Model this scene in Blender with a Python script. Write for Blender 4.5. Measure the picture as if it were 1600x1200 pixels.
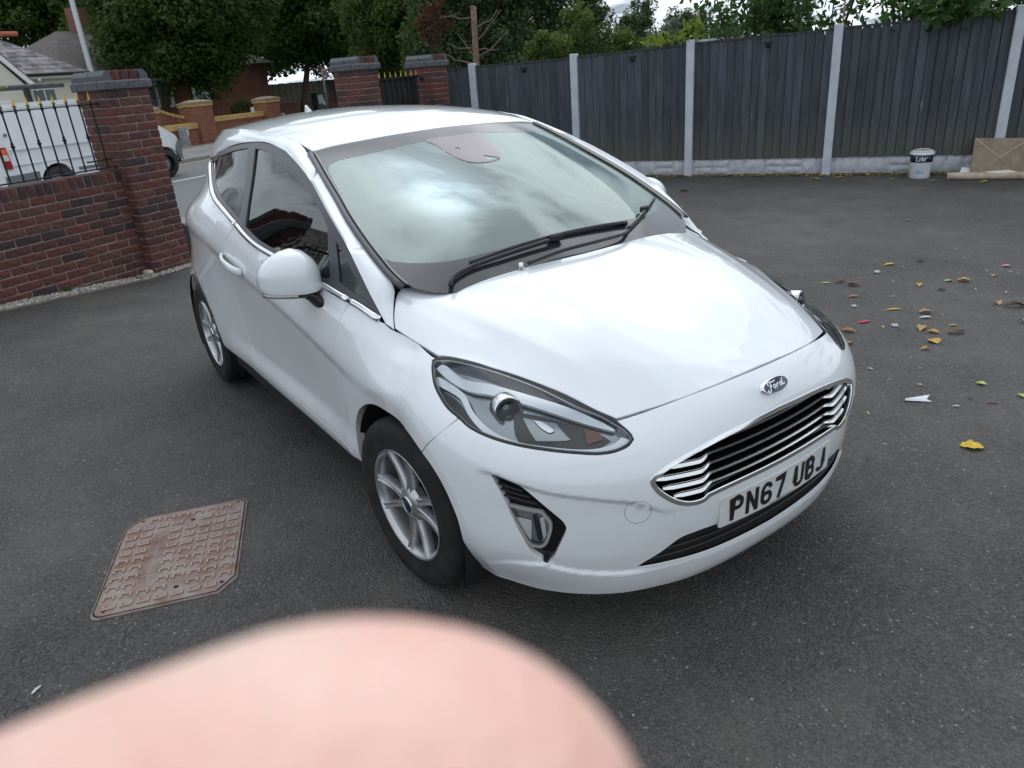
import bpy, bmesh, math, random
import numpy as np
from mathutils import Matrix, Vector
from mathutils.geometry import delaunay_2d_cdt
random.seed(7); rng=np.random.default_rng(11)
scene=bpy.context.scene
for o in list(bpy.data.objects): bpy.data.objects.remove(o)
COL=scene.collection
# ------------------------------------------------------------------ camera
cam=bpy.data.cameras.new('camera'); camo=bpy.data.objects.new('camera',cam); COL.objects.link(camo)
CR_=((.579,.812,-.0741),(.2839,-.2859,-.9152),(-.7643,.5089,-.396))      # right, down, forward
r_,d_,f_=[Vector(v).normalized() for v in CR_]
f_=r_.cross(d_)*-1 if r_.cross(d_).dot(f_)<0 else r_.cross(d_)
d_=f_.cross(r_)
M=Matrix((( r_.x,-d_.x,-f_.x,1.9937),(r_.y,-d_.y,-f_.y,-1.6971),(r_.z,-d_.z,-f_.z,1.6389),(0,0,0,1)))
camo.matrix_world=M
cam.sensor_width=36; cam.lens=25.947; cam.clip_start=.004; cam.clip_end=2000
cam.dof.use_dof=True; cam.dof.focus_distance=3.3; cam.dof.aperture_fstop=26
scene.camera=camo
# ------------------------------------------------------------------ sky and sun
SUN_EL=math.radians(52); SUN_AZ=math.radians(142)
sun_dir=Vector((math.cos(SUN_EL)*math.cos(SUN_AZ),math.cos(SUN_EL)*math.sin(SUN_AZ),math.sin(SUN_EL)))
world=bpy.data.worlds.new('World'); scene.world=world; world.use_nodes=True
def sky_nodes():
    nt=world.node_tree; N=nt.nodes; L=nt.links; N.clear()
    def n(t,**k):
        x=N.new(t)
        for a,b in k.items(): setattr(x,a,b)
        return x
    def math_(op,a,b=None,clamp=False):
        x=n('ShaderNodeMath',operation=op); x.use_clamp=clamp
        for i,v in enumerate((a,b)):
            if v is None: continue
            if isinstance(v,(int,float)): x.inputs[i].default_value=v
            else: L.new(v,x.inputs[i])
        return x.outputs[0]
    out=n('ShaderNodeOutputWorld'); sky=n('ShaderNodeTexSky',sky_type='NISHITA')
    sky.sun_disc=False; sky.sun_elevation=SUN_EL; sky.sun_rotation=math.pi/2-SUN_AZ
    b1=n('ShaderNodeBackground'); b1.inputs[1].default_value=.11; L.new(sky.outputs[0],b1.inputs[0])
    tc=n('ShaderNodeTexCoord'); sep=n('ShaderNodeSeparateXYZ'); L.new(tc.outputs['Generated'],sep.inputs[0])
    den=math_('ADD',math_('MAXIMUM',sep.outputs[2],0.0),.16)
    cx=math_('DIVIDE',sep.outputs[0],den); cy=math_('DIVIDE',sep.outputs[1],den)
    comb=n('ShaderNodeCombineXYZ'); L.new(cx,comb.inputs[0]); L.new(cy,comb.inputs[1])
    def noise(scale,detail,rough,off,dist=0):
        mp=n('ShaderNodeMapping'); mp.inputs['Location'].default_value=off; L.new(comb.outputs[0],mp.inputs[0])
        t=n('ShaderNodeTexNoise'); t.inputs['Scale'].default_value=scale; t.inputs['Detail'].default_value=detail
        t.inputs['Roughness'].default_value=rough; t.inputs['Distortion'].default_value=dist; L.new(mp.outputs[0],t.inputs[0]); return t.outputs['Fac']
    def ramp(v,pts):
        r=n('ShaderNodeValToRGB'); L.new(v,r.inputs[0]); e=r.color_ramp.elements
        e[0].position=pts[0][0]; e[0].color=(*pts[0][1],1); e[1].position=pts[-1][0]; e[1].color=(*pts[-1][1],1)
        for p,c in pts[1:-1]:
            x=e.new(p); x.color=(*c,1)
        return r.outputs[0]
    n1=noise(1.7,9,.55,(9.06,-5.4,0),.45); n2=noise(.45,4,.5,(7.3,2.2,0))
    # cloud cover: mostly cloudy with thin gaps
    cover=ramp(math_('ADD',math_('MULTIPLY',n1,.6),math_('MULTIPLY',n2,.5)),[(.36,(.55,)*3),(.50,(1,)*3)])
    shade=ramp(n1,[(.30,(.76,.86,1.0)),(.46,(.90,.965,1.02)),(.545,(.68,.755,.85)),(.63,(.29,.335,.40))])
    # brightness of the cloud deck: brighter round the hidden sun and towards the zenith
    vd=n('ShaderNodeVectorMath',operation='DOT_PRODUCT'); L.new(tc.outputs['Generated'],vd.inputs[0]); vd.inputs[1].default_value=sun_dir
    dp=math_('MAXIMUM',vd.outputs['Value'],0.0)
    glow=math_('ADD',math_('MULTIPLY',math_('POWER',dp,5.0),SKY_GLOW),math_('MULTIPLY',math_('POWER',dp,160.0),SKY_CORE))
    zen=math_('ADD',math_('MULTIPLY',math_('MAXIMUM',sep.outputs[2],0.0),SKY_ZEN),SKY_BASE)
    lum=math_('ADD',zen,glow)
    mul=n('ShaderNodeMixRGB',blend_type='MULTIPLY'); mul.inputs[0].default_value=1
    L.new(shade,mul.inputs[1]); L.new(lum,mul.inputs[2])
    b2=n('ShaderNodeBackground'); L.new(mul.outputs[0],b2.inputs[0]); b2.inputs[1].default_value=1.0
    mix=n('ShaderNodeMixShader'); L.new(cover,mix.inputs[0]); L.new(b1.outputs[0],mix.inputs[1]); L.new(b2.outputs[0],mix.inputs[2]); L.new(mix.outputs[0],out.inputs[0])
SKY_GLOW,SKY_CORE,SKY_ZEN,SKY_BASE=1.15,6.0,-.25,1.42
sky_nodes()
sl=bpy.data.lights.new('sun','SUN'); sl.energy=.7; sl.angle=math.radians(60); sl.color=(1,.965,.91)
so=bpy.data.objects.new('sun',sl); COL.objects.link(so); so.rotation_euler=sun_dir.to_track_quat('Z','Y').to_euler(); so.location=(0,0,30)
scene.view_settings.view_transform='Standard'; scene.view_settings.look='None'; scene.view_settings.exposure=-.14; scene.view_settings.gamma=1
scene.view_settings.use_curve_mapping=False
scene.render.engine='CYCLES'; scene.cycles.max_bounces=8; scene.cycles.transparent_max_bounces=12
# ------------------------------------------------------------------ materials
MATS={}
def mat(name,col,rough=.6,metal=0,spec=.5,var=0,vscale=8,bump=0,bscale=60,coat=0,sss=0,trans=0,ior=1.45,col2=None,emit=None,detail=4):
    if name in MATS: return MATS[name]
    m=bpy.data.materials.new(name); m.use_nodes=True; nt=m.node_tree; b=nt.nodes['Principled BSDF']; L=nt.links
    c=(*col,1)
    b.inputs['Base Color'].default_value=c; b.inputs['Roughness'].default_value=rough; b.inputs['Metallic'].default_value=metal
    b.inputs['Specular IOR Level'].default_value=spec; b.inputs['Coat Weight'].default_value=coat; b.inputs['Coat Roughness'].default_value=.03
    b.inputs['Transmission Weight'].default_value=trans; b.inputs['IOR'].default_value=ior
    if sss: b.inputs['Subsurface Weight'].default_value=sss; b.inputs['Subsurface Radius'].default_value=(.004,.0015,.0008)
    if emit: b.inputs['Emission Color'].default_value=(*emit[:3],1); b.inputs['Emission Strength'].default_value=emit[3]
    if var or col2 or bump:
        tc=nt.nodes.new('ShaderNodeTexCoord')
    if var or col2:
        t=nt.nodes.new('ShaderNodeTexNoise'); t.inputs['Scale'].default_value=vscale; t.inputs['Detail'].default_value=detail; L.new(tc.outputs['Object'],t.inputs[0])
        r=nt.nodes.new('ShaderNodeValToRGB'); e=r.color_ramp.elements; e[0].position=.32; e[1].position=.68
        if col2: e[0].color=c; e[1].color=(*col2,1)
        else:
            e[0].color=tuple(max(0,v*(1-var)) for v in col)+(1,); e[1].color=tuple(min(1,v*(1+var)) for v in col)+(1,)
        L.new(t.outputs['Fac'],r.inputs[0]); L.new(r.outputs[0],b.inputs['Base Color'])
    if bump:
        t2=nt.nodes.new('ShaderNodeTexNoise'); t2.inputs['Scale'].default_value=bscale; t2.inputs['Detail'].default_value=6; L.new(tc.outputs['Object'],t2.inputs[0])
        bp=nt.nodes.new('ShaderNodeBump'); bp.inputs['Strength'].default_value=bump; bp.inputs['Distance'].default_value=.01; L.new(t2.outputs['Fac'],bp.inputs['Height']); L.new(bp.outputs[0],b.inputs['Normal'])
    MATS[name]=m; return m
def glass_mat(name,tint,f0,rough=0.0,dens=1.0,refl=(1,1,1)):
    """thin pane: tinted see-through plus a mirror layer growing towards grazing angles"""
    if name in MATS: return MATS[name]
    m=bpy.data.materials.new(name); m.use_nodes=True; nt=m.node_tree; N=nt.nodes; L=nt.links; N.clear()
    out=N.new('ShaderNodeOutputMaterial'); tr=N.new('ShaderNodeBsdfTransparent'); tr.inputs[0].default_value=(*tint,1)
    gl=N.new('ShaderNodeBsdfGlossy'); gl.inputs['Roughness'].default_value=rough; gl.inputs['Color'].default_value=(*refl,1)
    fr=N.new('ShaderNodeFresnel'); fr.inputs['IOR'].default_value=f0; mx=N.new('ShaderNodeMixShader')
    L.new(fr.outputs[0],mx.inputs[0]); L.new(tr.outputs[0],mx.inputs[1]); L.new(gl.outputs[0],mx.inputs[2]); L.new(mx.outputs[0],out.inputs[0])
    MATS[name]=m; return m
# ------------------------------------------------------------------ object helpers
def link(o,parent=None):
    COL.objects.link(o)
    if parent is not None: o.parent=parent
    return o
def mesh(name,V,F,m,parent=None,smooth=False,loc=None,uv=None):
    V=np.asarray(V,float)
    if parent is not None and loc is None: V=V-np.array(base_of(parent))
    me=bpy.data.meshes.new(name); me.from_pydata(V.tolist(),[],[tuple(int(i) for i in f) for f in F]); me.update()
    if smooth: me.polygons.foreach_set('use_smooth',[True]*len(me.polygons))
    if m is not None: me.materials.append(m)
    o=bpy.data.objects.new(name,me)
    if loc is not None: o.location=loc
    return link(o,parent)
def base_of(o):
    b=Vector(o.location)
    while o.parent is not None: o=o.parent; b=b+Vector(o.location)
    return b
def bm_obj(name,bm,m,parent=None,smooth=False,loc=None):
    me=bpy.data.meshes.new(name)
    if parent is not None and loc is None:
        b=base_of(parent)
        for v in bm.verts: v.co-=b
    bm.to_mesh(me); bm.free()
    if smooth: me.polygons.foreach_set('use_smooth',[True]*len(me.polygons))
    if m is not None: me.materials.append(m)
    o=bpy.data.objects.new(name,me)
    if loc is not None: o.location=loc
    return link(o,parent)
def tag(o,label,cat,group=None,kind=None):
    if label: o['label']=label
    if cat: o['category']=cat
    if group: o['group']=group
    if kind: o['kind']=kind
    return o
def thing(name,label,cat,loc=(0,0,0),group=None,rz=0):
    o=bpy.data.objects.new(name,None); COL.objects.link(o); o.location=loc; o.empty_display_size=.1; o.rotation_euler=(0,0,rz)
    return tag(o,label,cat,group)
def structure(o): o['kind']='structure'; return o
def copy_tree(o,parent=None):
    c=o.copy(); COL.objects.link(c); c.parent=parent
    for ch in o.children: copy_tree(ch,c)
    return c
def box_vf(x0,x1,y0,y1,z0,z1):
    V=[(x0,y0,z0),(x1,y0,z0),(x1,y1,z0),(x0,y1,z0),(x0,y0,z1),(x1,y0,z1),(x1,y1,z1),(x0,y1,z1)]
    return V,[(0,3,2,1),(4,5,6,7),(0,1,5,4),(1,2,6,5),(2,3,7,6),(3,0,4,7)]
def bevel_box(sx,sy,sz,b,jit=0,seg=1):
    bm=bmesh.new(); bmesh.ops.create_cube(bm,size=1)
    for v in bm.verts: v.co=Vector((v.co.x*sx,v.co.y*sy,v.co.z*sz))+Vector([random.uniform(-jit,jit) for _ in range(3)])
    if b>0: bmesh.ops.bevel(bm,geom=bm.edges[:],offset=b,segments=seg,affect='EDGES',profile=.5)
    return bm
def xform(bm,Mx): bmesh.ops.transform(bm,matrix=Mx,verts=bm.verts); return bm
def join(a,b):
    me=bpy.data.meshes.new('tmp'); b.to_mesh(me); b.free(); a.from_mesh(me); bpy.data.meshes.remove(me); return a
def tube(pts,r,n=10,closed=False,cap=True,taper=None):
    """swept tube through 3D points -> V,F"""
    P=np.asarray(pts,float); m=len(P); V=[];F=[]
    T=np.gradient(P,axis=0)
    if closed: T=np.roll(P,-1,0)-np.roll(P,1,0)
    T/=np.linalg.norm(T,axis=1)[:,None]+1e-12
    u=np.cross(T[0],(0,0,1.) if abs(T[0][2])<.9 else (1.,0,0)); u/=np.linalg.norm(u)
    for i in range(m):
        u=u-T[i]*(u@T[i]); u/=np.linalg.norm(u)+1e-12; w=np.cross(T[i],u)
        rr=r if taper is None else taper[i]
        for k in range(n):
            a=2*math.pi*k/n; V.append(P[i]+rr*(math.cos(a)*u+math.sin(a)*w))
    for i in range(m if closed else m-1):
        for k in range(n):
            a=i*n+k;b=i*n+(k+1)%n;c=((i+1)%m)*n+(k+1)%n;d=((i+1)%m)*n+k; F.append((a,b,c,d))
    if cap and not closed:
        F.append(tuple(range(n-1,-1,-1))); F.append(tuple((m-1)*n+k for k in range(n)))
    return np.array(V),F
def merge(*vfs):
    V=[];F=[];o=0
    for v,f in vfs:
        v=np.asarray(v,float); V.append(v); F+= [tuple(i+o for i in q) for q in f]; o+=len(v)
    return np.concatenate(V),F
def lathe(prof,n=48,axis='y'):
    """profile [(r,h)] revolved about the local y axis"""
    V=[];F=[];m=len(prof)
    for k in range(n):
        a=2*math.pi*k/n
        for r,h in prof: V.append((r*math.cos(a),h,r*math.sin(a)) if axis=='y' else (r*math.cos(a),r*math.sin(a),h))
    for k in range(n):
        for j in range(m-1):
            a=k*m+j;b=((k+1)%n)*m+j; F.append((a,a+1,b+1,b))
    return np.array(V),F
def catmull(pts,step,closed=False):
    P=np.asarray(pts,float); n=len(P)
    if n==2 and not closed:
        k=max(2,int(np.linalg.norm(P[1]-P[0])/step)+1); return P[0]+(P[1]-P[0])*np.linspace(0,1,k)[:,None]
    out=[]; rngi=range(n if closed else n-1)
    for i in rngi:
        p1,p2=P[i],P[(i+1)%n]
        p0=P[i-1] if (i>0 or closed) else 2*p1-p2
        p3=P[(i+2)%n] if (i+2<n or closed) else 2*p2-p1
        # centripetal
        d1=max(np.linalg.norm(p1-p0),1e-6)**.5;d2=max(np.linalg.norm(p2-p1),1e-6)**.5;d3=max(np.linalg.norm(p3-p2),1e-6)**.5
        m1=(p1-p0)/d1-(p2-p0)/(d1+d2)+(p2-p1)/d2; m2=(p2-p1)/d2-(p3-p1)/(d2+d3)+(p3-p2)/d3; m1*=d2;m2*=d2
        k=max(1,int(np.linalg.norm(p2-p1)/step+.5)); t=np.linspace(0,1,k+1)[:-1,None]
        out.append((2*t**3-3*t**2+1)*p1+(t**3-2*t**2+t)*m1+(-2*t**3+3*t**2)*p2+(t**3-t**2)*m2)
    if not closed: out.append(P[-1:])
    return np.concatenate(out)
def chain(*segs,step=.012):
    """closed outline out of smooth segments joined at corners"""
    out=[]
    for s in segs:
        c=catmull(s,step); 
        if out and np.linalg.norm(out[-1][-1]-c[0])<1e-4: c=c[1:]
        out.append(c)
    o=np.concatenate(out)
    if np.linalg.norm(o[0]-o[-1])<step*.3: o=o[:-1]
    return o
def area2(P): x,y=P[:,0],P[:,1]; return .5*np.sum(x*np.roll(y,-1)-y*np.roll(x,-1))
def inset(P,d):
    """move a closed polygon inwards by d (vertex normals)"""
    s=1 if area2(P)>0 else -1
    e=np.roll(P,-1,0)-P; e/=np.linalg.norm(e,axis=1)[:,None]+1e-12; n=np.stack([-e[:,1],e[:,0]],1)*s
    v=n+np.roll(n,1,0); l=(v*v).sum(1)[:,None]; v=v*2/np.maximum(l,1.0)
    return P+v*d
def inside(P,Q):
    """points Q inside polygon P"""
    x,y=Q[:,0],Q[:,1]; r=np.zeros(len(Q),bool); j=len(P)-1
    for i in range(len(P)):
        xi,yi=P[i];xj,yj=P[j]
        c=((yi>y)!=(yj>y)); 
        with np.errstate(all='ignore'): t=x<(xj-xi)*(y-yi)/(yj-yi+1e-15)+xi
        r^=(c&t); j=i
    return r
def seg_dist(P,Q):
    A=P;B=np.roll(P,-1,0);best=np.full(len(Q),1e9)
    for a,b in zip(A,B):
        d=b-a;t=np.clip(((Q-a)@d)/(d@d+1e-15),0,1);best=np.minimum(best,((Q-a-t[:,None]*d)**2).sum(1))
    return np.sqrt(best)
def tri_panel(outline,holes,h):
    """constrained triangulation of a polygon with holes -> pts, tris, loops"""
    loops=[outline]+list(holes); lo=outline.min(0);hi=outline.max(0)
    gx=np.arange(lo[0],hi[0],h);gy=np.arange(lo[1],hi[1],h*.866); G=[]
    for j,y in enumerate(gy):
        G.append(np.stack([gx+(h/2 if j%2 else 0),np.full(len(gx),y)],1))
    G=np.concatenate(G); k=inside(outline,G)
    for q in holes: k&=~inside(q,G)
    G=G[k]
    for q in loops: G=G[seg_dist(q,G)>h*.55]
    pts=[];edges=[];o=0;idx=[]
    for q in loops:
        n=len(q); pts.append(q); edges+=[(o+i,o+(i+1)%n) for i in range(n)]; idx.append(list(range(o,o+n))); o+=n
    pts.append(G); P=np.concatenate(pts)
    v,e,f,ov,oe,of=delaunay_2d_cdt([Vector(p) for p in P],edges,[],0,1e-7)
    NP=np.array([(a.x,a.y) for a in v]); m={}
    for i,src in enumerate(ov):
        for s in src: m[s]=i
    F=np.array(f); cen=NP[F].mean(1); k=inside(outline,cen)
    for q in holes: k&=~inside(q,cen)
    return NP,F[k],[[m[i] for i in l] for l in idx]
def panel(name,lift,outline,holes,m,parent,h=.02,thick=.014,gap=.0015,off=0.,sides=('R',),flip=False,bev=.0025,hthick=None):
    """surface panel cut out of a chart: outline in chart units, lift(p)->(xyz, normal); edge returns all round"""
    out=inset(outline,gap) if gap else outline
    hs=[inset(q,-gap) if gap else q for q in holes]
    P,F,loops=tri_panel(out,hs,h)
    X,Nn=lift(P,off)
    # orient faces along the normals
    a,b,c=X[F[:,0]],X[F[:,1]],X[F[:,2]]; g=np.cross(b-a,c-a); s=(g*Nn[F[:,0]]).sum(1)
    F=np.where((s<0)[:,None],F[:,::-1],F)
    V=[X];NN=[Nn];FF=[tuple(t) for t in F];o=len(X)
    if thick:
        E={}
        for t in F:
            for i in range(3): E[(t[i],t[(i+1)%3])]=1
        for li,l in enumerate(loops):
            th_=thick if (li==0 or not hthick) else hthick[li-1]
            n=len(l); i0=np.array(l)
            fwd=(l[0],l[1]) in E
            Pp=X[i0]; nn=Nn[i0]; t=np.roll(Pp,-1,0)-np.roll(Pp,1,0); t/=np.linalg.norm(t,axis=1)[:,None]+1e-12
            outw=np.cross(t,nn)*(1 if fwd else -1)
            r1=Pp-nn*bev+outw*bev*.7; r2=Pp-nn*th_+outw*bev*.7
            V+=[r1,r1,r2]; n1=nn*.6+outw*.8; n1/=np.linalg.norm(n1,axis=1)[:,None]; NN+=[n1,outw,outw]
            for k in range(n):
                k2=(k+1)%n; q=[(l[k],o+k,o+k2,l[k2]),(o+n+k,o+2*n+k,o+2*n+k2,o+n+k2)]
                for w in q: FF.append(w if fwd else w[::-1])
            o+=3*n
    V=np.concatenate(V);NN=np.concatenate(NN); res=[]
    for sd in sides:
        Vv=V*[1,-1,1] if sd=='L' else V; Nv=NN*[1,-1,1] if sd=='L' else NN; Fv=[f[::-1] for f in FF] if sd=='L' else FF
        ob=mesh(name,Vv,Fv,m,parent,True); ob.data.normals_split_custom_set_from_vertices(Nv.tolist()); res.append(ob)
    return res
# ------------------------------------------------------------------ body surface of the hatchback (metres, x forward, front axle at x=0)
def pchip_coef(x,y):
    x=np.asarray(x,float);y=np.asarray(y,float)
    h=np.diff(x);d=np.diff(y)/h;n=len(x);m=np.zeros(n)
    if n==2: m[:]=d[0]
    else:
        for i in range(1,n-1):
            if d[i-1]*d[i]>0:
                w1=2*h[i]+h[i-1];w2=h[i]+2*h[i-1];m[i]=(w1+w2)/(w1/d[i-1]+w2/d[i])
        def end(h0,h1,d0,d1):
            v=((2*h0+h1)*d0-h0*d1)/(h0+h1)
            if v*d0<=0: return 0.
            if d0*d1<0 and abs(v)>3*abs(d0): return 3*d0
            return v
        m[0]=end(h[0],h[1],d[0],d[1]);m[-1]=end(h[-1],h[-2],d[-1],d[-2])
    return x,y,m
def herm(c,t):
    x,y,m=c;t=np.asarray(t,float)
    i=np.clip(np.searchsorted(x,t)-1,0,len(x)-2);h=x[i+1]-x[i];s=(t-x[i])/h
    lo=s<0;hi=s>1;sc=np.clip(s,0,1)
    r=(1+2*sc)*(1-sc)**2*y[i]+sc*(1-sc)**2*h*m[i]+sc*sc*(3-2*sc)*y[i+1]+sc*sc*(sc-1)*h*m[i+1]
    r=np.where(lo,y[0]+m[0]*(t-x[0]),r);return np.where(hi,y[-1]+m[-1]*(t-x[-1]),r)
class P1:
    def __init__(s,pts):
        a=np.array(sorted(pts),float);s.c=pchip_coef(a[:,0],a[:,1])
    def __call__(s,t): return herm(s.c,t)
def nat(x,y):  # catmull style slopes (smooth, C1)
    x=np.asarray(x,float);y=np.asarray(y,float);return x,y,np.gradient(y,x)
class C1:
    def __init__(s,pts):
        a=np.array(sorted(pts),float);s.c=nat(a[:,0],a[:,1])
    def __call__(s,t): return herm(s.c,t)
def rows_interp(K,V,t):
    """K,V: (n,m) knots per sample (ascending along axis1), t (n,): vectorised pchip-like hermite"""
    h=np.diff(K,axis=1);d=np.diff(V,axis=1)/h
    m=np.zeros_like(V)
    a=d[:,:-1];b=d[:,1:];w1=2*h[:,1:]+h[:,:-1];w2=h[:,1:]+2*h[:,:-1]
    ok=a*b>0
    with np.errstate(all='ignore'):
        mm=(w1+w2)/(w1/a+w2/b)
    m[:,1:-1]=np.where(ok,mm,0);m[:,0]=d[:,0];m[:,-1]=d[:,-1]
    i=np.clip((K<=t[:,None]).sum(1)-1,0,K.shape[1]-2);r=np.arange(len(t))
    hh=h[r,i];s=(t-K[r,i])/hh;sc=np.clip(s,0,1)
    y0=V[r,i];y1=V[r,i+1];m0=m[r,i];m1=m[r,i+1]
    o=(1+2*sc)*(1-sc)**2*y0+sc*(1-sc)**2*hh*m0+sc*sc*(3-2*sc)*y1+sc*sc*(sc-1)*hh*m1
    o=np.where(s<0,y0+m0*(t-K[r,i]),o);return np.where(s>1,y1+m1*(t-K[r,i+1]),o)
# ---------- side chart Y(x,z)
f0y=C1([(.5,.5),(-.3,.58),(-1.0,.605),(-1.5,.605),(-1.9,.596),(-2.2,.580),(-2.45,.545),(-2.7,.49),(-3.0,.40),(-3.2,.30)])
f1y=C1([(.5,.6),(-.3,.69),(-1.0,.708),(-1.5,.71),(-1.9,.703),(-2.2,.682),(-2.45,.645),(-2.7,.585),(-3.0,.47),(-3.2,.35)])
f2z=C1([(.45,.785),(.28,.825),(.125,.845),(.02,.862),(-.07,.878),(-.13,.91),(-.3,.948),(-.5,.966),(-1.0,1.0),(-1.5,1.06),(-1.9,1.12),(-2.3,1.12),(-2.7,1.08),(-3.0,1.05),(-3.2,1.02)])
f2y=C1([(.45,.60),(.28,.66),(.125,.715),(.02,.73),(-.07,.743),(-.13,.757),(-.3,.783),(-.5,.798),(-1.0,.812),(-1.5,.808),(-1.9,.79),(-2.2,.768),(-2.45,.726),(-2.7,.660),(-3.0,.55),(-3.2,.43)])
f3z=C1([(.5,.66),(.2,.69),(0,.70),(-.25,.72),(-.44,.747),(-.61,.778),(-.8,.812),(-1.0,.843),(-1.25,.872),(-1.66,.92),(-1.91,.955),(-2.2,.975),(-2.7,.97),(-3.2,.95)])
f3y=C1([(.5,.765),(.3,.82),(.1,.85),(-.15,.858),(-.44,.858),(-1.0,.866),(-1.66,.867),(-2.2,.855),(-2.45,.824),(-2.7,.762),(-3.0,.65),(-3.2,.53)])
f4d=C1([(.5,.000),(.1,.001),(-.2,.003),(-.5,.011),(-1.0,.013),(-1.7,.012),(-2.2,.006),(-3.2,.004)])
f5z=C1([(.5,.5),(.1,.5),(-.3,.49),(-.5,.482),(-1.8,.482),(-2.0,.5),(-3.2,.5)])
f5y=C1([(.5,.775),(.3,.835),(.1,.862),(-.25,.86),(-.42,.846),(-.7,.832),(-1.2,.829),(-1.7,.838),(-1.95,.855),(-2.2,.866),(-2.5,.860),(-2.75,.828),(-3.0,.74),(-3.2,.58)])
f6y=C1([(.5,.765),(.3,.83),(.1,.86),(-.25,.86),(-.45,.853),(-.7,.851),(-1.2,.851),(-1.7,.851),(-1.95,.857),(-2.2,.862),(-2.5,.856),(-2.75,.825),(-3.0,.735),(-3.2,.57)])
f8y=C1([(.5,.735),(.3,.79),(.1,.815),(-.25,.815),(-.6,.808),(-1.7,.808),(-2.2,.82),(-2.5,.815),(-2.8,.78),(-3.2,.56)])
WHX=(0.0,-2.493);WZ=.305
def Y(x,z,flare=True):
    x=np.atleast_1d(np.asarray(x,float));z=np.atleast_1d(np.asarray(z,float));x,z=np.broadcast_arrays(x,z);sh=x.shape
    x=x.ravel();z=z.ravel();o=np.ones_like(x)
    z3=f3z(x);y3=f3y(x);z2=f2z(x);y2=f2y(x);y5=f5y(x);y6=f6y(x);y8=f8y(x);z5=f5z(x)
    K=np.stack([.20*o,.25*o,.30*o,.335*o,.385*o,z5,z3-.05,z3,z3+.62*(z2-z3),z2,1.22*o,1.42*o],1)
    V=np.stack([y8-.06,y8-.03,y8,y6-.006,y6,y5,y3-f4d(x),y3,y3+.42*(y2-y3),y2,f1y(x),f0y(x)],1)
    r=rows_interp(K,V,z)
    if flare:
        for wx in WHX:
            q=np.hypot(x-wx,z-WZ)
            r=r-np.clip(.415-q,0,None)*.16*(z<.75)
    b=np.clip((x+.02)/.14,0,1);b=b*b*(3-2*b)
    if (b>0).any():
        k=b>0;r=r.copy();r[k]=r[k]*(1-b[k])+YF(x[k],np.clip(z[k],.2,.86))*b[k]
    return r.reshape(sh)
# ---------- front chart rho(theta,z)
XC=-.1
LV=[(.20,[(.797,0),(.785,.25),(.748,.43),(.673,.54),(.608,.607),(.537,.672),(.452,.729),(.364,.764),(.28,.785),(.1,.80)]),
(.25,[(.822,0),(.81,.25),(.772,.43),(.70,.545),(.635,.615),(.56,.685),(.47,.745),(.38,.785),(.28,.81),(.1,.83)]),
(.29,[(.826,0),(.815,.25),(.775,.43),(.712,.55),(.645,.63),(.565,.705),(.475,.77),(.385,.812),(.28,.838),(.1,.85)]),
(.33,[(.836,0),(.82,.25),(.78,.43),(.74,.52),(.70,.58),(.62,.665),(.53,.742),(.44,.80),(.36,.833),(.28,.85),(.1,.86)]),
(.40,[(.85,0),(.832,.26),(.793,.43),(.76,.515),(.70,.61),(.62,.69),(.52,.767),(.43,.82),(.35,.847),(.25,.861),(.1,.866)]),
(.50,[(.857,0),(.838,.26),(.80,.43),(.765,.52),(.70,.62),(.62,.70),(.52,.775),(.43,.823),(.35,.849),(.25,.861),(.1,.866)]),
(.58,[(.850,0),(.83,.26),(.788,.44),(.752,.52),(.69,.615),(.61,.695),(.51,.77),(.42,.817),(.33,.845),(.2,.859),(.1,.862)]),
(.65,[(.832,0),(.81,.26),(.762,.45),(.72,.53),(.65,.62),(.57,.70),(.48,.765),(.39,.81),(.3,.836),(.2,.85),(.1,.855)]),
(.70,[(.817,0),(.79,.26),(.724,.46),(.67,.55),(.59,.645),(.5,.725),(.42,.777),(.33,.815),(.2,.838),(.1,.845)]),
(.735,[(.80,0),(.765,.26),(.655,.474),(.60,.555),(.52,.645),(.44,.715),(.35,.77),(.25,.808),(.1,.835)]),
(.78,[(.747,0),(.70,.26),(.52,.53),(.46,.60),(.39,.665),(.31,.725),(.21,.775),(.1,.805)]),
(.82,[(.66,0),(.6,.26),(.36,.60),(.31,.65),(.24,.705),(.17,.745),(.08,.775),(0,.785)]),
(.85,[(.55,0),(.47,.3),(.2,.665),(.125,.715),(.05,.745),(0,.757)])]
LZ=np.array([l[0] for l in LV])
LF=[]
for _,k in LV:
    a=np.array(k);th=np.arctan2(a[:,1],a[:,0]-XC);rh=np.hypot(a[:,1],a[:,0]-XC);th=np.r_[-th[:0:-1],th];rh=np.r_[rh[:0:-1],rh];LF.append(nat(th,rh))
def _cheb(u,n):
    o=[np.ones_like(u),u]
    for _ in range(n-2): o.append(2*u*o[-1]-o[-2])
    return np.stack(o[:n],1)
def _bF(th,z):
    u=np.clip((th/1.3)**2,0,1.35)*2-1; v=np.clip((z-.5)/.33,-1.05,1.12)
    return (_cheb(u,5)[:,:,None]*_cheb(v,7)[:,None,:]).reshape(len(th),-1)
_t=np.array([math.atan2(y,x-XC) for zz,k in LV for x,y in k]);_z=np.array([zz for zz,k in LV for x,y in k]);_r=np.array([math.hypot(y,x-XC) for zz,k in LV for x,y in k])
_B=_bF(_t,_z);FCO=np.linalg.solve(_B.T@_B+1e-3*np.eye(_B.shape[1]),_B.T@_r)
def RHO(th,z):
    th=np.atleast_1d(np.asarray(th,float));z=np.atleast_1d(np.asarray(z,float));th,z=np.broadcast_arrays(th,z);sh=th.shape
    th=th.ravel();z=z.ravel();o=_bF(th,z)@FCO
    q=np.hypot(XC+o*np.cos(th)-WHX[0],z-WZ);o=o-np.clip(.415-q,0,None)*.16*(np.abs(th)>.5)
    return o.reshape(sh)
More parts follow.
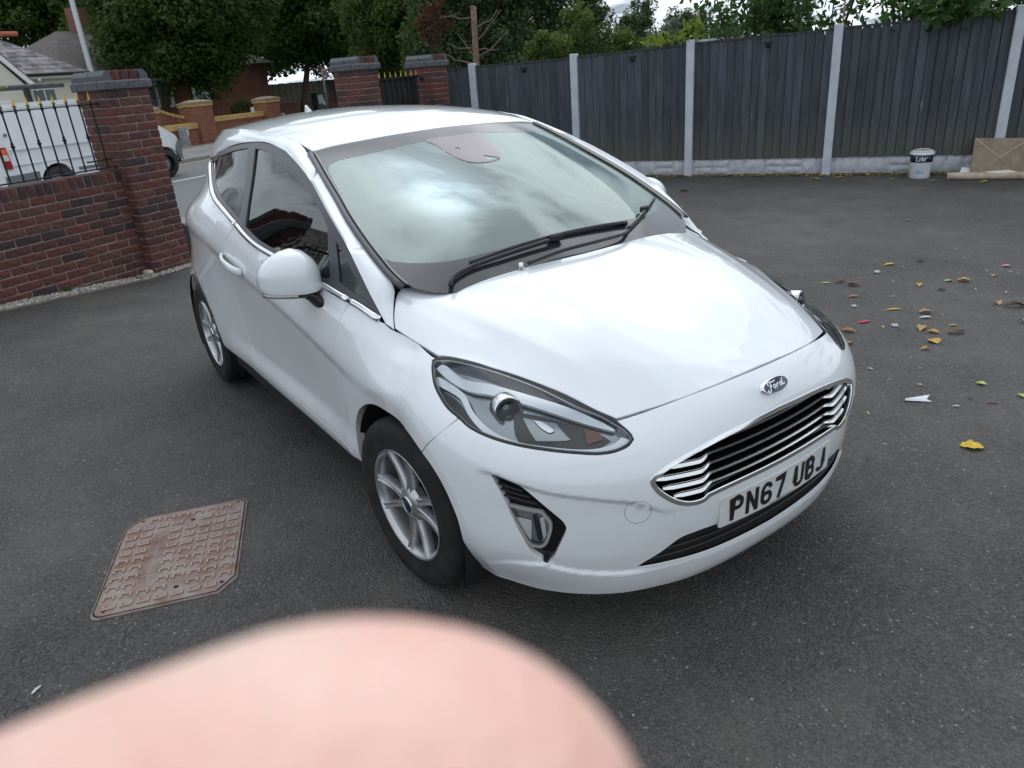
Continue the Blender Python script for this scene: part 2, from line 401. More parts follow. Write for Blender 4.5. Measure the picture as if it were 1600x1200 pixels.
def YF(x,z):
    y=np.full_like(x,.8)
    for _ in range(25):
        th=np.arctan2(y,x-XC);r=RHO(th,z);y=.5*y+.5*np.sqrt(np.clip(r*r-(x-XC)**2,1e-4,None))
    return y
# ---------- bonnet chart
EDGE=[(-.20,.760,.925),(-.13,.757,.905),(-.07,.743,.880),(.02,.73,.863),(.125,.715,.846),(.20,.675,.846),(.29,.635,.835),(.36,.602,.82),(.44,.567,.80),(.52,.532,.78),(.60,.50,.755),(.655,.474,.735),(.70,.44,.712),(.76,.40,.69)]
ey=C1([(a,b) for a,b,c in EDGE]);ez=C1([(a,c) for a,b,c in EDGE])
CR=[(-.20,.655,.975),(-.1,.62,.957),(.10,.555,.927),(.375,.487,.877),(.59,.43,.812),(.68,.395,.785),(.76,.34,.755)]
cy=C1([(a,b) for a,b,c in CR]);cz=C1([(a,c) for a,b,c in CR])
hc=C1([(-.2,1.045),(-.05,1.017),(.1,.985),(.3,.935),(.5,.876),(.65,.823),(.747,.781),(.8,.755)])
HFY=np.array([0,.097,.217,.32,.409,.473,.53]);HFX=np.array([.747,.745,.733,.710,.677,.651,.62]);HFZ=np.array([.779,.777,.769,.758,.745,.736,.726])
_P=[(x,0.,float(hc(x)),1.) for x in np.linspace(-.2,.75,14)]+[(a,b,c,1.2) for a,b,c in CR[:4]]+[(a,b,c,2.) for a,b,c in EDGE[:12]]+[(x,y,z,2.) for x,y,z in zip(HFX[:6],HFY[:6],HFZ[:6])]
_P+=[(-.204,.645,.977,2.),(-.165,.588,.983,2.),(-.12,.514,.990,2.),(-.075,.388,.999,2.),(-.051,.215,1.010,2.),(-.048,0.,1.016,2.),(-.155,.705,.943,2.),(-.188,.677,.962,2.)]
_P=np.array(_P)
def _bH(x,y): return (_cheb((x-.27)/.5,4)[:,:,None]*_cheb(np.clip((y/.75)**2,0,1.3)*2-1,4)[:,None,:]).reshape(len(x),-1)
_B=_bH(_P[:,0],_P[:,1])*_P[:,3:4];HCO=np.linalg.solve(_B.T@_B+1e-4*np.eye(_B.shape[1]),_B.T@(_P[:,2]*_P[:,3]))
def ZH(x,y):
    x=np.atleast_1d(np.asarray(x,float));y=np.abs(np.atleast_1d(np.asarray(y,float)));x,y=np.broadcast_arrays(x,y);sh=x.shape;x=x.ravel();y=y.ravel()
    z=_bH(x,y)@HCO
    c=cy(np.clip(x,-.2,.6)); d=(y-c)/.028; z=z+.0035*np.exp(-d*d)*np.clip((.62-x)/.2,0,1)   # styling crease
    return z.reshape(sh)
# ---------- windscreen & roof
wc=C1([(-1.1,1.457),(-.95,1.410),(-.7,1.322),(-.45,1.225),(-.2,1.112),(0,1.005),(.12,.935)])
def ZW(x,y): return wc(x)-.205*np.asarray(y)**2
rc=C1([(-.85,1.385),(-.95,1.412),(-1.05,1.438),(-1.25,1.470),(-1.5,1.490),(-1.8,1.497),(-2.2,1.487),(-2.6,1.452),(-2.9,1.405),(-3.05,1.372)])
def ZR(x,y): return rc(x)-.155*np.asarray(y)**2-.25*np.clip(np.abs(y)-.42,0,None)**2
# ------------------------------------------------------------------ street frame: s along the front wall, t towards the drive
SO=np.array((-6.08,-.506,0.)); SD=np.array((-.4384,.8988,0.)); SN=np.array((.8988,.4384,0.)); SAZ=math.atan2(SD[1],SD[0])
def wf(s,t,z): return tuple(SO+SD*s+SN*t+np.array((0,0,z)))
def sbox(s0,s1,t0,t1,z0,z1):
    V=[wf(s,t,z) for z in (z0,z1) for s,t in ((s0,t0),(s1,t0),(s1,t1),(s0,t1))]
    return V,[(0,1,2,3),(4,7,6,5),(0,4,5,1),(1,5,6,2),(2,6,7,3),(3,7,4,0)]
def prism(prof,a,b,fn):
    """closed profile [(p,q)] swept from a to b; fn(p,q,w)->xyz"""
    n=len(prof); V=[fn(p,q,a) for p,q in prof]+[fn(p,q,b) for p,q in prof]
    F=[tuple(range(n-1,-1,-1)),tuple(range(n,2*n))]+[(i,(i+1)%n,n+(i+1)%n,n+i) for i in range(n)]
    return V,F
def fixn(o):
    b=bmesh.new(); b.from_mesh(o.data); bmesh.ops.recalc_face_normals(b,faces=b.faces); b.to_mesh(o.data); b.free(); return o
# ------------------------------------------------------------------ ground materials
def asphalt(name,dark,light,speck,scale,dust=.5,dustcol=(.115,.108,.10)):
    m=bpy.data.materials.new(name); m.use_nodes=True; nt=m.node_tree; N=nt.nodes; L=nt.links; b=N['Principled BSDF']; b.inputs['Roughness'].default_value=.68; b.inputs['Specular IOR Level'].default_value=.45
    tc=N.new('ShaderNodeTexCoord')
    def vor(sc):
        v=N.new('ShaderNodeTexVoronoi'); v.inputs['Scale'].default_value=sc; L.new(tc.outputs['Object'],v.inputs[0]); return v
    def noi(sc,d,r=.5):
        v=N.new('ShaderNodeTexNoise'); v.inputs['Scale'].default_value=sc; v.inputs['Detail'].default_value=d; v.inputs['Roughness'].default_value=r; L.new(tc.outputs['Object'],v.inputs[0]); return v
    def ramp(src,pts):
        r=N.new('ShaderNodeValToRGB'); e=r.color_ramp.elements; L.new(src,r.inputs[0])
        e[0].position=pts[0][0]; e[0].color=(*pts[0][1],1); e[1].position=pts[-1][0]; e[1].color=(*pts[-1][1],1)
        for p,c in pts[1:-1]: x=e.new(p); x.color=(*c,1)
        return r.outputs[0]
    def mixc(f,a,c,mode='MIX'):
        x=N.new('ShaderNodeMixRGB'); x.blend_type=mode
        for i,v in ((0,f),(1,a),(2,c)):
            if isinstance(v,(int,float)): x.inputs[i].default_value=v
            elif isinstance(v,tuple): x.inputs[i].default_value=(*v,1)
            else: L.new(v,x.inputs[i])
        return x.outputs[0]
    v1=vor(scale); s1=N.new('ShaderNodeSeparateColor'); L.new(v1.outputs['Color'],s1.inputs[0])
    stone=ramp(s1.outputs[0],[(0,dark),(.55,tuple(.5*(a+c) for a,c in zip(dark,light))),(.9,light),(.985,light),(1.0,speck)])
    fine=noi(scale*2.2,3); col=mixc(.45,stone,ramp(fine.outputs['Fac'],[(.3,(.35,.35,.35)),(.7,(1.5,1.5,1.5))]),'MULTIPLY')
    big=noi(.55,5,.6); med=noi(3.5,6,.65)
    dm=N.new('ShaderNodeMath'); dm.operation='MULTIPLY'; L.new(ramp(big.outputs['Fac'],[(.36,(0,0,0)),(.60,(1,1,1))]),dm.inputs[0]); L.new(ramp(med.outputs['Fac'],[(.3,(.25,)*3),(.7,(1,)*3)]),dm.inputs[1])
    dm2=N.new('ShaderNodeMath'); dm2.operation='MULTIPLY'; dm2.inputs[1].default_value=dust; L.new(dm.outputs[0],dm2.inputs[0])
    col=mixc(dm2.outputs[0],col,mixc(.5,col,dustcol))
    # scattered pale grit
    v2=vor(21); s2=N.new('ShaderNodeSeparateColor'); L.new(v2.outputs['Color'],s2.inputs[0])
    g=N.new('ShaderNodeMath'); g.operation='GREATER_THAN'; g.inputs[1].default_value=.93; L.new(s2.outputs[1],g.inputs[0])
    g2=N.new('ShaderNodeMath'); g2.operation='LESS_THAN'; g2.inputs[1].default_value=.075; L.new(v2.outputs['Distance'],g2.inputs[0])
    g3=N.new('ShaderNodeMath'); g3.operation='MULTIPLY'; L.new(g.outputs[0],g3.inputs[0]); L.new(g2.outputs[0],g3.inputs[1])
    col=mixc(g3.outputs[0],col,(.34,.32,.29))
    L.new(col,b.inputs['Base Color'])
    bp=N.new('ShaderNodeBump'); bp.inputs['Strength'].default_value=.9; bp.inputs['Distance'].default_value=.006; L.new(v1.outputs['Distance'],bp.inputs['Height'])
    bp.invert=True; L.new(bp.outputs[0],b.inputs['Normal'])
    return m
DRIVE=asphalt('drive_asphalt',(.018,.0174,.0168),(.084,.079,.074),(.27,.255,.24),150,.9,(.185,.165,.148))
ROAD=asphalt('road_asphalt',(.11,.115,.12),(.17,.175,.18),(.25,.25,.25),90,.4,(.2,.19,.18))
PAVE=mat('paving_grey',(.21,.20,.19),.85,var=.25,vscale=2.5,bump=.3,bscale=30)
KERB=mat('kerb_stone',(.26,.25,.24),.8,var=.2,vscale=6,bump=.3,bscale=50)
LINEW=mat('road_paint',(.62,.62,.60),.7,var=.25,vscale=14)
GRASS=mat('grass_blades',(.05,.085,.02),.8,col2=(.09,.13,.035),vscale=1.5)
SOIL=mat('garden_soil',(.055,.05,.035),.95,col2=(.05,.075,.025),vscale=2,bump=.5,bscale=20)
def gz_drive(s,t):
    """the drive lies level and climbs a little along the foot of the wall"""
    a=np.clip((-s-.2)/1.3,0,3)*.105; b=np.clip(1-t/2.4,0,1); b=b*b*(3-2*b); return a*b
def grid(name,s0,s1,t0,t1,ds,dt,zf,m):
    S=np.arange(s0,s1+1e-6,ds);T=np.arange(t0,t1+1e-6,dt); V=[wf(s,t,float(zf(s,t))) for t in T for s in S]; n=len(S); F=[]
    for j in range(len(T)-1):
        for i in range(n-1): a=j*n+i; F.append((a,a+n,a+n+1,a+1))
    return fixn(mesh(name,V,F,m,None,True))
structure(grid('drive',-12,8.2,-.45,18,.25,.3,gz_drive,DRIVE))
structure(grid('crossover',-12,12,-4.2,-.45,2,.47,lambda s,t:-.296*min(1,max(0,(-t-.45)/3.7)),PAVE))
V,F=sbox(-80,80,-12.6,-4.2,-.5,-.30); structure(fixn(mesh('road',V,F,ROAD)))
V,F=sbox(-80,80,-12.85,-12.6,-.5,-.19); structure(fixn(mesh('kerb',V,F,KERB)))
V,F=sbox(-80,80,-17.2,-12.85,-.5,-.20); structure(fixn(mesh('pavement',V,F,PAVE)))
structure(fixn(mesh('lawn',*sbox(-80,80,-60,-17.2,-.5,-.06),GRASS)))
structure(fixn(mesh('terrain',*sbox(-400,400,-500,300,-.9,-.52),SOIL)))
structure(fixn(mesh('garden_ground',*sbox(5.75,60,-4.0,40,-.6,-.03),SOIL)))
o=fixn(mesh('road_line',*sbox(-40,40,-9.02,-8.90,-.3,-.2955),LINEW)); structure(o)
o=fixn(mesh('road_line',*sbox(-40,40,-12.50,-12.42,-.3,-.2955),mat('road_paint_yellow',(.52,.42,.24),.7,var=.2,vscale=10))); structure(o)
# ------------------------------------------------------------------ brickwork
BR=[mat('brick_red',(.125,.043,.034),.8,var=.35,vscale=22,bump=.5,bscale=70),mat('brick_plum',(.088,.036,.034),.8,var=.35,vscale=22,bump=.5,bscale=70),mat('brick_brown',(.108,.048,.037),.82,var=.3,vscale=22,bump=.5,bscale=70),mat('brick_dark',(.054,.032,.033),.8,var=.35,vscale=22,bump=.5,bscale=70)]
BLUEBR=mat('brick_blue_grey',(.085,.09,.105),.6,var=.22,vscale=18,bump=.3,bscale=60)
MORTAR=mat('mortar',(.24,.205,.18),.95,var=.3,vscale=15,bump=.5,bscale=90)
def brick_mesh(l,w,h,m,jit=.0022,bev=.005):
    bm=bevel_box(l,w,h,bev,jit); me=bpy.data.meshes.new('brick'); bm.to_mesh(me); bm.free(); me.materials.append(m); return me
BMESH={}
def brick(par,s,t,z,l,w,h,m,name='brick',tilt=0):
    key=(round(l,3),round(w,3),round(h,3),m.name,random.randint(0,2))
    if key not in BMESH: BMESH[key]=brick_mesh(l,w,h,m)
    o=bpy.data.objects.new(name,BMESH[key]); o.location=Vector(wf(s,t,z))-base_of(par); o.rotation_euler=(0,0,SAZ+random.uniform(-.006,.006)+tilt); COL.objects.link(o); o.parent=par
    return o
def rbrick(): return random.choices(BR,(4,3,3,1.5))[0]
def front_wall():
    w=thing('brick_wall','low dark red brick front wall with brick-on-edge coping beside the left gate pillar','wall',wf(-3,-.1,0))
    z0=.90; 
    mesh('mortar_core',*sbox(-6.4,-.085,-.215,-.007,-.3,z0),MORTAR,w)
    mesh('mortar_core',*sbox(-6.4,-.085,-.212,-.009,z0+.0005,z0+.094),MORTAR,w)
    far=[]
    for k in range(12):
        z=z0-.005-.0325-.075*k; off=.1125 if k%2 else 0
        n=0; s=-.085
        first=.1025 if k%2 else .215
        while s>-6.4:
            l=first if n==0 else .215; c=s-l/2
            if s>-2.3: brick(w,c,-.05125+random.uniform(-.0015,.0015),z+random.uniform(-.001,.001),l,.1025,.065,rbrick())
            else: far.append((c,z,l))
            s-=l+.010; n+=1
    s=-.085
    while s>-6.4:
        c=s-.0325
        if s>-2.3: brick(w,c,-.1075,z0+.0525+random.uniform(-.0015,.0015),.065,.215,.1025,random.choices(BR,(2,3,3,3))[0])
        else: far.append((c,None,.065))
        s-=.075
    for m in BR[:3]:
        bm=bmesh.new()
        for c,z,l in far:
            if random.random()>.36: continue
            if z is None: b=bevel_box(.065,.215,.1025,.005,.002); p=wf(c,-.1075,z0+.0525)
            else: b=bevel_box(l,.1025,.065,.005,.002); p=wf(c,-.05125,z)
            xform(b,Matrix.Translation(p)@Matrix.Rotation(SAZ,4,'Z')); join(bm,b)
        o=bm_obj('brickwork',bm,m,w); o['kind']='stuff'
    return w
front_wall()
def pillar(s0,t1,zlo,label,top=1.70,wd=.44):
    p=thing('brick_gate_pillar',label,'pillar',wf(s0+wd/2,t1-wd/2,0))
    mesh('mortar_core',*sbox(s0+.007,s0+wd-.007,t1-wd+.007,t1-.007,-.3,top),MORTAR,p)
    k=0; z=top-.005-.0325; q=.1025; h=.065
    while z>zlo:
        j=lambda:random.uniform(-.0015,.0015)
        if k%2==0:
            for t in (t1-q/2,t1-wd+q/2):
                for c in (s0+.1075,s0+wd-.1075): brick(p,c,t+j(),z,.215,q,h,rbrick())
            for c in (s0+q/2,s0+wd-q/2): brick(p,c+j(),t1-wd/2,z,q,.215,h,rbrick())
        else:
            for c in (s0+q/2,s0+wd-q/2):
                for t in (t1-.1075,t1-wd+.1075): brick(p,c+j(),t,z,q,.215,h,rbrick())
            for t in (t1-q/2,t1-wd+q/2): brick(p,s0+wd/2,t+j(),z,.215,q,h,rbrick())
        z-=.075; k+=1
    mesh('cap_core',*sbox(s0+.02,s0+wd-.02,t1-wd+.02,t1-.02,top+.0785,top+.148),MORTAR,p)
    # projecting blue band
    cap=mesh('cap_mortar',*sbox(s0-.018,s0+wd+.018,t1-wd-.018,t1+.018,top+.0005,top+.078),MORTAR,p)
    ov=.030; L=(wd+2*ov)/2-.005
    for t in (t1+ov-.05,t1-wd-ov+.05):
        for c in (s0-ov+L/2,s0+wd+ov-L/2): brick(p,c,t,top+.036,L,.10,.068,BLUEBR,'cap_brick')
    for c in (s0-ov+.05,s0+wd+ov-.05): brick(p,c,t1-wd/2,top+.036,.10,wd+2*ov-.21,.068,BLUEBR,'cap_brick')
    # top course: blue plinth bricks along both sides, red bricks on edge between
    zb=top+.080; zt=top+.162
    for sg,c0 in ((-1,s0-.012),(1,s0+wd+.012)):
        for a,b in ((t1+.012,t1-wd/2+.003),(t1-wd/2-.003,t1-wd-.012)):
            prof=[(c0,zb),(c0-sg*.088,zb),(c0-sg*.088,zt),(c0-sg*.040,zt),(c0,zb+.040)]
            fixn(mesh('cap_brick',*prism(prof,a,b,lambda p_,q_,w_:wf(p_,w_,q_)),BLUEBR,p))
    n=3; pitch=(wd+.024-.19)/n
    for i in range(n):
        c=s0-.012+.095+pitch*(i+.5)
        for t in (t1-.100,t1-.325): brick(p,c,t,(zb+zt)/2-.003,pitch-.010,.215,.080,random.choice(BR[:2]),'cap_brick')
    return p
pillar(-.085,.12,.0,'dark red brick gate pillar with blue-grey cap where the low front wall and railing end')
pillar(-2.25,.12,.9,'brick gate pillar with blue-grey cap further left along the front wall, beyond the left edge')
pillar(3.44,.12,1.0,'brick gate pillar with blue-grey cap directly right of the round 20 speed sign',1.72,.42)
pillar(5.10,.12,1.0,'brick gate pillar with blue-grey cap where the dark fence starts',1.70,.42)
# ------------------------------------------------------------------ railing with gilded spearheads
IRON=mat('black_iron',(.012,.012,.014),.45,.3,var=.3,vscale=30); GOLD=mat('gold_paint',(.62,.40,.09),.38,.35,var=.15,vscale=40)
def spear_vf():
    # flat spearhead with two side barbs, slightly thick
    pr=[(0,0),(.010,.006),(.021,.012),(.0225,.018),(.013,.024),(.0125,.036),(.006,.068),(0,.092)]
    pts=pr+[(-x,z) for x,z in pr[-2:0:-1]]; n=len(pts); V=[];F=[]
    cx=(0,.03)
    for x,z in pts: V.append((x,0,z))
    V.append((0,.008,.026)); V.append((0,-.008,.026))
    for i in range(n): F+= [(i,(i+1)%n,n),((i+1)%n,i,n+1)]
    return np.array(V,float),F
SPV,SPF=spear_vf(); spear_me=bpy.data.meshes.new('spearhead'); spear_me.from_pydata(SPV.tolist(),[],SPF); spear_me.materials.append(GOLD)
def bar_mesh(h,r=.0075):
    V,F=tube([(0,0,0),(0,0,h)],r,8); me=bpy.data.meshes.new('bar'); me.from_pydata(V.tolist(),[],F); me.materials.append(IRON); return me
CV,CF=lathe([(.0075,-.040),(.013,-.034),(.009,-.026),(.017,-.012),(.017,-.004),(.009,.004),(.014,.014),(.009,.022),(.0075,.03)],12,'z'); collar_me=bpy.data.meshes.new('collar'); collar_me.from_pydata(CV.tolist(),[],CF); collar_me.materials.append(IRON)
RV,RF=lathe([(.0075,-.022),(.012,-.010),(.012,0),(.0075,.020)],10,'z'); knuckle_me=bpy.data.meshes.new('knuckle'); knuckle_me.from_pydata(RV.tolist(),[],RF); knuckle_me.materials.append(IRON)
def sub(name,me,par,loc,rz=SAZ):
    o=bpy.data.objects.new(name,me); o.location=Vector(loc)-base_of(par); o.rotation_euler=(0,0,rz); COL.objects.link(o); o.parent=par; return o
def child_at(name,me,par,off): o=bpy.data.objects.new(name,me); o.location=off; COL.objects.link(o); o.parent=par; return o
def railing():
    r=thing('iron_railing','black iron railing with gold spearheads standing on the low front wall','railing',wf(-3,-.06,1.0))
    zt,zb=1.592,1.036; bm_=bar_mesh(zt-zb+.05)
    for z,hh in ((zt,.005),(zb,.006)): mesh('rail',*sbox(-6.3,-.03,-.071,-.049,z-hh,z+hh),IRON,r)
    s=-.150; k=0
    while s>-6.2:
        b=sub('bar',bm_,r,wf(s,-.06,zb-.01)); child_at('spearhead',spear_me,b,(0,0,zt-zb+.028)); child_at('knuckle',knuckle_me,b,(0,0,zt-zb+.01))
        if k%2==1: child_at('collar',collar_me,b,(0,0,.30))
        s-=.113; k+=1
    mesh('rail',*sbox(-.34,-.10,-.069,-.051,zb+.065,zb+.077),IRON,r)
    for z in (zt,zb-.005):
        bm=bevel_box(.07,.03,.035,.005); xform(bm,Matrix.Translation(wf(-.055,-.045,z))@Matrix.Rotation(SAZ,4,'Z')); bm_obj('wall_bracket',bm,IRON,r)
    V,F=tube([wf(-.04,-.02,zb-.01),wf(-.04,-.02,zt)],.008,8); mesh('end_bar',V,F,IRON,r)
    return r
railing()
def side_gate():
    g=thing('iron_side_gate','black iron gate with gold spearheads between the two far brick pillars','gate',wf(4.4,-.1,0))
    s0,s1=3.88,5.06; zt=1.585
    mesh('gate_panel',*sbox(s0+.02,s1-.03,-.135,-.128,.1,zt-.01),mat('gate_sheet',(.018,.02,.018),.6,var=.4,vscale=6),g)
    for z in (zt,1.15,.2): mesh('rail',*sbox(s0,s1,-.118,-.098,z-.012,z+.012),IRON,g)
    n=10; bm_=bar_mesh(zt-.1)
    for i in range(n):
        s=s0+.03+(s1-s0-.06)*i/(n-1); b=sub('bar',bm_,g,wf(s,-.108,.12)); child_at('spearhead',spear_me,b,(0,0,zt-.115)); child_at('knuckle',knuckle_me,b,(0,0,zt-.14))
    for z in (1.55,.3):
        bm=bevel_box(.08,.04,.04,.005); xform(bm,Matrix.Translation(wf(s1+.02,-.06,z))@Matrix.Rotation(SAZ,4,'Z')); bm_obj('hinge',bm,IRON,g)
side_gate()
# ------------------------------------------------------------------ boarded fence with concrete posts
FA=np.array((-5.428,6.545,0.)); FD=np.array((.874,.486,0.)); FN=np.array((.486,-.874,0.)); FAZ=math.atan2(.486,.874)
def ff(u,n,z): return tuple(FA+FD*u+FN*n+np.array((0,0,z)))
def fbox(u0,u1,n0,n1,z0,z1,za=None):
    za=z1 if za is None else za
    V=[ff(u,n,z0) for u,n in ((u0,n0),(u1,n0),(u1,n1),(u0,n1))]+[ff(u0,n0,z1),ff(u1,n0,za),ff(u1,n1,za),ff(u0,n1,z1)]
    return V,[(0,3,2,1),(4,5,6,7),(0,1,5,4),(1,2,6,5),(2,3,7,6),(3,0,4,7)]
def weathered(name,col,moss,streak):
    m=mat(name,col,.75,0,.35,bump=.35,bscale=45); nt=m.node_tree; N=nt.nodes; L=nt.links; b=N['Principled BSDF']
    tc=N.new('ShaderNodeTexCoord'); mp=N.new('ShaderNodeMapping'); mp.inputs['Scale'].default_value=(1,1,.12); L.new(tc.outputs['Object'],mp.inputs[0])
    oi=N.new('ShaderNodeObjectInfo'); ad=N.new('ShaderNodeVectorMath'); ad.operation='ADD'; L.new(mp.outputs[0],ad.inputs[0]); sc=N.new('ShaderNodeVectorMath'); sc.operation='SCALE'; sc.inputs['Scale'].default_value=37; 
    cb=N.new('ShaderNodeCombineXYZ'); L.new(oi.outputs['Random'],cb.inputs[0]); L.new(oi.outputs['Random'],cb.inputs[2]); L.new(cb.outputs[0],sc.inputs[0]); L.new(sc.outputs[0],ad.inputs[1])
    t=N.new('ShaderNodeTexNoise'); t.inputs['Scale'].default_value=34; t.inputs['Detail'].default_value=6; L.new(ad.outputs[0],t.inputs[0])
    r=N.new('ShaderNodeValToRGB'); e=r.color_ramp.elements; e[0].position=.3; e[0].color=(*[v*.72 for v in col],1); e[1].position=.62; e[1].color=(*[v*1.18 for v in col],1)
    x=e.new(.74); x.color=(*[v*1.3 for v in col],1); y=e.new(.80); y.color=(*streak,1); L.new(t.outputs['Fac'],r.inputs[0])
    # board-to-board tone and green film at the foot
    mr=N.new('ShaderNodeMapRange'); mr.inputs[3].default_value=.75; mr.inputs[4].default_value=1.2; L.new(oi.outputs['Random'],mr.inputs[0])
    mu=N.new('ShaderNodeMixRGB'); mu.blend_type='MULTIPLY'; mu.inputs[0].default_value=1; L.new(r.outputs[0],mu.inputs[1]); L.new(mr.outputs[0],mu.inputs[2])
    sp=N.new('ShaderNodeSeparateXYZ'); L.new(tc.outputs['Object'],sp.inputs[0]); m2=N.new('ShaderNodeMapRange'); m2.inputs[1].default_value=.38; m2.inputs[2].default_value=.0; L.new(sp.outputs[2],m2.inputs[0])
    n2=N.new('ShaderNodeTexNoise'); n2.inputs['Scale'].default_value=9; n2.inputs['Detail'].default_value=5; L.new(ad.outputs[0],n2.inputs[0])
    m3=N.new('ShaderNodeMath'); m3.operation='MULTIPLY'; L.new(m2.outputs[0],m3.inputs[0]); L.new(n2.outputs['Fac'],m3.inputs[1])
    mx=N.new('ShaderNodeMixRGB'); mx.inputs[2].default_value=(*moss,1); L.new(m3.outputs[0],mx.inputs[0]); L.new(mu.outputs[0],mx.inputs[1]); L.new(mx.outputs[0],b.inputs['Base Color'])
    return m
BOARD=weathered('fence_board_paint',(.066,.074,.090),(.12,.115,.075),(.30,.30,.29))
POSTM=mat('post_paint_grey',(.50,.52,.58),.6,var=.08,vscale=7,bump=.15,bscale=40)
GRAVB=mat('gravel_board_paint',(.38,.39,.42),.75,col2=(.52,.53,.56),vscale=12,bump=.4,bscale=50)
CAPM=mat('fence_cap_wood',(.045,.045,.042),.8,var=.4,vscale=20)
POSTS=[(-5.0,1.66),(-3.32,1.70),(-1.665,1.715),(0.,1.765),(1.81,1.80),(3.69,1.83),(5.55,1.86)]
WHICH=['behind the pillar','first','second','third','fourth','fifth','sixth']
ordn=['leftmost','second','third','fourth','fifth','sixth','seventh']
def fence():
    board_me={}
    for i,(u,h) in enumerate(POSTS):
        lab=['concrete fence post hidden behind the gate pillar','light grey painted concrete fence post nearest the gate pillar','light grey fence post just right of the car roof','light grey fence post behind the windscreen pillar, third of the row','light grey fence post left of the paint tub','light grey fence post behind the leaning paving slab','light grey fence post beyond the right edge of the view'][i]
        if i==0: continue
        bm=bevel_box(.105,.10,h+.3,.008); xform(bm,Matrix.Translation(ff(u,.02,(h-.3)/2))@Matrix.Rotation(FAZ,4,'Z')); o=bm_obj('fence_post',bm,POSTM); tag(o,lab,'fence post','concrete fence posts')
    names=['short dark fence panel end beside the gate pillar','dark boarded fence panel between the first two grey posts','dark boarded fence panel directly behind the car roof','dark boarded fence panel behind the bonnet, right of the windscreen','dark boarded fence panel behind the paint tub','dark boarded fence panel at the right edge behind the slab']
    for i in range(len(POSTS)-1):
        (u0,h0),(u1,h1)=POSTS[i],POSTS[i+1]; a=u0+.0525; b=u1-.0525; zb=.20 if i<2 else .215
        if i==0: a=-3.95
        za=h0-.055+ (0 if i else .0); zc=h1-.065
        if i==0: za=1.635
        p=thing('boarded_fence',names[i],'fence',ff((a+b)/2,0,zb),'boarded fence panels')
        n=max(2,int(round((b-a)/.107))); w=(b-a)/n
        for k in range(n):
            c=a+w*(k+.5); zt=za+(zc-za)*((c-a)/(b-a)); H=zt-zb
            key=round(w,3)
            if key not in board_me:
                me=bpy.data.meshes.new('board'); ww=w*.5-.0025
                # feather-edge: thick edge left, thin edge tucked behind its neighbour
                V=[(-ww,-.020,0),(ww,-.007,0),(ww,.0,0),(-ww,.0,0),(-ww,-.020,1),(ww,-.007,1),(ww,0,1),(-ww,0,1)]
                me.from_pydata(V,[],[(0,3,2,1),(4,5,6,7),(0,1,5,4),(1,2,6,5),(2,3,7,6),(3,0,4,7)]); me.materials.append(BOARD); board_me[key]=me
            o=bpy.data.objects.new('board',board_me[key]); o.location=Vector(ff(c,random.uniform(-.002,.002),zb+random.uniform(0,.004)))-base_of(p); o.rotation_euler=(0,random.uniform(-.002,.002),FAZ+random.uniform(-.01,.01)); o.scale=(1,1,H-.002); COL.objects.link(o); o.parent=p
        fixn(mesh('capping',*fbox(a-.005,b+.005,-.025,.022,za,za+.022,zc),CAPM,p)).data.update()
        V=[ff(x,nn,z) for x,zz in ((a-.004,za),(b+.004,zc)) for nn in (-.026,.024) for z in (zz-.004,zz+.020)]
        p.children[-1].data.clear_geometry(); p.children[-1].data.from_pydata([tuple(Vector(v)-base_of(p)) for v in V],[],[(0,1,3,2),(4,6,7,5),(0,4,5,1),(2,3,7,6),(1,5,7,3),(0,2,6,4)])
        fixn(mesh('gap_shade_backing',*fbox(a,b,-.03,-.0035,zb+.02,min(za,zc)-.02),mat('fence_gap_shade',(.012,.012,.013),.9),p))  # near-black sheet added to draw the shadow lines between the boards
        # solar lamp near the top
        if i>=1:
            uc=a+(b-a)*(.52 if i!=3 else .55); zl=za+(zc-za)*.5-.085
            l=thing('fence_light',['','tiny black fence light on the panel between the first two posts','tiny black fence light behind the car roof','tiny black fence light above the bonnet','small black fence light high on the panel above the paint tub','small black fence light on the panel at the right edge'][i],'lamp',ff(uc,.02,zl),'black lamps on the fence')
            bm=bevel_box(.085,.03,.03,.006); xform(bm,Matrix.Translation(ff(uc,.036,zl+.022))@Matrix.Rotation(FAZ,4,'Z')); bm_obj('lamp_hood',bm,BLACKM,l)
            V,F=lathe([(0,.03),(.022,.024),(.032,.008),(.033,-.01)],14); V=np.array([Vector(ff(uc,.02,zl-.012))+Matrix.Rotation(FAZ+math.pi,3,'Z')@Vector(v) for v in V]); mesh('lamp_body',V,F,BLACKM,l,True)
        # rock-faced gravel board
        gname=['','concrete gravel board under the first fence panel','concrete gravel board under the fence panel behind the car','rock-faced concrete gravel board left of the fourth post, under the fence','rock-faced concrete gravel board behind the paint tub','rock-faced concrete gravel board behind the slab at the right edge'][i]
        if i==0: continue
        g=thing('gravel_board',gname,'gravel board',ff((a+b)/2,.0,0),'gravel boards under the fence'); 
        mesh('board_back',*fbox(a,b,-.03,.004,-.1,zb-.004),GRAVB,g)
        rr=random.Random(5+i); x=a+.02
        while x<b-.03:
            L=min(rr.choice((.19,.24,.17,.28)),b-.02-x); split=rr.random()<.45 and L>.2
            for z0,z1 in (((.028,.105),(.117,zb-.016)) if split else ((.028,zb-.016),)):
                nx,nz=7,4; V=[];F=[]
                for j in range(nz+1):
                    for k in range(nx+1):
                        e=min(j,nz-j,k,nx-k); dd=.004+(0 if e==0 else .010+rr.uniform(-.006,.009)); V.append(ff(x+.008+(L-.016)*k/nx,dd,z0+(z1-z0)*j/nz))
                for j in range(nz):
                    for k in range(nx): q=j*(nx+1)+k; F.append((q,q+1,q+nx+2,q+nx+1))
                mesh('stone_face',V,F,GRAVB,g,True)
            x+=L
BLACKM=mat('lamp_black',(.012,.012,.013),.4)
fence()
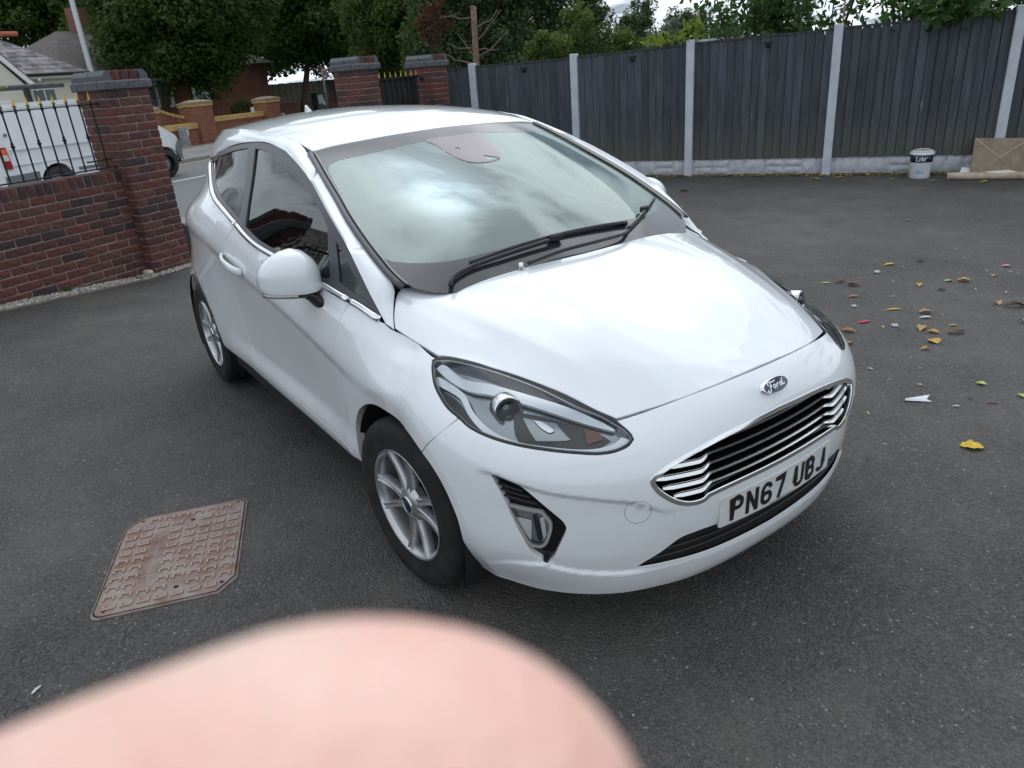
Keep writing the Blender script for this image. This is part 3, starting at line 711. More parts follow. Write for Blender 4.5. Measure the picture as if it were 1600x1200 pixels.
# moss and litter line along the foot of the fence
MOSS=mat('moss',(.055,.06,.012),.95,col2=(.10,.085,.03),vscale=10,bump=.8,bscale=90)
V=[];F=[]; n=240
for i in range(n+1):
    u=-3.9+9.6*i/n; w=.075+.03*math.sin(i*.7)+.02*random.random(); 
    V+=[ff(u,.0,.018+.01*random.random()),ff(u,w*.55,.012+.008*random.random()),ff(u,w,.0015)]
for i in range(n):
    a=i*3; F+=[(a,a+3,a+4,a+1),(a+1,a+4,a+5,a+2)]
o=mesh('moss_strip',V,F,MOSS,None,True); tag(o,'yellow-green moss and dirt along the foot of the fence','moss',kind='stuff')
def scatter_stuff(name,label,cat,pos,mats_sizes):
    pass
def debris(name,label,cat,pts,size,mats_,flat=.35,seed=1):
    rr=random.Random(seed); V=[];F=[];mi=[]
    for (x,y,z) in pts:
        k=rr.uniform(.6,1.3)*size; o=len(V); a=rr.uniform(0,6.28); n=6
        m=rr.randrange(len(mats_))
        ring=[(x+math.cos(a+i*1.047)*k*rr.uniform(.7,1.1),y+math.sin(a+i*1.047)*k*rr.uniform(.5,1.0),z+k*flat*.35*rr.uniform(.6,1.2)) for i in range(n)]
        V+=ring+[(x,y,z+k*flat*rr.uniform(.9,1.6)),]
        base=[(p[0],p[1],z-.002) for p in ring]; V+=base
        for i in range(n): F.append((o+i,o+(i+1)%n,o+n)); mi.append(m); F.append((o+n+1+i,o+n+1+(i+1)%n,o+(i+1)%n,o+i)); mi.append(m)
    ob=mesh(name,V,F,None)
    for m in mats_: ob.data.materials.append(m)
    ob.data.polygons.foreach_set('material_index',mi); tag(ob,label,cat,kind='stuff'); return ob
rr=random.Random(3)
WHITEST=[mat('pebble_white',(.52,.50,.47),.8,var=.2,vscale=50),mat('pebble_tan',(.34,.29,.23),.8,var=.2,vscale=50),mat('pebble_grey',(.20,.20,.20),.8,var=.2,vscale=50)]
pts=[]
for i in range(2600):
    s=rr.uniform(-2.4,.42); t=rr.uniform(.01,.22)**1.0 if s<-.09 else rr.uniform(.13,.24); p=wf(s,t,0); pts.append((p[0],p[1],float(gz_drive(s,t))+.006))
debris('gravel_strip','strip of white and grey pebbles along the foot of the front wall','gravel',pts,.011,WHITEST,.9,9)
pts=[]
for i in range(420):
    u=rr.uniform(-3.5,5.5); nn=rr.uniform(.02,.13); p=ff(u,nn,0); pts.append((p[0],p[1],.012))
debris('leaf_litter','brown leaf litter caught along the foot of the fence','leaf litter',pts,.022,[mat('litter_brown',(.13,.075,.035),.9,var=.3,vscale=60),mat('litter_tan',(.28,.20,.09),.9,var=.3,vscale=60),mat('litter_dark',(.045,.03,.02),.9)],.4,4)
# edging board between gravel and asphalt
V=[];F=[]
for i in range(21):
    s=-2.5+2.35*i/20; z=float(gz_drive(s,.235))
    for t,dz in ((.228,-.02),(.228,.012),(.246,.012),(.246,-.02)): V.append(wf(s,t,z+dz))
for i in range(20):
    for k in range(4): a=i*4+k;b=i*4+(k+1)%4; F.append((a,b,b+4,a+4))
o=mesh('edging_strip',V,F,mat('edging_tan',(.24,.19,.15),.85,var=.3,vscale=15)); fixn(o); tag(o,'thin weathered edging strip between the white pebbles and the asphalt','edging')
# small weeds at the wall foot
def tuft(name,label,s,t,n,h,seed,m):
    r=random.Random(seed); V=[];F=[]; z=float(gz_drive(s,t)); c=wf(s,t,z)
    for i in range(n):
        a=r.uniform(0,6.28); l=h*r.uniform(.5,1.1); w=.004; x=c[0]+r.gauss(0,.035); y=c[1]+r.gauss(0,.02); dx,dy=math.cos(a)*l*.5,math.sin(a)*l*.5; o=len(V)
        V+=[(x-w*math.sin(a),y+w*math.cos(a),c[2]),(x+w*math.sin(a),y-w*math.cos(a),c[2]),(x+dx*.6+w,y+dy*.6,c[2]+l*.6),(x+dx,y+dy,c[2]+l*.8)]; F+=[(o,o+1,o+2),(o,o+2,o+3)]
    ob=mesh(name,V,F,m); tag(ob,label,'weed')
WEED=mat('weed_green',(.08,.13,.03),.7,col2=(.14,.19,.05),vscale=30)
tuft('weed','small green weed at the wall foot among the pebbles, left of the other one',-.93,.03,60,.07,1,WEED)
tuft('weed','thin mossy weed tuft on the pebbles nearer the gate pillar',-.30,.15,60,.045,2,WEED)
bm=bevel_box(.10,.07,.05,.02,seg=2); xform(bm,Matrix.Translation(wf(-.13,.07,.03))@Matrix.Rotation(.4,4,'Z')); o=bm_obj('stone',bm,mat('stone_cream',(.48,.42,.30),.85,var=.2,vscale=20),None,True); tag(o,'single cream stone in the corner between wall and gate pillar','stone')
# ------------------------------------------------------------------ lifts
def _norm(fun,P,off,sgn):
    e=1.5e-3; X=fun(P[:,0],P[:,1]); a=fun(P[:,0]+e,P[:,1])-fun(P[:,0]-e,P[:,1]); b=fun(P[:,0],P[:,1]+e)-fun(P[:,0],P[:,1]-e)
    n=np.cross(a,b)*sgn; n/=np.linalg.norm(n,axis=1)[:,None]+1e-12
    return X+n*off,n
def fS(x,z): return np.stack([x,-Y(x,z),z],1)
def LS(P,off=0): return _norm(fS,P,off,1)          # right side, normal -y
def dentF(th,z):
    a=np.abs(th)
    zl=np.interp(a,[0,.45,.54,.66,.78,.87,.94,1.1],[.46,.50,.545,.569,.587,.607,.622,.63])
    w=np.clip((a-.36)/.25,0,1)*np.clip((1.0-a)/.08,0,1); w=w*w*(3-2*w)
    s=np.clip((zl-z)/.022,0,1); s=s*s*(3-2*s); f=np.clip((z-.36)/.14,0,1)
    d=-.016*w*s*(.35+.65*f)
    zp=np.interp(a,[0,.42,.52,.61,.70,.80,.9,1.05],[.285,.30,.300,.306,.319,.345,.33,.26])
    t=np.clip((zp-z)/.016,0,1); t=t*t*(3-2*t); v=np.clip((1.0-a)/.18,0,1)
    return d+(.004+.007*np.clip((a-.45)/.12,0,1))*t*v
def fF(th,z):
    r=RHO(th,z)+dentF(th,z); return np.stack([XC+r*np.cos(th),-r*np.sin(th),z],1)
def LF_(P,off=0): return _norm(fF,P,off,-1)
def fT(fun): return lambda x,y: np.stack([x,y,fun(x,y)],1)
def ZH2(x,y):
    a=np.abs(y); xf=np.interp(a,HFY,HFX); zf=np.interp(a,HFY,HFZ); d=np.clip(xf-x,0,None); w=np.exp(-(d/.10)**2)*np.clip((.54-a)/.05,0,1)
    return ZH(x,y)+(zf-ZH(xf,a))*w
def LH(P,off=0): return _norm(fT(ZH2),P,off,1)
def LW(P,off=0): return _norm(fT(ZW),P,off,1)
def LR(P,off=0): return _norm(fT(ZR),P,off,1)
def symy(R):
    """right-hand half outline (from centre to centre, y<=0 side) -> full closed outline"""
    R=np.asarray(R); L=R[::-1]*[1,-1]; o=np.concatenate([R,L]); k=[0]
    for i in range(1,len(o)):
        if np.linalg.norm(o[i]-o[k[-1]])>1e-4: k.append(i)
    o=o[k]; return o[:-1] if np.linalg.norm(o[0]-o[-1])<1e-4 else o
def symth(R): return symy(np.asarray(R)[:,::-1])[:,::-1]      # (theta,z) outlines
# ------------------------------------------------------------------ car materials
def paint_mat():
    m=mat('white_paint',(.76,.785,.81),.32,0,.5,coat=1.0); nt=m.node_tree; b=nt.nodes['Principled BSDF']; L=nt.links
    b.inputs['Coat Roughness'].default_value=.02; b.inputs['Coat IOR'].default_value=1.55
    tc=nt.nodes.new('ShaderNodeTexCoord')
    def nz(sc,det): 
        t=nt.nodes.new('ShaderNodeTexNoise'); t.inputs['Scale'].default_value=sc; t.inputs['Detail'].default_value=det; L.new(tc.outputs['Object'],t.inputs[0]); return t
    # road film low on the body, a few flecks of dirt
    sep=nt.nodes.new('ShaderNodeSeparateXYZ'); L.new(tc.outputs['Object'],sep.inputs[0])
    mr=nt.nodes.new('ShaderNodeMapRange'); mr.inputs[1].default_value=.75; mr.inputs[2].default_value=.2; L.new(sep.outputs[2],mr.inputs[0])
    t=nz(9,5); mu=nt.nodes.new('ShaderNodeMath'); mu.operation='MULTIPLY'; L.new(mr.outputs[0],mu.inputs[0]); L.new(t.outputs['Fac'],mu.inputs[1])
    mu2=nt.nodes.new('ShaderNodeMath'); mu2.operation='MULTIPLY'; mu2.inputs[1].default_value=.42; L.new(mu.outputs[0],mu2.inputs[0])
    vo=nt.nodes.new('ShaderNodeTexVoronoi'); vo.inputs['Scale'].default_value=26; L.new(tc.outputs['Object'],vo.inputs[0])
    sp=nt.nodes.new('ShaderNodeValToRGB'); sp.color_ramp.elements[0].position=.030; sp.color_ramp.elements[0].color=(1,1,1,1); sp.color_ramp.elements[1].position=.055; sp.color_ramp.elements[1].color=(0,0,0,1); L.new(vo.outputs['Distance'],sp.inputs[0])
    sel=nt.nodes.new('ShaderNodeMath'); sel.operation='GREATER_THAN'; sel.inputs[1].default_value=.80; s2=nt.nodes.new('ShaderNodeSeparateColor'); L.new(vo.outputs['Color'],s2.inputs[0]); L.new(s2.outputs[0],sel.inputs[0])
    lo=nt.nodes.new('ShaderNodeMapRange'); lo.inputs[1].default_value=.80; lo.inputs[2].default_value=.55; L.new(sep.outputs[2],lo.inputs[0])
    m3=nt.nodes.new('ShaderNodeMath'); m3.operation='MULTIPLY'; L.new(sp.outputs[0],m3.inputs[0]); L.new(sel.outputs[0],m3.inputs[1])
    m4=nt.nodes.new('ShaderNodeMath'); m4.operation='MULTIPLY'; L.new(m3.outputs[0],m4.inputs[0]); L.new(lo.outputs[0],m4.inputs[1])
    mx=nt.nodes.new('ShaderNodeMixRGB'); mx.inputs[1].default_value=(.76,.785,.81,1); mx.inputs[2].default_value=(.46,.44,.41,1); L.new(mu2.outputs[0],mx.inputs[0])
    mx2=nt.nodes.new('ShaderNodeMixRGB'); mx2.inputs[2].default_value=(.10,.085,.07,1); L.new(mx.outputs[0],mx2.inputs[1]); L.new(m4.outputs[0],mx2.inputs[0]); L.new(mx2.outputs[0],b.inputs['Base Color'])
    return m
PAINT=paint_mat()
BLACKPL=mat('black_plastic',(.018,.018,.02),.42,0,.5,var=.25,vscale=40)
GLOSSBLK=mat('gloss_black',(.008,.008,.009),.08,0,.6)
TRIMGREY=mat('pillar_film',(.055,.055,.062),.30,0,.5)
CHROME=mat('chrome',(.82,.82,.83),.10,1)
SATINCH=mat('satin_chrome',(.78,.77,.75),.20,1)
RUBBER=mat('tyre_rubber',(.022,.021,.021),.78,0,.3,var=.3,vscale=14,bump=.15,bscale=90)
ALLOY=mat('alloy_silver',(.50,.50,.51),.30,.85,.5,var=.12,vscale=20)
RUSTY=mat('brake_iron',(.10,.075,.055),.7,.5,col2=(.17,.16,.15),vscale=25)
DARK=mat('dark_cavity',(.010,.010,.011),.8)
WSGLASS=glass_mat('windscreen_glass',(.70,.88,.84),2.35,refl=(.86,1.0,.97))
SIDEGLASS=glass_mat('side_glass',(.34,.44,.41),1.60,refl=(.96,1,.99))
PRIVGLASS=glass_mat('privacy_glass',(.05,.055,.055),1.36)
LENS=glass_mat('clear_lens',(.93,.95,.96),1.42)
LAMPGREY=mat('lamp_housing',(.30,.31,.325),.15,.9)
LAMPDARK=mat('lamp_dark',(.035,.036,.04),.15,0,.6)
DRL=mat('lamp_white_guide',(.88,.90,.92),.12,.25,.6,coat=.8)
REFLECTOR=mat('lamp_reflector',(.72,.73,.74),.16,1)
AMBER=mat('amber_reflector',(.17,.045,.018),.25,0,.6,coat=.4)
REDLENS=mat('red_lens',(.28,.012,.012),.12,0,.6,coat=.6)
SEAT=mat('seat_cloth',(.020,.021,.024),.9,var=.3,vscale=30,bump=.2,bscale=300)
DASH=mat('dashboard_plastic',(.022,.024,.025),.55,var=.2,vscale=30)
LINING=mat('headlining',(.42,.42,.41),.9)
PLATEW=mat('plate_white',(.62,.62,.60),.30,0,.5,var=.06,vscale=30)
INK=mat('plate_black',(.012,.012,.012),.4)
OVALBLUE=mat('badge_blue',(.006,.014,.055),.12,.2,.6,coat=1)
# ------------------------------------------------------------------ the car
car=thing('hatchback_car','white three-door hatchback parked on the dark asphalt driveway, facing the camera','car',(0,0,0))
BOTH=('R','L')
# bonnet
hr=[(-.048,0.),(-.051,-.215),(-.075,-.388),(-.12,-.514),(-.165,-.588),(-.204,-.645)]
hs=[(-.204,-.645),(-.188,-.677),(-.155,-.705),(-.120,-.730),(-.089,-.7455)]
he=[(-.089,-.7455),(.02,-.7295),(.125,-.7145)]
he2=[(.125,-.7145),(.155,-.697),(.20,-.675),(.29,-.635),(.36,-.602),(.44,-.567),(.52,-.532),(.60,-.50),(.651,-.473)]
hf=[(.651,-.473),(.677,-.409),(.71,-.32),(.733,-.217),(.745,-.097),(.747,0.)]
half=chain(hr,hs,he,he2,hf,step=.014)
panel('bonnet',LH,symy(half),[],PAINT,car,h=.018,gap=.0032,thick=.035)
# front bumper with its openings
hoodF=[(0.,.779),(.114,.777),(.255,.769),(.376,.758),(.485,.745),(.562,.736)]
hlin=[(.562,.736),(.573,.739),(.545,.723),(.526,.707),(.522,.697),(.535,.686),(.569,.676),(.619,.672),(.689,.677),(.778,.684),(.872,.692),(.954,.702),(1.025,.716),(1.067,.731)]
hlin=[(.562,.736)]+hlin[2:]
seamF=[(1.067,.731),(1.117,.694),(1.176,.644),(1.224,.597)]
archF=[(1.224,.597),(1.178,.575),(1.138,.544),(1.111,.512),(1.09,.475),(1.072,.433),(1.066,.37),(1.072,.31),(1.078,.27)]
botF=[(1.078,.27),(1.06,.225),(1.0,.203),(.923,.2),(.812,.2),(.709,.2),(.609,.2),(.511,.2),(.404,.198),(.271,.192),(.127,.192),(0.,.195)]
bump=symth(chain(hoodF,hlin,seamF,archF,botF,step=.014))
grF_t=[(0.,.677),(.09,.674),(.178,.669),(.266,.660),(.359,.645),(.434,.625),(.478,.606)]
grF_e=[(.478,.606),(.489,.597),(.491,.588),(.487,.577),(.473,.555),(.441,.525),(.405,.502),(.375,.491),(.345,.487),(.322,.490),(.308,.499)]
grF_b=[(.308,.499),(.27,.503),(.185,.507),(.09,.508),(0.,.508)]
grille=symth(chain(grF_t,grF_e,grF_b,step=.010))
inF=chain([(0.,.287),(.143,.291),(.28,.295),(.419,.302),(.48,.303),(.528,.304)],[(.528,.304),(.51,.317),(.458,.346),(.395,.384),(.352,.389),(.318,.390),(.15,.384),(0.,.380)],step=.010)
intake=symth(inF)
fogF=chain([(.937,.603),(.928,.608),(.919,.608),(.889,.601),(.865,.592),(.837,.575),(.799,.544),(.756,.505),(.733,.482),(.725,.464),(.729,.446),(.750,.397)],[(.750,.397),(.772,.347),(.779,.340),(.788,.339),(.804,.347),(.827,.368),(.853,.419),(.877,.472),(.901,.531),(.925,.578),(.937,.603)],step=.008)
fogL=fogF*[-1,1]
panel('front_bumper',LF_,bump,[grille,intake,fogF,fogL[::-1]],PAINT,car,h=.0085,gap=.0022,thick=.030,hthick=(.03,.004,.03,.03))
# wings, doors, quarter panels, sills (right-hand side and its mirror image)
wing=chain([(-.128,.903),(-.089,.8845),(.022,.8645),(.131,.8435)],[(.131,.8435),(.125,.839),(.137,.829),(.158,.814),(.188,.793),(.233,.769),(.282,.747),(.331,.732)],
 [(.331,.732),(.303,.694),(.252,.644),(.207,.597)],[(.207,.597),(.151,.622),(.091,.637),(.008,.647),(-.042,.649),(-.099,.646),(-.161,.63),(-.213,.604),(-.255,.573),(-.294,.528),(-.32,.482),(-.331,.436),(-.338,.36),(-.341,.27)],
 [(-.341,.27),(-.39,.27)],[(-.39,.27),(-.392,.36),(-.398,.399),(-.409,.46),(-.409,.551),(-.403,.656),(-.378,.761),(-.359,.835),(-.344,.891),(-.323,.937)],[(-.325,.939),(-.245,.928),(-.141,.906),(-.128,.903)],step=.013)
panel('wing',LS,wing,[],PAINT,car,h=.016,sides=BOTH,gap=.0028,thick=.035)
door=chain([(-.392,.362),(-.398,.399),(-.409,.46),(-.409,.551),(-.403,.656),(-.378,.761),(-.359,.835),(-.344,.891),(-.325,.939)],[(-.325,.939),(-.514,.957),(-.709,.972),(-.973,.99),(-1.192,1.006),(-1.35,1.027),(-1.498,1.057)],
 [(-1.498,1.057),(-1.545,1.02),(-1.59,.95),(-1.635,.85),(-1.65,.72),(-1.63,.58),(-1.585,.47),(-1.54,.40)],[(-1.54,.40),(-1.52,.387),(-1.3,.387),(-1.0,.386),(-.692,.384),(-.45,.378),(-.392,.362)],step=.015)
panel('door',LS,door,[],PAINT,car,h=.02,sides=BOTH,gap=.0028,thick=.035)
sill=chain([(-.341,.262),(-.392,.262),(-.392,.350),(-.45,.372),(-.692,.380),(-1.0,.382),(-1.3,.383),(-1.52,.383)],[(-1.52,.383),(-1.56,.41),(-1.60,.30),(-1.60,.245)],[(-1.60,.245),(-1.0,.245),(-.341,.245)],step=.02)
panel('sill',LS,sill,[],PAINT,car,h=.025,sides=BOTH)
aa=np.radians(np.arange(5,176,5)); rarc=[(-2.493+.353*math.cos(t),.305+.353*math.sin(t)) for t in aa]
quarter=chain([(-1.60,.245),(-1.60,.30),(-1.545,.402),(-1.59,.472),(-1.635,.582),(-1.655,.72),(-1.64,.85),(-1.595,.95),(-1.55,1.02),(-1.502,1.06)],
 [(-1.502,1.06),(-1.743,1.104),(-1.929,1.135),(-2.03,1.150),(-2.12,1.165),(-2.30,1.205),(-2.44,1.244),(-2.51,1.275)],[(-2.51,1.275),(-2.68,1.280),(-2.85,1.275),(-2.98,1.262)],
 [(-2.98,1.262),(-3.03,1.15),(-3.06,1.0),(-3.09,.80),(-3.11,.6),(-3.10,.4),(-3.06,.25)],[(-3.06,.25),(-2.86,.25),(-2.845,.30)],rarc[::-1],[rarc[0],(-2.10,.26),(-2.0,.245),(-1.60,.245)],step=.016)
panel('rear_quarter_panel',LS,quarter,[],PAINT,car,h=.024,sides=BOTH,gap=.0026,thick=.035)
# roof
ws_top=[(-.952,0.),(-.955,-.15),(-.982,-.378),(-1.006,-.481),(-1.024,-.560)]
rf_side=[(-1.026,-.562),(-1.138,-.563),(-1.254,-.562),(-1.5,-.562),(-2.0,-.553),(-2.4,-.515),(-2.7,-.455),(-2.95,-.38)]
rf_rear=[(-2.95,-.38),(-3.0,-.22),(-3.02,0.)]
panel('roof',LR,symy(chain(ws_top,rf_side,rf_rear,step=.025)),[],PAINT,car,h=.035,gap=.002,thick=.02)
# A-pillar and cant rail
def rail():
    A=[(-.089,-.747,.887),(-.120,-.730,.918),(-.155,-.707,.945),(-.172,-.693,.964),(-.180,-.685,.988),(-.205,-.684,1.016),(-.282,-.685,1.055),(-.40,-.680,1.109),(-.532,-.667,1.167),(-.674,-.64,1.229),(-.823,-.616,1.289),(-.92,-.600,1.327),(-1.017,-.583,1.362)]
    for x,y in rf_side[1:]: A.append((x,y-.004,float(ZR(np.array([x]),np.array([y]))[0])))
    Bq=[(-.126,.903),(-.130,.908),(-.145,.922),(-.170,.943),(-.196,.964),(-.222,.984),(-.30,1.046),(-.407,1.119),(-.52,1.173),(-.643,1.225),(-.76,1.272),(-.86,1.305),(-.968,1.335),(-1.10,1.367),(-1.215,1.387),(-1.50,1.406),(-1.95,1.376),(-2.47,1.291),(-2.70,1.284),(-2.97,1.264)]
    B=[(x,-float(Y(np.array([x]),np.array([z]))[0]),z) for x,z in Bq]
    A=np.array(A);B=np.array(B); n=len(A); assert len(B)==n
    t=np.arange(n,dtype=float); T=np.linspace(0,n-1,(n-1)*6+1)
    def ev(Q): return np.stack([herm(nat(t,Q[:,k]),T) for k in range(3)],1)
    a=ev(A);b=ev(B); tg=np.gradient(.5*(a+b),axis=0); ac=b-a; nn=np.cross(tg,ac); nn/=np.linalg.norm(nn,axis=1)[:,None]
    nn*=np.where(nn[:,1]<0,1,-1)[:,None]
    w=np.linalg.norm(ac,axis=1); K=9; V=[];F=[]
    bul=np.clip(w*.15,.003,.011)
    for i in range(len(T)):
        for k in range(K):
            s=k/(K-1); V.append(a[i]+ac[i]*s+nn[i]*bul[i]*4*s*(1-s)*(.75+.25*s))
    for i in range(len(T)-1):
        for k in range(K-1): q=i*K+k; F.append((q,q+1,q+K+1,q+K))
    return np.array(V),F
rv,rfc=rail()
mesh('roof_pillar',rv,[f[::-1] for f in rfc],PAINT,car,True); mesh('roof_pillar',rv*[1,-1,1],rfc,PAINT,car,True)
# windscreen, its black border, side mouldings and scuttle
ge=[(-1.020,-.563),(-.984,-.571),(-.741,-.616),(-.46,-.66),(-.30,-.672),(-.20,-.668),(-.12,-.64)]
gb=[(-.12,-.64),(-.06,-.58),(.02,-.4),(.06,-.2),(.07,0.)]
wo=symy(chain(ws_top[:-1]+[(-1.020,-.553)],[(-1.018,-.560)]+ge[1:],gb,step=.02)); wo=inset(wo,.004)
frit_in=symy(chain([(-.850,0.),(-.853,-.12),(-.860,-.325),(-.878,-.431),(-.897,-.490),(-.895,-.545),(-.862,-.575)],[(-.862,-.575),(-.604,-.626),(-.41,-.655),(-.311,-.658),(-.272,-.645),(-.223,-.596),(-.16,-.483),(-.128,-.347),(-.110,-.167),(-.106,0.)],step=.02))
ws=panel('windscreen',LW,inset(frit_in,-.003),[],WSGLASS,car,h=.05,thick=0,gap=0,off=.002)[0]
panel('windscreen_border',LW,inset(wo,.002),[frit_in],mat('frit_black',(.030,.031,.034),.10,0,.9),car,h=.05,thick=.003,gap=0,off=.0025)
sens=symy(catmull([(-.852,0.),(-.852,-.135),(-.80,-.118),(-.72,-.112),(-.66,-.098),(-.615,-.07),(-.60,-.03),(-.598,0.)],.02)); 
tri_=np.array([(-.655,.015),(-.612,.010),(-.606,.062),(-.622,.066)]);a_=np.linspace(0,2*math.pi,13)[:-1];rnd=np.stack([-.735+.013*np.cos(a_),-.055+.013*np.sin(a_)],1)
panel('sensor_housing',LW,sens,[tri_,rnd],mat('sensor_patch',(.16,.12,.125),.12,0,.9),car,h=.05,thick=.004,gap=0,off=.0045)
mo=[(-1.028,-.575),(-1.0,-.579),(-.823,-.612),(-.674,-.636),(-.532,-.66),(-.4,-.674),(-.282,-.679),(-.2,-.677),(-.150,-.668)]
def strip(name,lift,pts,w,th,m,par,off=.003,sides=BOTH,step=.03):
    """moulding: thin raised band along a chart curve"""
    c=catmull(pts,step); t=np.gradient(c,axis=0); t/=np.linalg.norm(t,axis=1)[:,None]; nv=np.stack([-t[:,1],t[:,0]],1)
    rows=[]
    for s,o in ((-.5,-.004),(-.5,th*.6),(-.3,th),(.3,th),(.5,th*.6),(.5,-.004)):
        X,_=lift(c+nv*w*s,off+o); rows.append(X)
    V=np.concatenate(rows);n=len(c);F=[]
    for k in range(5):
        for i in range(n-1): F.append((k*n+i,k*n+i+1,(k+1)*n+i+1,(k+1)*n+i))
    F.append(tuple(k*n for k in range(6))); F.append(tuple(k*n+n-1 for k in range(5,-1,-1)))
    r=[]
    for s in sides:
        o=mesh(name,V*[1,-1,1] if s=='L' else V,F if s=='L' else [f[::-1] for f in F],m,par,True)
        bmx=bmesh.new(); bmx.from_mesh(o.data); bmesh.ops.recalc_face_normals(bmx,faces=bmx.faces); bmx.to_mesh(o.data); bmx.free(); r.append(o)
    return r
strip('windscreen_moulding',LW,mo,.020,.006,TRIMGREY,car,off=.006)
strip('windscreen_seal',LW,[(x,y+.018) for x,y in mo],.004,.003,mat('seal_pale',(.42,.40,.37),.5),car,off=.010)
cw=symy(chain([(-.085,0.),(-.08,-.2),(-.095,-.36),(-.125,-.47),(-.16,-.54)],[(-.16,-.54),(-.10,-.56),(-.04,-.5),(.03,-.4),(.07,-.2),(.08,0.)],step=.03))
panel('scuttle_panel',LW,cw,[],BLACKPL,car,h=.05,thick=.02,gap=0,off=-.012)
# wipers
def seg_bar(name,pts,w,h,m,par):
    V,F=tube(catmull(np.array(pts),.02),1,8); P=catmull(np.array(pts),.02); n=8
    V=V.reshape(len(P),n,3)-P[:,None,:]; V=V*[1,1,h/w]*w/2+P[:,None,:]; return mesh(name,V.reshape(-1,3),F,m,par,True)
wip=thing('dummy','','') ; bpy.data.objects.remove(wip)
wa=seg_bar('wiper_arm',[(-.05,-.545,.995),(-.075,-.52,1.012),(-.085,-.45,1.028),(-.072,-.30,1.048),(-.064,-.12,1.062)],.016,.016,BLACKPL,car)
seg_bar('wiper_blade',[(-.105,-.432,1.034),(-.095,-.25,1.054),(-.085,-.05,1.064),(-.080,.12,1.062),(-.082,.27,1.052)],.010,.024,GLOSSBLK,wa)
bm=bevel_box(.024,.055,.026,.006); xform(bm,Matrix.Translation((-.07,-.085,1.066))); bm_obj('wiper_joint',bm,BLACKPL,wa)
wb=seg_bar('wiper_arm',[(-.005,-.26,1.018),(-.005,-.12,1.032),(.0,.05,1.036),(-.02,.20,1.034),(-.05,.25,1.036)],.014,.014,BLACKPL,car)
seg_bar('wiper_blade',[(-.045,.24,1.038),(-.118,.385,1.058),(-.234,.570,1.081)],.012,.024,GLOSSBLK,wb)
bm=bevel_box(.022,.04,.026,.006); xform(bm,Matrix.Translation((-.15,.43,1.072))); bm_obj('wiper_joint',bm,BLACKPL,wb)
V,F=lathe([(0,.012),(.008,.012),(.011,.004),(.011,-.01)],16,'z'); mesh('washer_jet',V+np.array((-.015,-.285,1.012)),F,SATINCH,car,True)
# ---- glasshouse
dlo=[(-.130,.909),(-.17,.942),(-.222,.982),(-.278,1.028),(-.338,1.071),(-.407,1.117),(-.479,1.152),(-.559,1.188),(-.643,1.223),(-.75,1.266),(-.86,1.303),(-.968,1.333),(-1.08,1.361),(-1.215,1.385),(-1.358,1.399),(-1.534,1.403),(-1.691,1.400),(-1.878,1.381),(-2.12,1.352),(-2.33,1.322),(-2.45,1.297),(-2.49,1.277)]
ctop=[(-.140,.919),(-.253,.944),(-.332,.955),(-.522,.974),(-.719,.989),(-.972,1.008),(-1.209,1.025),(-1.36,1.050),(-1.504,1.078),(-1.76,1.128),(-1.935,1.158),(-2.10,1.184),(-2.30,1.222),(-2.44,1.256),(-2.49,1.277)]
frame_out=chain(dlo,ctop[::-1],step=.02)
dg=chain([(-1.58,1.376),(-1.507,1.376),(-1.362,1.366),(-1.222,1.349),(-1.087,1.327),(-.98,1.303),(-.864,1.269),(-.752,1.233),(-.654,1.196),(-.575,1.160)],[(-.570,1.150),(-.49,1.000)],[(-.49,.996),(-.522,.986),(-.719,1.000),(-.972,1.019),(-1.209,1.037),(-1.392,1.068)],[(-1.395,1.072),(-1.48,1.20),(-1.58,1.374)],step=.02)
qg=chain([(-2.440,1.274),(-2.30,1.302),(-2.13,1.325),(-1.913,1.355),(-1.70,1.374)],[(-1.695,1.372),(-1.63,1.30),(-1.578,1.221),(-1.492,1.100)],[(-1.494,1.092),(-1.76,1.140),(-1.935,1.170),(-2.10,1.196),(-2.28,1.232),(-2.435,1.270)],step=.02)
tg=chain([(-.492,1.118),(-.424,.993)],[(-.424,.990),(-.332,.972),(-.253,.959),(-.222,.954)],[(-.220,.957),(-.282,.998),(-.35,1.040),(-.423,1.086),(-.490,1.120)],step=.02)
panel('window_frame',LS,frame_out,[dg,qg,tg],TRIMGREY,car,h=.03,thick=.018,gap=0,off=-.004,sides=BOTH)
panel('door_window',LS,inset(dg,-.006),[],SIDEGLASS,car,h=.06,thick=0,gap=0,off=-.012,sides=BOTH)
panel('quarter_window',LS,inset(qg,-.006),[],PRIVGLASS,car,h=.06,thick=0,gap=0,off=-.010,sides=BOTH)
panel('quarter_light',LS,inset(tg,-.006),[],SIDEGLASS,car,h=.06,thick=0,gap=0,off=-.010,sides=BOTH)
strip('chrome_waist_trim',LS,[(-.150,.912),(-.245,.935),(-.325,.947)],.020,.008,CHROME,car,off=.002)
strip('chrome_waist_trim',LS,[(-.332,.948),(-.518,.966),(-.714,.981),(-.972,.999),(-1.20,1.016),(-1.36,1.040),(-1.497,1.068)],.020,.008,CHROME,car,off=.002)
strip('chrome_waist_trim',LS,[(-1.503,1.069),(-1.75,1.117),(-1.932,1.147),(-2.06,1.170),(-2.20,1.196),(-2.36,1.231),(-2.465,1.263)],.018,.008,CHROME,car,off=.002)
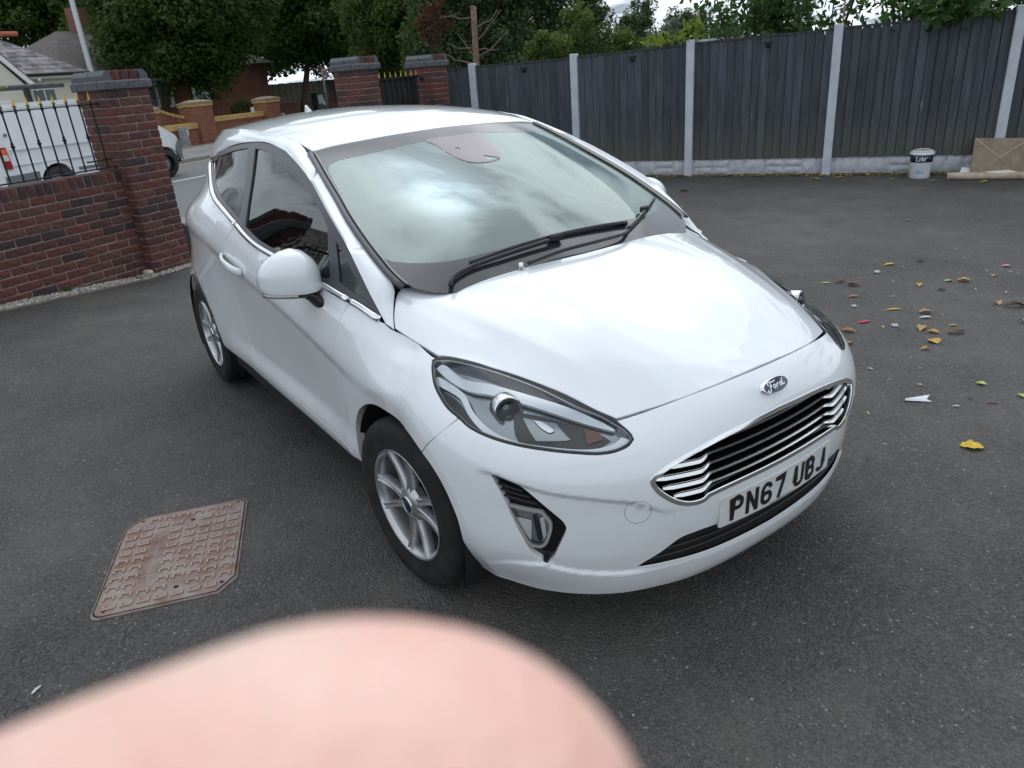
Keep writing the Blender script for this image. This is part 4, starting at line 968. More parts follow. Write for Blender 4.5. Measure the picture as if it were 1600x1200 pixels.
# ---- tail end (seen only along its edge, still closed)
def rear_skin(name,rows,m,bulge,parent=car,n=24):
    """rows: (x,z) along the quarter-panel edge; skin right across the back"""
    V=[];F=[]
    for x,z in rows:
        y=float(Y(np.array([x]),np.array([z]))[0])-.004
        for k in range(n+1):
            s=-1+2*k/n; V.append((x-bulge*(1-abs(s)**2.4),y*s,z))
    for i in range(len(rows)-1):
        for k in range(n): a=i*(n+1)+k; F.append((a,a+1,a+n+2,a+n+1))
    return mesh(name,V,F,m,parent,True)
tl=rear_skin('tailgate',[(-3.045,1.07),(-3.06,1.0),(-3.077,.90),(-3.09,.80),(-3.10,.70)],PAINT,.085)
V=[];F=[]
for i,(x,z,y) in enumerate([(-3.0,1.365,.36),(-2.99,1.30,.41),(-3.02,1.2,.455),(-3.045,1.075,.52)]):
    for k in range(25): s=-1+2*k/24; V.append((x-.07*(1-abs(s)**2.4)*(.3+.25*i),y*s,z-.02*s*s*(i==0)))
for i in range(3):
    for k in range(24): a=i*25+k; F.append((a,a+1,a+26,a+25))
mesh('rear_window',V,F,PRIVGLASS,car,True)
rear_skin('rear_bumper',[(-3.10,.695),(-3.11,.6),(-3.11,.5),(-3.10,.4),(-3.06,.25)],PAINT,.10)
sp=chain([(-2.93,-.44),(-3.07,-.42),(-3.10,0.)],step=.03); sp=symy(np.concatenate([[(-2.95,0.)],[(-2.93,-.36)],[(-3.05,-.33)],[(-3.09,-.15)],[(-3.105,0.)]]))
panel('spoiler',LR,sp,[],PAINT,car,h=.05,thick=.03,gap=0,off=.012)
tlp=chain([(-2.93,1.03),(-3.02,1.10),(-3.055,1.08)],[(-3.055,1.08),(-3.085,.90),(-3.085,.86)],[(-3.085,.86),(-3.02,.87),(-2.96,.95),(-2.93,1.03)],step=.02)
panel('tail_lamp',LS,tlp,[],REDLENS,car,h=.03,thick=.02,gap=0,off=.006,sides=BOTH)
# fin aerial
bm=bevel_box(.10,.022,.05,.008,seg=2)
for v in bm.verts:
    if v.co.z>0: v.co.x=v.co.x*.35-.03; v.co.y*=.35
xform(bm,Matrix.Translation((-2.47,0,1.485))); bm_obj('aerial',bm,PAINT,car,True)
# ---- door handles
def handle():
    cx,cz=-1.445,.908; V=[];F=[]; n=14
    for i in range(n+1):
        t=i/n; x=cx-.135+.27*t; z=cz+.018-.034*t; o=.004+.040*math.sin(math.pi*min(1,max(0,(t*.96+.02))))**.42
        y=float(Y(np.array([x]),np.array([z]))[0])
        hh=.016+.006*math.sin(math.pi*t); inn=o-.016
        for a in range(10):
            an=2*math.pi*a/10; V.append((x,-(y+o-.010+.010*math.cos(an)),z+hh*math.sin(an)))
    for i in range(n):
        for a in range(10): F.append((i*10+a,i*10+(a+1)%10,(i+1)*10+(a+1)%10,(i+1)*10+a))
    F.append(tuple(range(9,-1,-1))); F.append(tuple(n*10+a for a in range(10)))
    return np.array(V),F
hv,hfc=handle()
mesh('door_handle',hv,hfc,PAINT,car,True); mesh('door_handle',hv*[1,-1,1],[f[::-1] for f in hfc],PAINT,car,True)
for s in (1,-1):
    bm=bmesh.new(); bmesh.ops.create_uvsphere(bm,u_segments=20,v_segments=10,radius=1)
    for v in bm.verts: v.co=Vector((-1.445+v.co.x*.085,-(.866+v.co.y*.004)*s,.908-v.co.x*.010+v.co.z*.026))
    bm_obj('handle_recess',bm,mat('recess_shade_white',(.60,.62,.65),.35),car,True)  # shade of the handle dish painted as a darker body white
# ------------------------------------------------------------------ headlamps
hl=chain([(1.26,.8425),(1.218,.846),(1.159,.8445),(1.039,.834),(.926,.819),(.796,.797),(.683,.770),(.603,.749),(.566,.733)],[(.566,.733),(.545,.722),(.528,.707),(.524,.697),(.537,.688),(.570,.678),(.619,.674),(.689,.679),(.778,.686),(.872,.694),(.954,.704),(1.025,.718),(1.067,.733),(1.118,.748),(1.167,.770),(1.212,.793),(1.242,.813),(1.262,.828),(1.270,.839),(1.26,.8425)],step=.012)
def LFo(P,off=0): return LF_(P,off)
hls=[]
for sd in BOTH:
    one=(sd,)
    ln=panel('headlamp',LF_,hl,[],LENS,car,h=.03,thick=.004,gap=.004,off=-.0005,sides=one)[0]
    hls.append(ln)
    panel('lamp_housing',LF_,inset(hl,.003),[],LAMPGREY,ln,h=.025,thick=.0,gap=0,off=-.036,sides=one)
    panel('lamp_wall',LF_,inset(hl,.001),[inset(hl,.004)],LAMPGREY,ln,h=.03,thick=.034,gap=0,off=-.003,sides=one)
    # seal
    ring=panel('lamp_seal',LF_,inset(hl,-.002),[inset(hl,.0028)],BLACKPL,ln,h=.03,thick=.02,gap=0,off=-.0015,sides=one)
    bA=chain([(1.251,.828),(1.239,.837),(1.112,.814),(.998,.807),(.796,.783),(.683,.763),(.603,.739)],[(.603,.739),(.568,.722),(.615,.731),(.792,.766),(.986,.789),(1.076,.793),(1.172,.809),(1.251,.828)],step=.012)
    panel('light_guide',LF_,bA,[],DRL,ln,h=.03,thick=.012,gap=0,off=-.016,sides=one)
    bB=chain([(1.252,.811),(1.213,.811),(1.083,.784),(1.030,.753),(.948,.719),(.869,.703),(.781,.696),(.634,.688),(.573,.697),(.553,.707)],[(.553,.707),(.528,.697),(.552,.682),(.616,.677),(.781,.688),(.887,.695),(.970,.711),(1.046,.745),(1.093,.774),(1.227,.799),(1.252,.811)],step=.012)
    panel('light_guide',LF_,bB,[],DRL,ln,h=.03,thick=.012,gap=0,off=-.018,sides=one)
    dk=chain([(.895,.765),(.80,.758),(.70,.742),(.62,.722),(.585,.705)],[(.585,.705),(.63,.692),(.78,.700),(.865,.708),(.895,.765)],step=.015)
    panel('bezel',LF_,dk,[],LAMPDARK,ln,h=.03,thick=.01,gap=0,off=-.030,sides=one)
    dk2=chain([(1.235,.795),(1.10,.768),(1.05,.744),(.985,.717)],[(.985,.717),(1.03,.722),(1.08,.738),(1.14,.758),(1.20,.785),(1.235,.795)],step=.015)
    panel('bezel',LF_,dk2,[],LAMPDARK,ln,h=.03,thick=.01,gap=0,off=-.028,sides=one)
    bl=chain([(.858,.753),(.750,.744)],[(.750,.744),(.704,.711)],[(.704,.711),(.808,.709)],[(.808,.709),(.858,.753)],step=.015)
    panel('reflector_block',LF_,bl,[],mat('smoked_reflector',(.30,.31,.32),.10,1),ln,h=.03,thick=.012,gap=0,off=-.024,sides=one)
    am=chain([(.662,.732),(.616,.723)],[(.616,.723),(.606,.708)],[(.606,.708),(.655,.700)],[(.655,.700),(.662,.732)],step=.012)
    panel('amber_reflector',LF_,am,[],AMBER,ln,h=.03,thick=.01,gap=0,off=-.024,sides=one)
    spt=chain([(.818,.747),(.788,.743),(.755,.728),(.764,.725),(.792,.733),(.818,.747)],step=.01)
    panel('chrome_blade',LF_,spt,[],REFLECTOR,ln,h=.03,thick=.004,gap=0,off=-.018,sides=one)
    # projector: chrome shell, dark ring and glass ball looking forward
    s=1 if sd=='R' else -1
    ctr=Vector((.408,-.666*s,.746)); ax=Vector((.93,-.28*s,.10)).normalized(); q=ax.to_track_quat('Z','Y').to_matrix().to_4x4(); T=Matrix.Translation(ctr)@q
    def turned(name,prof,m,par,n=32):
        V,F=lathe(prof,n,'z'); V=np.array([T@Vector(v) for v in V]); return mesh(name,V,F,m,par,True)
    sh=turned('projector_shell',[(.028,-.02),(.031,.010),(.037,.018),(.041,.019),(.043,.012),(.043,-.03)],REFLECTOR,ln)
    turned('projector_ring',[(.024,.0),(.027,.012),(.030,.0125),(.032,.004)],LAMPDARK,sh)
    turned('projector_lens',[(0.,.024),(.011,.0225),(.019,.017),(.0245,.007),(.0255,0.)],mat('projector_glass',(.03,.035,.04),.03,0,.9,coat=1),sh)
# ------------------------------------------------------------------ grille
gi=inset(grille,.011)
panel('grille_surround',LF_,grille,[gi],CHROME,car,h=.02,thick=.03,gap=.0005,off=.002,bev=.004)
panel('grille_backing',LF_,inset(grille,.004),[],DARK,car,h=.05,thick=0,gap=0,off=-.085)
def half_width(z,poly):
    th=np.linspace(0,.6,400); k=inside(poly,np.stack([th,np.full(400,z)],1)); return th[k].max() if k.any() else 0
for zc in (.524,.5525,.581,.6095,.638):
    tm=half_width(zc,gi); n=64; th=np.linspace(-tm+.004,tm-.004,n); a=np.abs(th)
    k=np.clip((a-.275)/.05,0,1); k=k*k*(3-2*k)
    zz=zc-.0045*k+.010*np.clip((a-.33)/.16,0,1); hh=.0015+.0048*k*np.clip((tm-a)/.03,0.25,1); fwd=-.030+.014*k
    zz=np.minimum(zz,.672-.9*a*a*.0) 
    rows=[]
    for dz,do in ((1,-.010),(1,-.003),(-1,.004),(-1,-.010)):
        X,_=LF_(np.stack([th,zz],1),0); _,nn=LF_(np.stack([th,np.full(n,.58)],1),0); nn=nn*[1,1,0]; nn/=np.linalg.norm(nn,axis=1)[:,None]
        rows.append(X+nn*(fwd+do)[:,None]+np.stack([0*hh,0*hh,dz*hh],1))
    V=np.concatenate(rows);F=[]
    for r in range(4):
        for i in range(n-1): F.append((r*n+i,((r+1)%4)*n+i,((r+1)%4)*n+i+1,r*n+i+1))
    F+=[(0,n,2*n,3*n),(n-1,4*n-1,3*n-1,2*n-1)]
    rows=[]
    for dz,do in ((.9,-.001),(.9,-.05),(-1.6,-.05),(-1.6,-.001)):
        rows.append(X+nn*(fwd+do)[:,None]+np.stack([0*hh,0*hh,np.where(dz>0,dz*hh,dz*.004-.002*(1-k))],1))
    V2=np.concatenate(rows)
    sl_=mesh('grille_slat',V2,F,GLOSSBLK,car); mesh('chrome_edge',V,F,SATINCH,sl_)
# lower intake
panel('lower_intake',LF_,inset(intake,-.016),[],DARK,car,h=.04,thick=0,gap=0,off=-.018)
for zc in (.318,.345):
    tm=half_width(zc,intake)-.012; th=np.linspace(-tm,tm,50); X,nn=LF_(np.stack([th,np.full(50,zc)],1),-.014)
    V,F=tube(X,.0045,8); mesh('intake_bar',V,F,BLACKPL,car,True)
# ------------------------------------------------------------------ fog lamp openings
for sd in BOTH:
    one=(sd,); bz=panel('fog_lamp_bezel',LF_,inset(fogF,-.003),[],GLOSSBLK,car,h=.02,thick=0,gap=0,off=-.022,sides=one)[0]
    fl=chain([(.893,.510),(.794,.502)],[(.794,.502),(.772,.470),(.772,.455),(.789,.405),(.803,.392),(.830,.396),(.856,.439)],[(.856,.439),(.893,.510)],step=.01)
    lp=panel('fog_lamp_rim',LF_,inset(fl,-.005),[inset(fl,.001)],mat('fog_rim_grey',(.30,.30,.29),.35),bz,h=.02,thick=.012,gap=0,off=-.006,sides=one)[0]
    panel('fog_lamp_reflector',LF_,fl,[],REFLECTOR,lp,h=.012,thick=0,gap=0,off=-.021,sides=one)
    for pa,fm in (([(.872,.475),(.855,.442),(.832,.405),(.828,.470)],mat('facet_bright_reflection',(.86,.86,.84),.15,.1)),([(.812,.492),(.800,.41),(.808,.40),(.822,.485)],mat('facet_dark_reflection',(.10,.10,.11),.10,.8)),([(.790,.485),(.786,.43),(.793,.412),(.80,.48)],mat('facet_bright_reflection',(.86,.86,.84),.15,.1))):  # bright and dark reflections inside the lamp put into the facet colours
        panel('reflection_facet',LF_,chain(*[[pa[i],pa[(i+1)%4]] for i in range(4)],step=.012),[],fm,lp,h=.02,thick=.004,gap=0,off=-.014,sides=one)
    panel('fog_lamp_lens',LF_,fl,[],LENS,lp,h=.03,thick=0,gap=0,off=-.008,sides=one)
    for (t0,z0),(t1,z1) in (((.922,.575),(.846,.563)),((.915,.560),(.825,.546)),((.906,.542),(.806,.529))):
        X,_=LF_(catmull([(t0,z0),(t1,z1)],.015),-.012); V,F=tube(X,.0035,6); o=mesh('bezel_fin',V*[1,-1,1] if sd=='L' else V,F,BLACKPL,bz,True)
# towing-eye cover
for r0,nm,mm,of in ((.0365,'towing_eye_cover',PAINT,.0012),):
    a=np.linspace(0,2*math.pi,33)[:-1]; c=np.stack([.526+r0/1.0*np.cos(a)*.98,.503+r0*np.sin(a)],1); 
    tw=panel(nm,LF_,c,[],mm,car,h=.02,thick=.004,gap=0,off=of,bev=.0012)[0]
    c2=np.stack([.526+.0385*np.cos(a)*.98,.503+.0385*np.sin(a)],1)
    panel('cover_groove',LF_,c2,[c],mat('groove_grey',(.22,.225,.23),.5),tw,h=.02,thick=0,gap=0,off=.0006)
# ------------------------------------------------------------------ number plate and badge
def strokes(polys,w,place,m,name,par,depth=.0012):
    """thick polylines drawn in plate units -> solid letters"""
    V=[];F=[]
    for P in polys:
        P=np.asarray(P,float); n=len(P); closed=np.linalg.norm(P[0]-P[-1])<1e-9
        if closed: P=P[:-1]; n-=1
        t=np.roll(P,-1,0)-np.roll(P,1,0) if closed else np.gradient(P,axis=0); t/=np.linalg.norm(t,axis=1)[:,None]+1e-12; nv=np.stack([-t[:,1],t[:,0]],1)
        # mitre
        if True:
            d1=np.roll(P,-1,0)-P; d1/=np.linalg.norm(d1,axis=1)[:,None]+1e-12; c=np.abs((d1*t).sum(1))
            if not closed: c[-1]=1
            sc=1/np.maximum(c,.55)
        A=P+nv*(w/2*sc)[:,None];B=P-nv*(w/2*sc)[:,None]; o=len(V)
        for z in (depth,0):
            for q in (A,B): V+= [place(x,y,z) for x,y in q]
        R=range(n if closed else n-1)
        for i in R:
            j=(i+1)%n
            F+=[(o+i,o+j,o+n+j,o+n+i),(o+i,o+2*n+i,o+2*n+j,o+j),(o+n+i,o+n+j,o+3*n+j,o+3*n+i)]
        if not closed: F+=[(o,o+n,o+3*n,o+2*n),(o+n-1,o+3*n-1,o+4*n-1,o+2*n-1)]
    ob=mesh(name,V,F,m,par); b=bmesh.new(); b.from_mesh(ob.data); bmesh.ops.recalc_face_normals(b,faces=b.faces); b.to_mesh(ob.data); b.free(); return ob
def arc(cx,cy,rx,ry,a0,a1,n=10): return [(cx+rx*math.cos(math.radians(a0+(a1-a0)*i/n)),cy+ry*math.sin(math.radians(a0+(a1-a0)*i/n))) for i in range(n+1)]
w2=.019; H=.079; W=.050; s_=.007       # stroke centre lines lie s_ inside the glyph box
x0,x1,y0,y1=s_,W-s_,s_,H-s_; ym=H*.5
GL={'P':[[(x0,0),(x0,y1),(x1-.012,y1)]+arc(x1-.012,y1-.0165,.012,.0165,90,-90)+[(x0,y1-.033)]],
'N':[[(x0,0),(x0,H)],[(x0,H-.004),(x1,.004)],[(x1,0),(x1,H)]],
'6':[arc(W/2,H*.63,(x1-x0)/2,y1-H*.63,15,180)+[(x0,.024)]+arc(W/2,.0245,(x1-x0)/2,.0175,180,360+180,16)],
'7':[[(0.002,y1),(x1+.002,y1),(x1-.004,y1-.015),(.020,0)]],
'U':[[(x0,H),(x0,.022)]+arc(W/2,.022,(x1-x0)/2,.015,180,360)+[(x1,H)]],
'B':[[(x0,y0),(x0,y1),(x1-.014,y1)]+arc(x1-.014,y1-.0150,.0125,.0150,90,-90)+[(x0,y1-.030)],[(x0,y0),(x1-.0135,y0)]+arc(x1-.0135,y0+.0175,.0135,.0175,-90,90)],
'J':[[(x1,H),(x1,.022)]+arc(W/2,.022,(x1-x0)/2,.015,0,-165)]}
def plate_place(x,y,z):
    """plate coordinates (x right as read, y up) -> world: gently bowed round the bumper"""
    yy=-.26+x                                    # reading from the car's right-hand side (image left)
    xx=.852-.27*yy*yy; zz=.3800+y*.985
    return (xx+.007+z+(y-.05)*.03, yy, zz)
V=[];F=[];nx=26
for k,zt in enumerate((0.,-.006)):
    for i in range(nx+1):
        for y in (0.,.0035,.0965,.100):
            ins=.004 if y in (0.,.100) and i in (0,nx) else 0
            V.append(plate_place(min(max(.52*i/nx,ins),.52-ins),y,zt))
m4=4
for i in range(nx):
    for j in range(3):
        a=i*m4+j; F.append((a,a+m4,a+m4+1,a+1)); b=a+(nx+1)*m4; F.append((b,b+1,b+m4+1,b+m4))
o2=(nx+1)*m4
for i in range(nx): a=i*m4; F.append((a,a+o2,a+m4+o2,a+m4)); a+=3; F.append((a,a+m4,a+m4+o2,a+o2))
for j in range(3): F.append((j,j+1,j+1+o2,j+o2)); a=nx*m4+j; F.append((a,a+o2,a+1+o2,a+1))
plate=mesh('number_plate',V,F,PLATEW,car)
cx=.0385
for ch in 'PN67 UBJ':
    if ch==' ': cx+=.033; continue
    strokes([[(cx+px,.0105+py*.99) for px,py in st] for st in GL[ch]],.0135,lambda x,y,z:plate_place(x,y,z+.0006),INK,'plate_character',plate)
    cx+=W+.011
strokes([[(.205+.004*i,.0052),(.2075+.004*i,.0052)] for i in range(28)],.0016,lambda x,y,z:plate_place(x,y,z+.0004),mat('faint_print',(.12,.12,.12),.5),'plate_small_print',plate)
# badge
bc=Vector((.806,0,.737)); bn=Vector((.86,0,.51)).normalized(); bu=Vector((0,1,0)); bv=bn.cross(bu)
def badge_place(x,y,z): p=bc+bu*x+bv*y+bn*(z-.18*x*x*3); return tuple(p)
def oval(rx,ry,prof,name,m,par,n=48):
    V=[];F=[]
    for k in range(n):
        a=2*math.pi*k/n
        for f,z in prof: V.append(badge_place(rx*f*math.cos(a),ry*f*math.sin(a),z))
    q=len(prof)
    for k in range(n):
        for j in range(q-1): a=k*q+j;b=((k+1)%n)*q+j; F.append((a,b,b+1,a+1))
    return mesh(name,V,F,m,par,True)
bd=oval(.058,.0235,[(1.0,-.012),(1.0,.006),(.95,.0085),(.90,.0075)],'badge_rim',CHROME,car)
oval(.058,.0235,[(.905,.0072),(.5,.0078),(0.0,.008)],'badge_field',OVALBLUE,bd)
sc=[[(-.028,.006),(-.033,.009),(-.031,.0135),(-.022,.0145),(-.012,.0125),(-.002,.0135)],[(-.021,.0135),(-.0225,.006),(-.025,-.004),(-.028,-.011),(-.034,-.0125),(-.037,-.009),(-.034,-.006)],[(-.0275,.0005),(-.017,.003)],
 [(-.008,.003),(-.0125,.001),(-.013,-.005),(-.0095,-.0065),(-.0055,-.004),(-.005,.0005),(-.008,.003)],[(.001,.004),(-.0005,-.006)],[(-.0002,-.001),(.004,.0035),(.008,.0028)],
 [(.020,.003),(.0155,.0035),(.012,-.001),(.0135,-.0058),(.0178,-.0045),(.0205,.001)],[(.0255,.0135),(.0215,.002),(.0215,-.0045),(.026,-.006),(.030,-.002)]]
strokes([catmull(np.array(s),.002) for s in sc],.0032,lambda x,y,z:badge_place(x*1.12,y*1.02,z+.0078),mat('badge_silver',(.86,.87,.88),.25,.3),'badge_script',bd)
# ------------------------------------------------------------------ door mirrors
def mirror_shape(prof,n=28):
    """prof rows: (y, xc, zc, rx, rzt, rzb): rounded sections stacked along y"""
    V=[];F=[]
    for y,xc,zc,rf,rb,zt,zb in prof:
        for k in range(n):
            a=2*math.pi*k/n; c,s=math.cos(a),math.sin(a); e=.80
            c2=math.copysign(abs(c)**e,c); s2=math.copysign(abs(s)**(e if s>0 else .42),s)
            V.append((xc+(rf if c>0 else rb)*(abs(c)**.95 if c>0 else abs(c2))*(1 if c>0 else -1),y,zc+(zt if s>0 else zb)*s2*(1 if s>0 else 1)))
    m=len(prof)
    for i in range(m-1):
        for k in range(n): F.append((i*n+k,(i+1)*n+k,(i+1)*n+(k+1)%n,i*n+(k+1)%n))
    F.append(tuple(range(n))); F.append(tuple((m-1)*n+k for k in range(n-1,-1,-1)))
    return np.array(V),F
# cap: from the inner end (near the door) to the outer tip
cap=[(-.788,-.585,.998,.020,.018,.012,.012),(-.794,-.585,.998,.046,.030,.036,.046),(-.810,-.583,1.000,.074,.036,.066,.066),(-.840,-.583,1.004,.092,.040,.090,.078),(-.875,-.586,1.008,.098,.042,.097,.082),(-.910,-.592,1.010,.094,.042,.089,.080),(-.945,-.600,1.010,.080,.041,.073,.074),(-.970,-.609,1.008,.062,.038,.055,.064),(-.987,-.617,1.004,.042,.032,.036,.050),(-.996,-.624,1.000,.020,.020,.016,.026)]
def mslice(zmin,zmax,prof,grow=0.):
    V,F=mirror_shape(prof); V=V.copy(); return V,F
for s in (1,-1):
    mr=thing('tmp','',''); bpy.data.objects.remove(mr)
    V,F=mirror_shape(cap); V=np.asarray(V)
    # split line: white cap above, black shell below
    bm=bmesh.new(); vs=[bm.verts.new((v[0],v[1]*s,v[2])) for v in V]
    for f in F: bm.faces.new([vs[i] for i in (f if s>0 else f[::-1])])
    lowb=bm.copy(); pc=Vector((0,0,.976)); pn=Vector((.05,.06*s,1)).normalized()
    bmesh.ops.bisect_plane(bm,geom=bm.verts[:]+bm.edges[:]+bm.faces[:],plane_co=Vector((-.55,-.9*s,.958)),plane_no=Vector((.06,.03*s,1)),clear_inner=True)
    bmesh.ops.bisect_plane(lowb,geom=lowb.verts[:]+lowb.edges[:]+lowb.faces[:],plane_co=Vector((-.55,-.9*s,.9555)),plane_no=Vector((.06,.03*s,1)),clear_outer=True)
    for v in lowb.verts: v.co.y=(v.co.y*s*-1-.895)*.985*-s-.895*s; v.co.x=(v.co.x+.58)*.985-.58
    for b_ in (bm,lowb): bmesh.ops.recalc_face_normals(b_,faces=b_.faces)
    mc=bm_obj('mirror_cap',bm,PAINT,car,True); bm_obj('mirror_shell',lowb,BLACKPL,mc,True)
    # indicator strip on the outer half, just below the cap
    P=[]
    for y in np.linspace(-.90,-.992,14):
        xf=np.interp(-y,[.895,.945,.970,.987,.996],[.096,.080,.062,.042,.015]); xc=np.interp(-y,[.895,.945,.970,.987,.996],[-.589,-.600,-.609,-.617,-.624]); P.append((xc+xf*.93,y*s,.951+.05*(-y-.9)))
    V,F=tube(P,.007,8); mesh('mirror_indicator',V,F,mat('clear_indicator',(.30,.29,.29),.12,.5,coat=1),mc,True)
    # stalk to the door
    V=[];F=[];st=[(-.835,-.560,.955,.055,.024),(-.815,-.545,.935,.060,.030),(-.800,-.535,.910,.064,.040),(-.815,-.525,.888,.055,.030),(-.84,-.52,.885,.04,.022)]
    st=[(-.875,-.560,.955,.050,.020),(-.850,-.552,.938,.055,.026),(-.828,-.540,.912,.060,.034),(-.812,-.532,.895,.056,.036),(-.79,-.530,.890,.052,.034)]
    for y,x,z,rx,rz in st:
        for k in range(16):
            a=2*math.pi*k/16; V.append((x+rx*math.cos(a),y*s,z+rz*math.sin(a)))
    for i in range(4):
        for k in range(16): F.append((i*16+k,i*16+(k+1)%16,(i+1)*16+(k+1)%16,(i+1)*16+k))
    mesh('mirror_stalk',V,F if s<0 else [f[::-1] for f in F],BLACKPL,mc,True)
    bm=bevel_box(.004,.15,.10,.0015); xform(bm,Matrix.Translation((-.632,-.89*s,1.025))); bm_obj('mirror_glass',bm,mat('mirror_silver',(.8,.82,.84),.02,1),mc)
# ------------------------------------------------------------------ wheels
def make_wheel():
    P=[(.198,.0),(.204,.006),(.208,.004),(.235,.012),(.262,.014),(.285,.008),(.297,-.004),(.3035,-.020),(.305,-.035),(.305,-.055),(.3,-.058),(.3,-.064),(.305,-.067),(.305,-.097),(.299,-.1),(.299,-.106),(.305,-.109),(.305,-.15),(.300,-.185),(.285,-.2),(.235,-.205),(.198,-.195)]
    tV,tF=lathe(P,72)
    R=[(.2015,-.004),(.2020,.003),(.1985,.005),(.1945,.003),(.192,-.006),(.184,-.012),(.180,-.03),(.176,-.10),(.183,-.19),(.2,-.195)]
    rV,rF=lathe(R,72)
    bm=bmesh.new()
    me=bpy.data.meshes.new('t'); me.from_pydata(rV.tolist(),[],rF); bm.from_mesh(me); bpy.data.meshes.remove(me)
    # spokes: eight, in four pairs, dished, with a raised edge
    for k in range(8):
        a=math.radians(45*k+ (5.5 if k%2 else -5.5)+14); 
        rows=[]
        for t in np.linspace(0,1,9):
            r=.040+(.1925-.040)*t; wd=.0175-.0065*t+.010*max(0,.25-t)*4*.35+.006*max(0,t-.82)*5; ht=-.012-.014*math.sin(math.pi*min(1,t*1.0))**1.0*.6+.010*t
            rows.append([(r,-wd,ht-.030),(r,-wd*1.0,ht-.010),(r,-wd*.62,ht+.002),(r,0,ht-.002),(r,wd*.62,ht+.002),(r,wd,ht-.010),(r,wd,ht-.030)])
        vs=[[bm.verts.new((x*math.cos(a)-y*math.sin(a),h,x*math.sin(a)+y*math.cos(a))) for x,y,h in rw] for rw in rows]
        for i in range(8):
            for j in range(6): bm.faces.new((vs[i][j],vs[i][j+1],vs[i+1][j+1],vs[i+1][j]))
    hubP=[(0,-.004),(.034,-.004),(.042,-.008),(.062,-.016),(.068,-.024),(.066,-.05)]
    hV,hF=lathe(hubP,40); me=bpy.data.meshes.new('t'); me.from_pydata(hV.tolist(),[],hF); bm.from_mesh(me); bpy.data.meshes.remove(me)
    bmesh.ops.recalc_face_normals(bm,faces=bm.faces)
    return (tV,tF),bm
(tV,tF),rim_bm=make_wheel()
rim_me=bpy.data.meshes.new('rim'); rim_bm.to_mesh(rim_me); rim_bm.free(); rim_me.materials.append(ALLOY); rim_me.polygons.foreach_set('use_smooth',[True]*len(rim_me.polygons))
rim_me.set_sharp_from_angle(angle=math.radians(38))
tyre_me=None
def wheel(x,y,side,steer):
    global tyre_me
    # local frame: +y of the wheel points outwards
    rot=(math.pi if side<0 else 0)+steer
    def fix(V):
        c,s=math.cos(rot),math.sin(rot); V=np.asarray(V,float); return np.stack([V[:,0]*c-V[:,1]*s+x,V[:,0]*s+V[:,1]*c+y,V[:,2]+.305],1)
    w=mesh('tyre',fix(tV),tF,RUBBER,car,True); w.name='wheel'
    r=bpy.data.objects.new('rim',rim_me); r.location=(x,y,.305); r.rotation_euler=(0,random.uniform(0,.2)*0,rot); link(r,w); r.parent=w
    V,F=lathe([(0,.003),(.026,.002),(.0285,-.001),(.030,-.004)],32); mesh('centre_cap',fix(V),F,OVALBLUE,w,True)
    V,F=lathe([(.0285,.0),(.0300,.0015),(.0318,0.),(.032,-.006)],32); mesh('cap_ring',fix(V),F,SATINCH,w,True)
    for k in range(4):
        a=math.radians(45+90*k+8); V,F=lathe([(0,-.008),(.0085,-.008),(.0095,-.011),(.0095,-.03)],6); V=V+np.array((.049*math.cos(a),-.004,.049*math.sin(a))); mesh('wheel_nut',fix(V),F,SATINCH,w)
    V,F=lathe([(.055,-.07),(.13,-.07),(.132,-.075),(.132,-.09),(.05,-.09)],48); mesh('brake_disc',fix(V),F,RUSTY,w,True)
    bm=bevel_box(.11,.06,.075,.012); bmx=Matrix.Translation((x+.11*(-1 if x>-1 else 1)*.0+ .105,y-.085*side*-1*-1 if False else y-(.085 if side>0 else -.085),.305+.03)); xform(bm,bmx); bm_obj('brake_caliper',bm,BLACKPL,w)
    return w
for (x,yy,st) in ((0.,.836,math.radians(3.8)),(-2.493,.826,0.)):
    for sd in (-1,1): wheel(x,yy*sd,sd,st)
# wheel-arch liners
for wx in WHX:
    for s in (1,-1):
        V=[];F=[];n=28; ys=(.56,.70,.83)
        for y in ys:
            for k in range(n+1):
                a=math.radians(-25+230*k/n); V.append((wx+.362*math.cos(a),y*s,.305+.362*math.sin(a)))
        for j in range(2):
            for k in range(n): a=j*(n+1)+k; F.append((a,a+1,a+n+2,a+n+1))
        V.append((wx,.56*s,.305)); c=len(V)-1
        for k in range(n): F.append((k,k+1,c))
        mesh('wheel_arch_liner',V,F,DARK,car,True)
# underside and cabin
V,F=box_vf(-3.0,.62,-.56,.56,.205,.25); mesh('underbody',V,F,DARK,car)
V,F=box_vf(-2.12,-.37,-.80,.80,.215,.26); mesh('underbody',V,F,DARK,car)
V,F=box_vf(.55,.60,-.55,.55,.25,.70); mesh('radiator_panel',V,F,DARK,car)
V,F=box_vf(-2.95,-.30,-.70,.70,.30,.34); mesh('cabin_floor',V,F,DARK,car)
V,F=box_vf(-.34,-.31,-.72,.72,.30,.93); mesh('bulkhead',V,F,DARK,car)
for s in (1,-1):
    V,F=box_vf(-2.9,-.34,.74*s if s>0 else -.76,.76*s if s>0 else -.74,.30,.90); mesh('door_card',V,F,DASH,car)
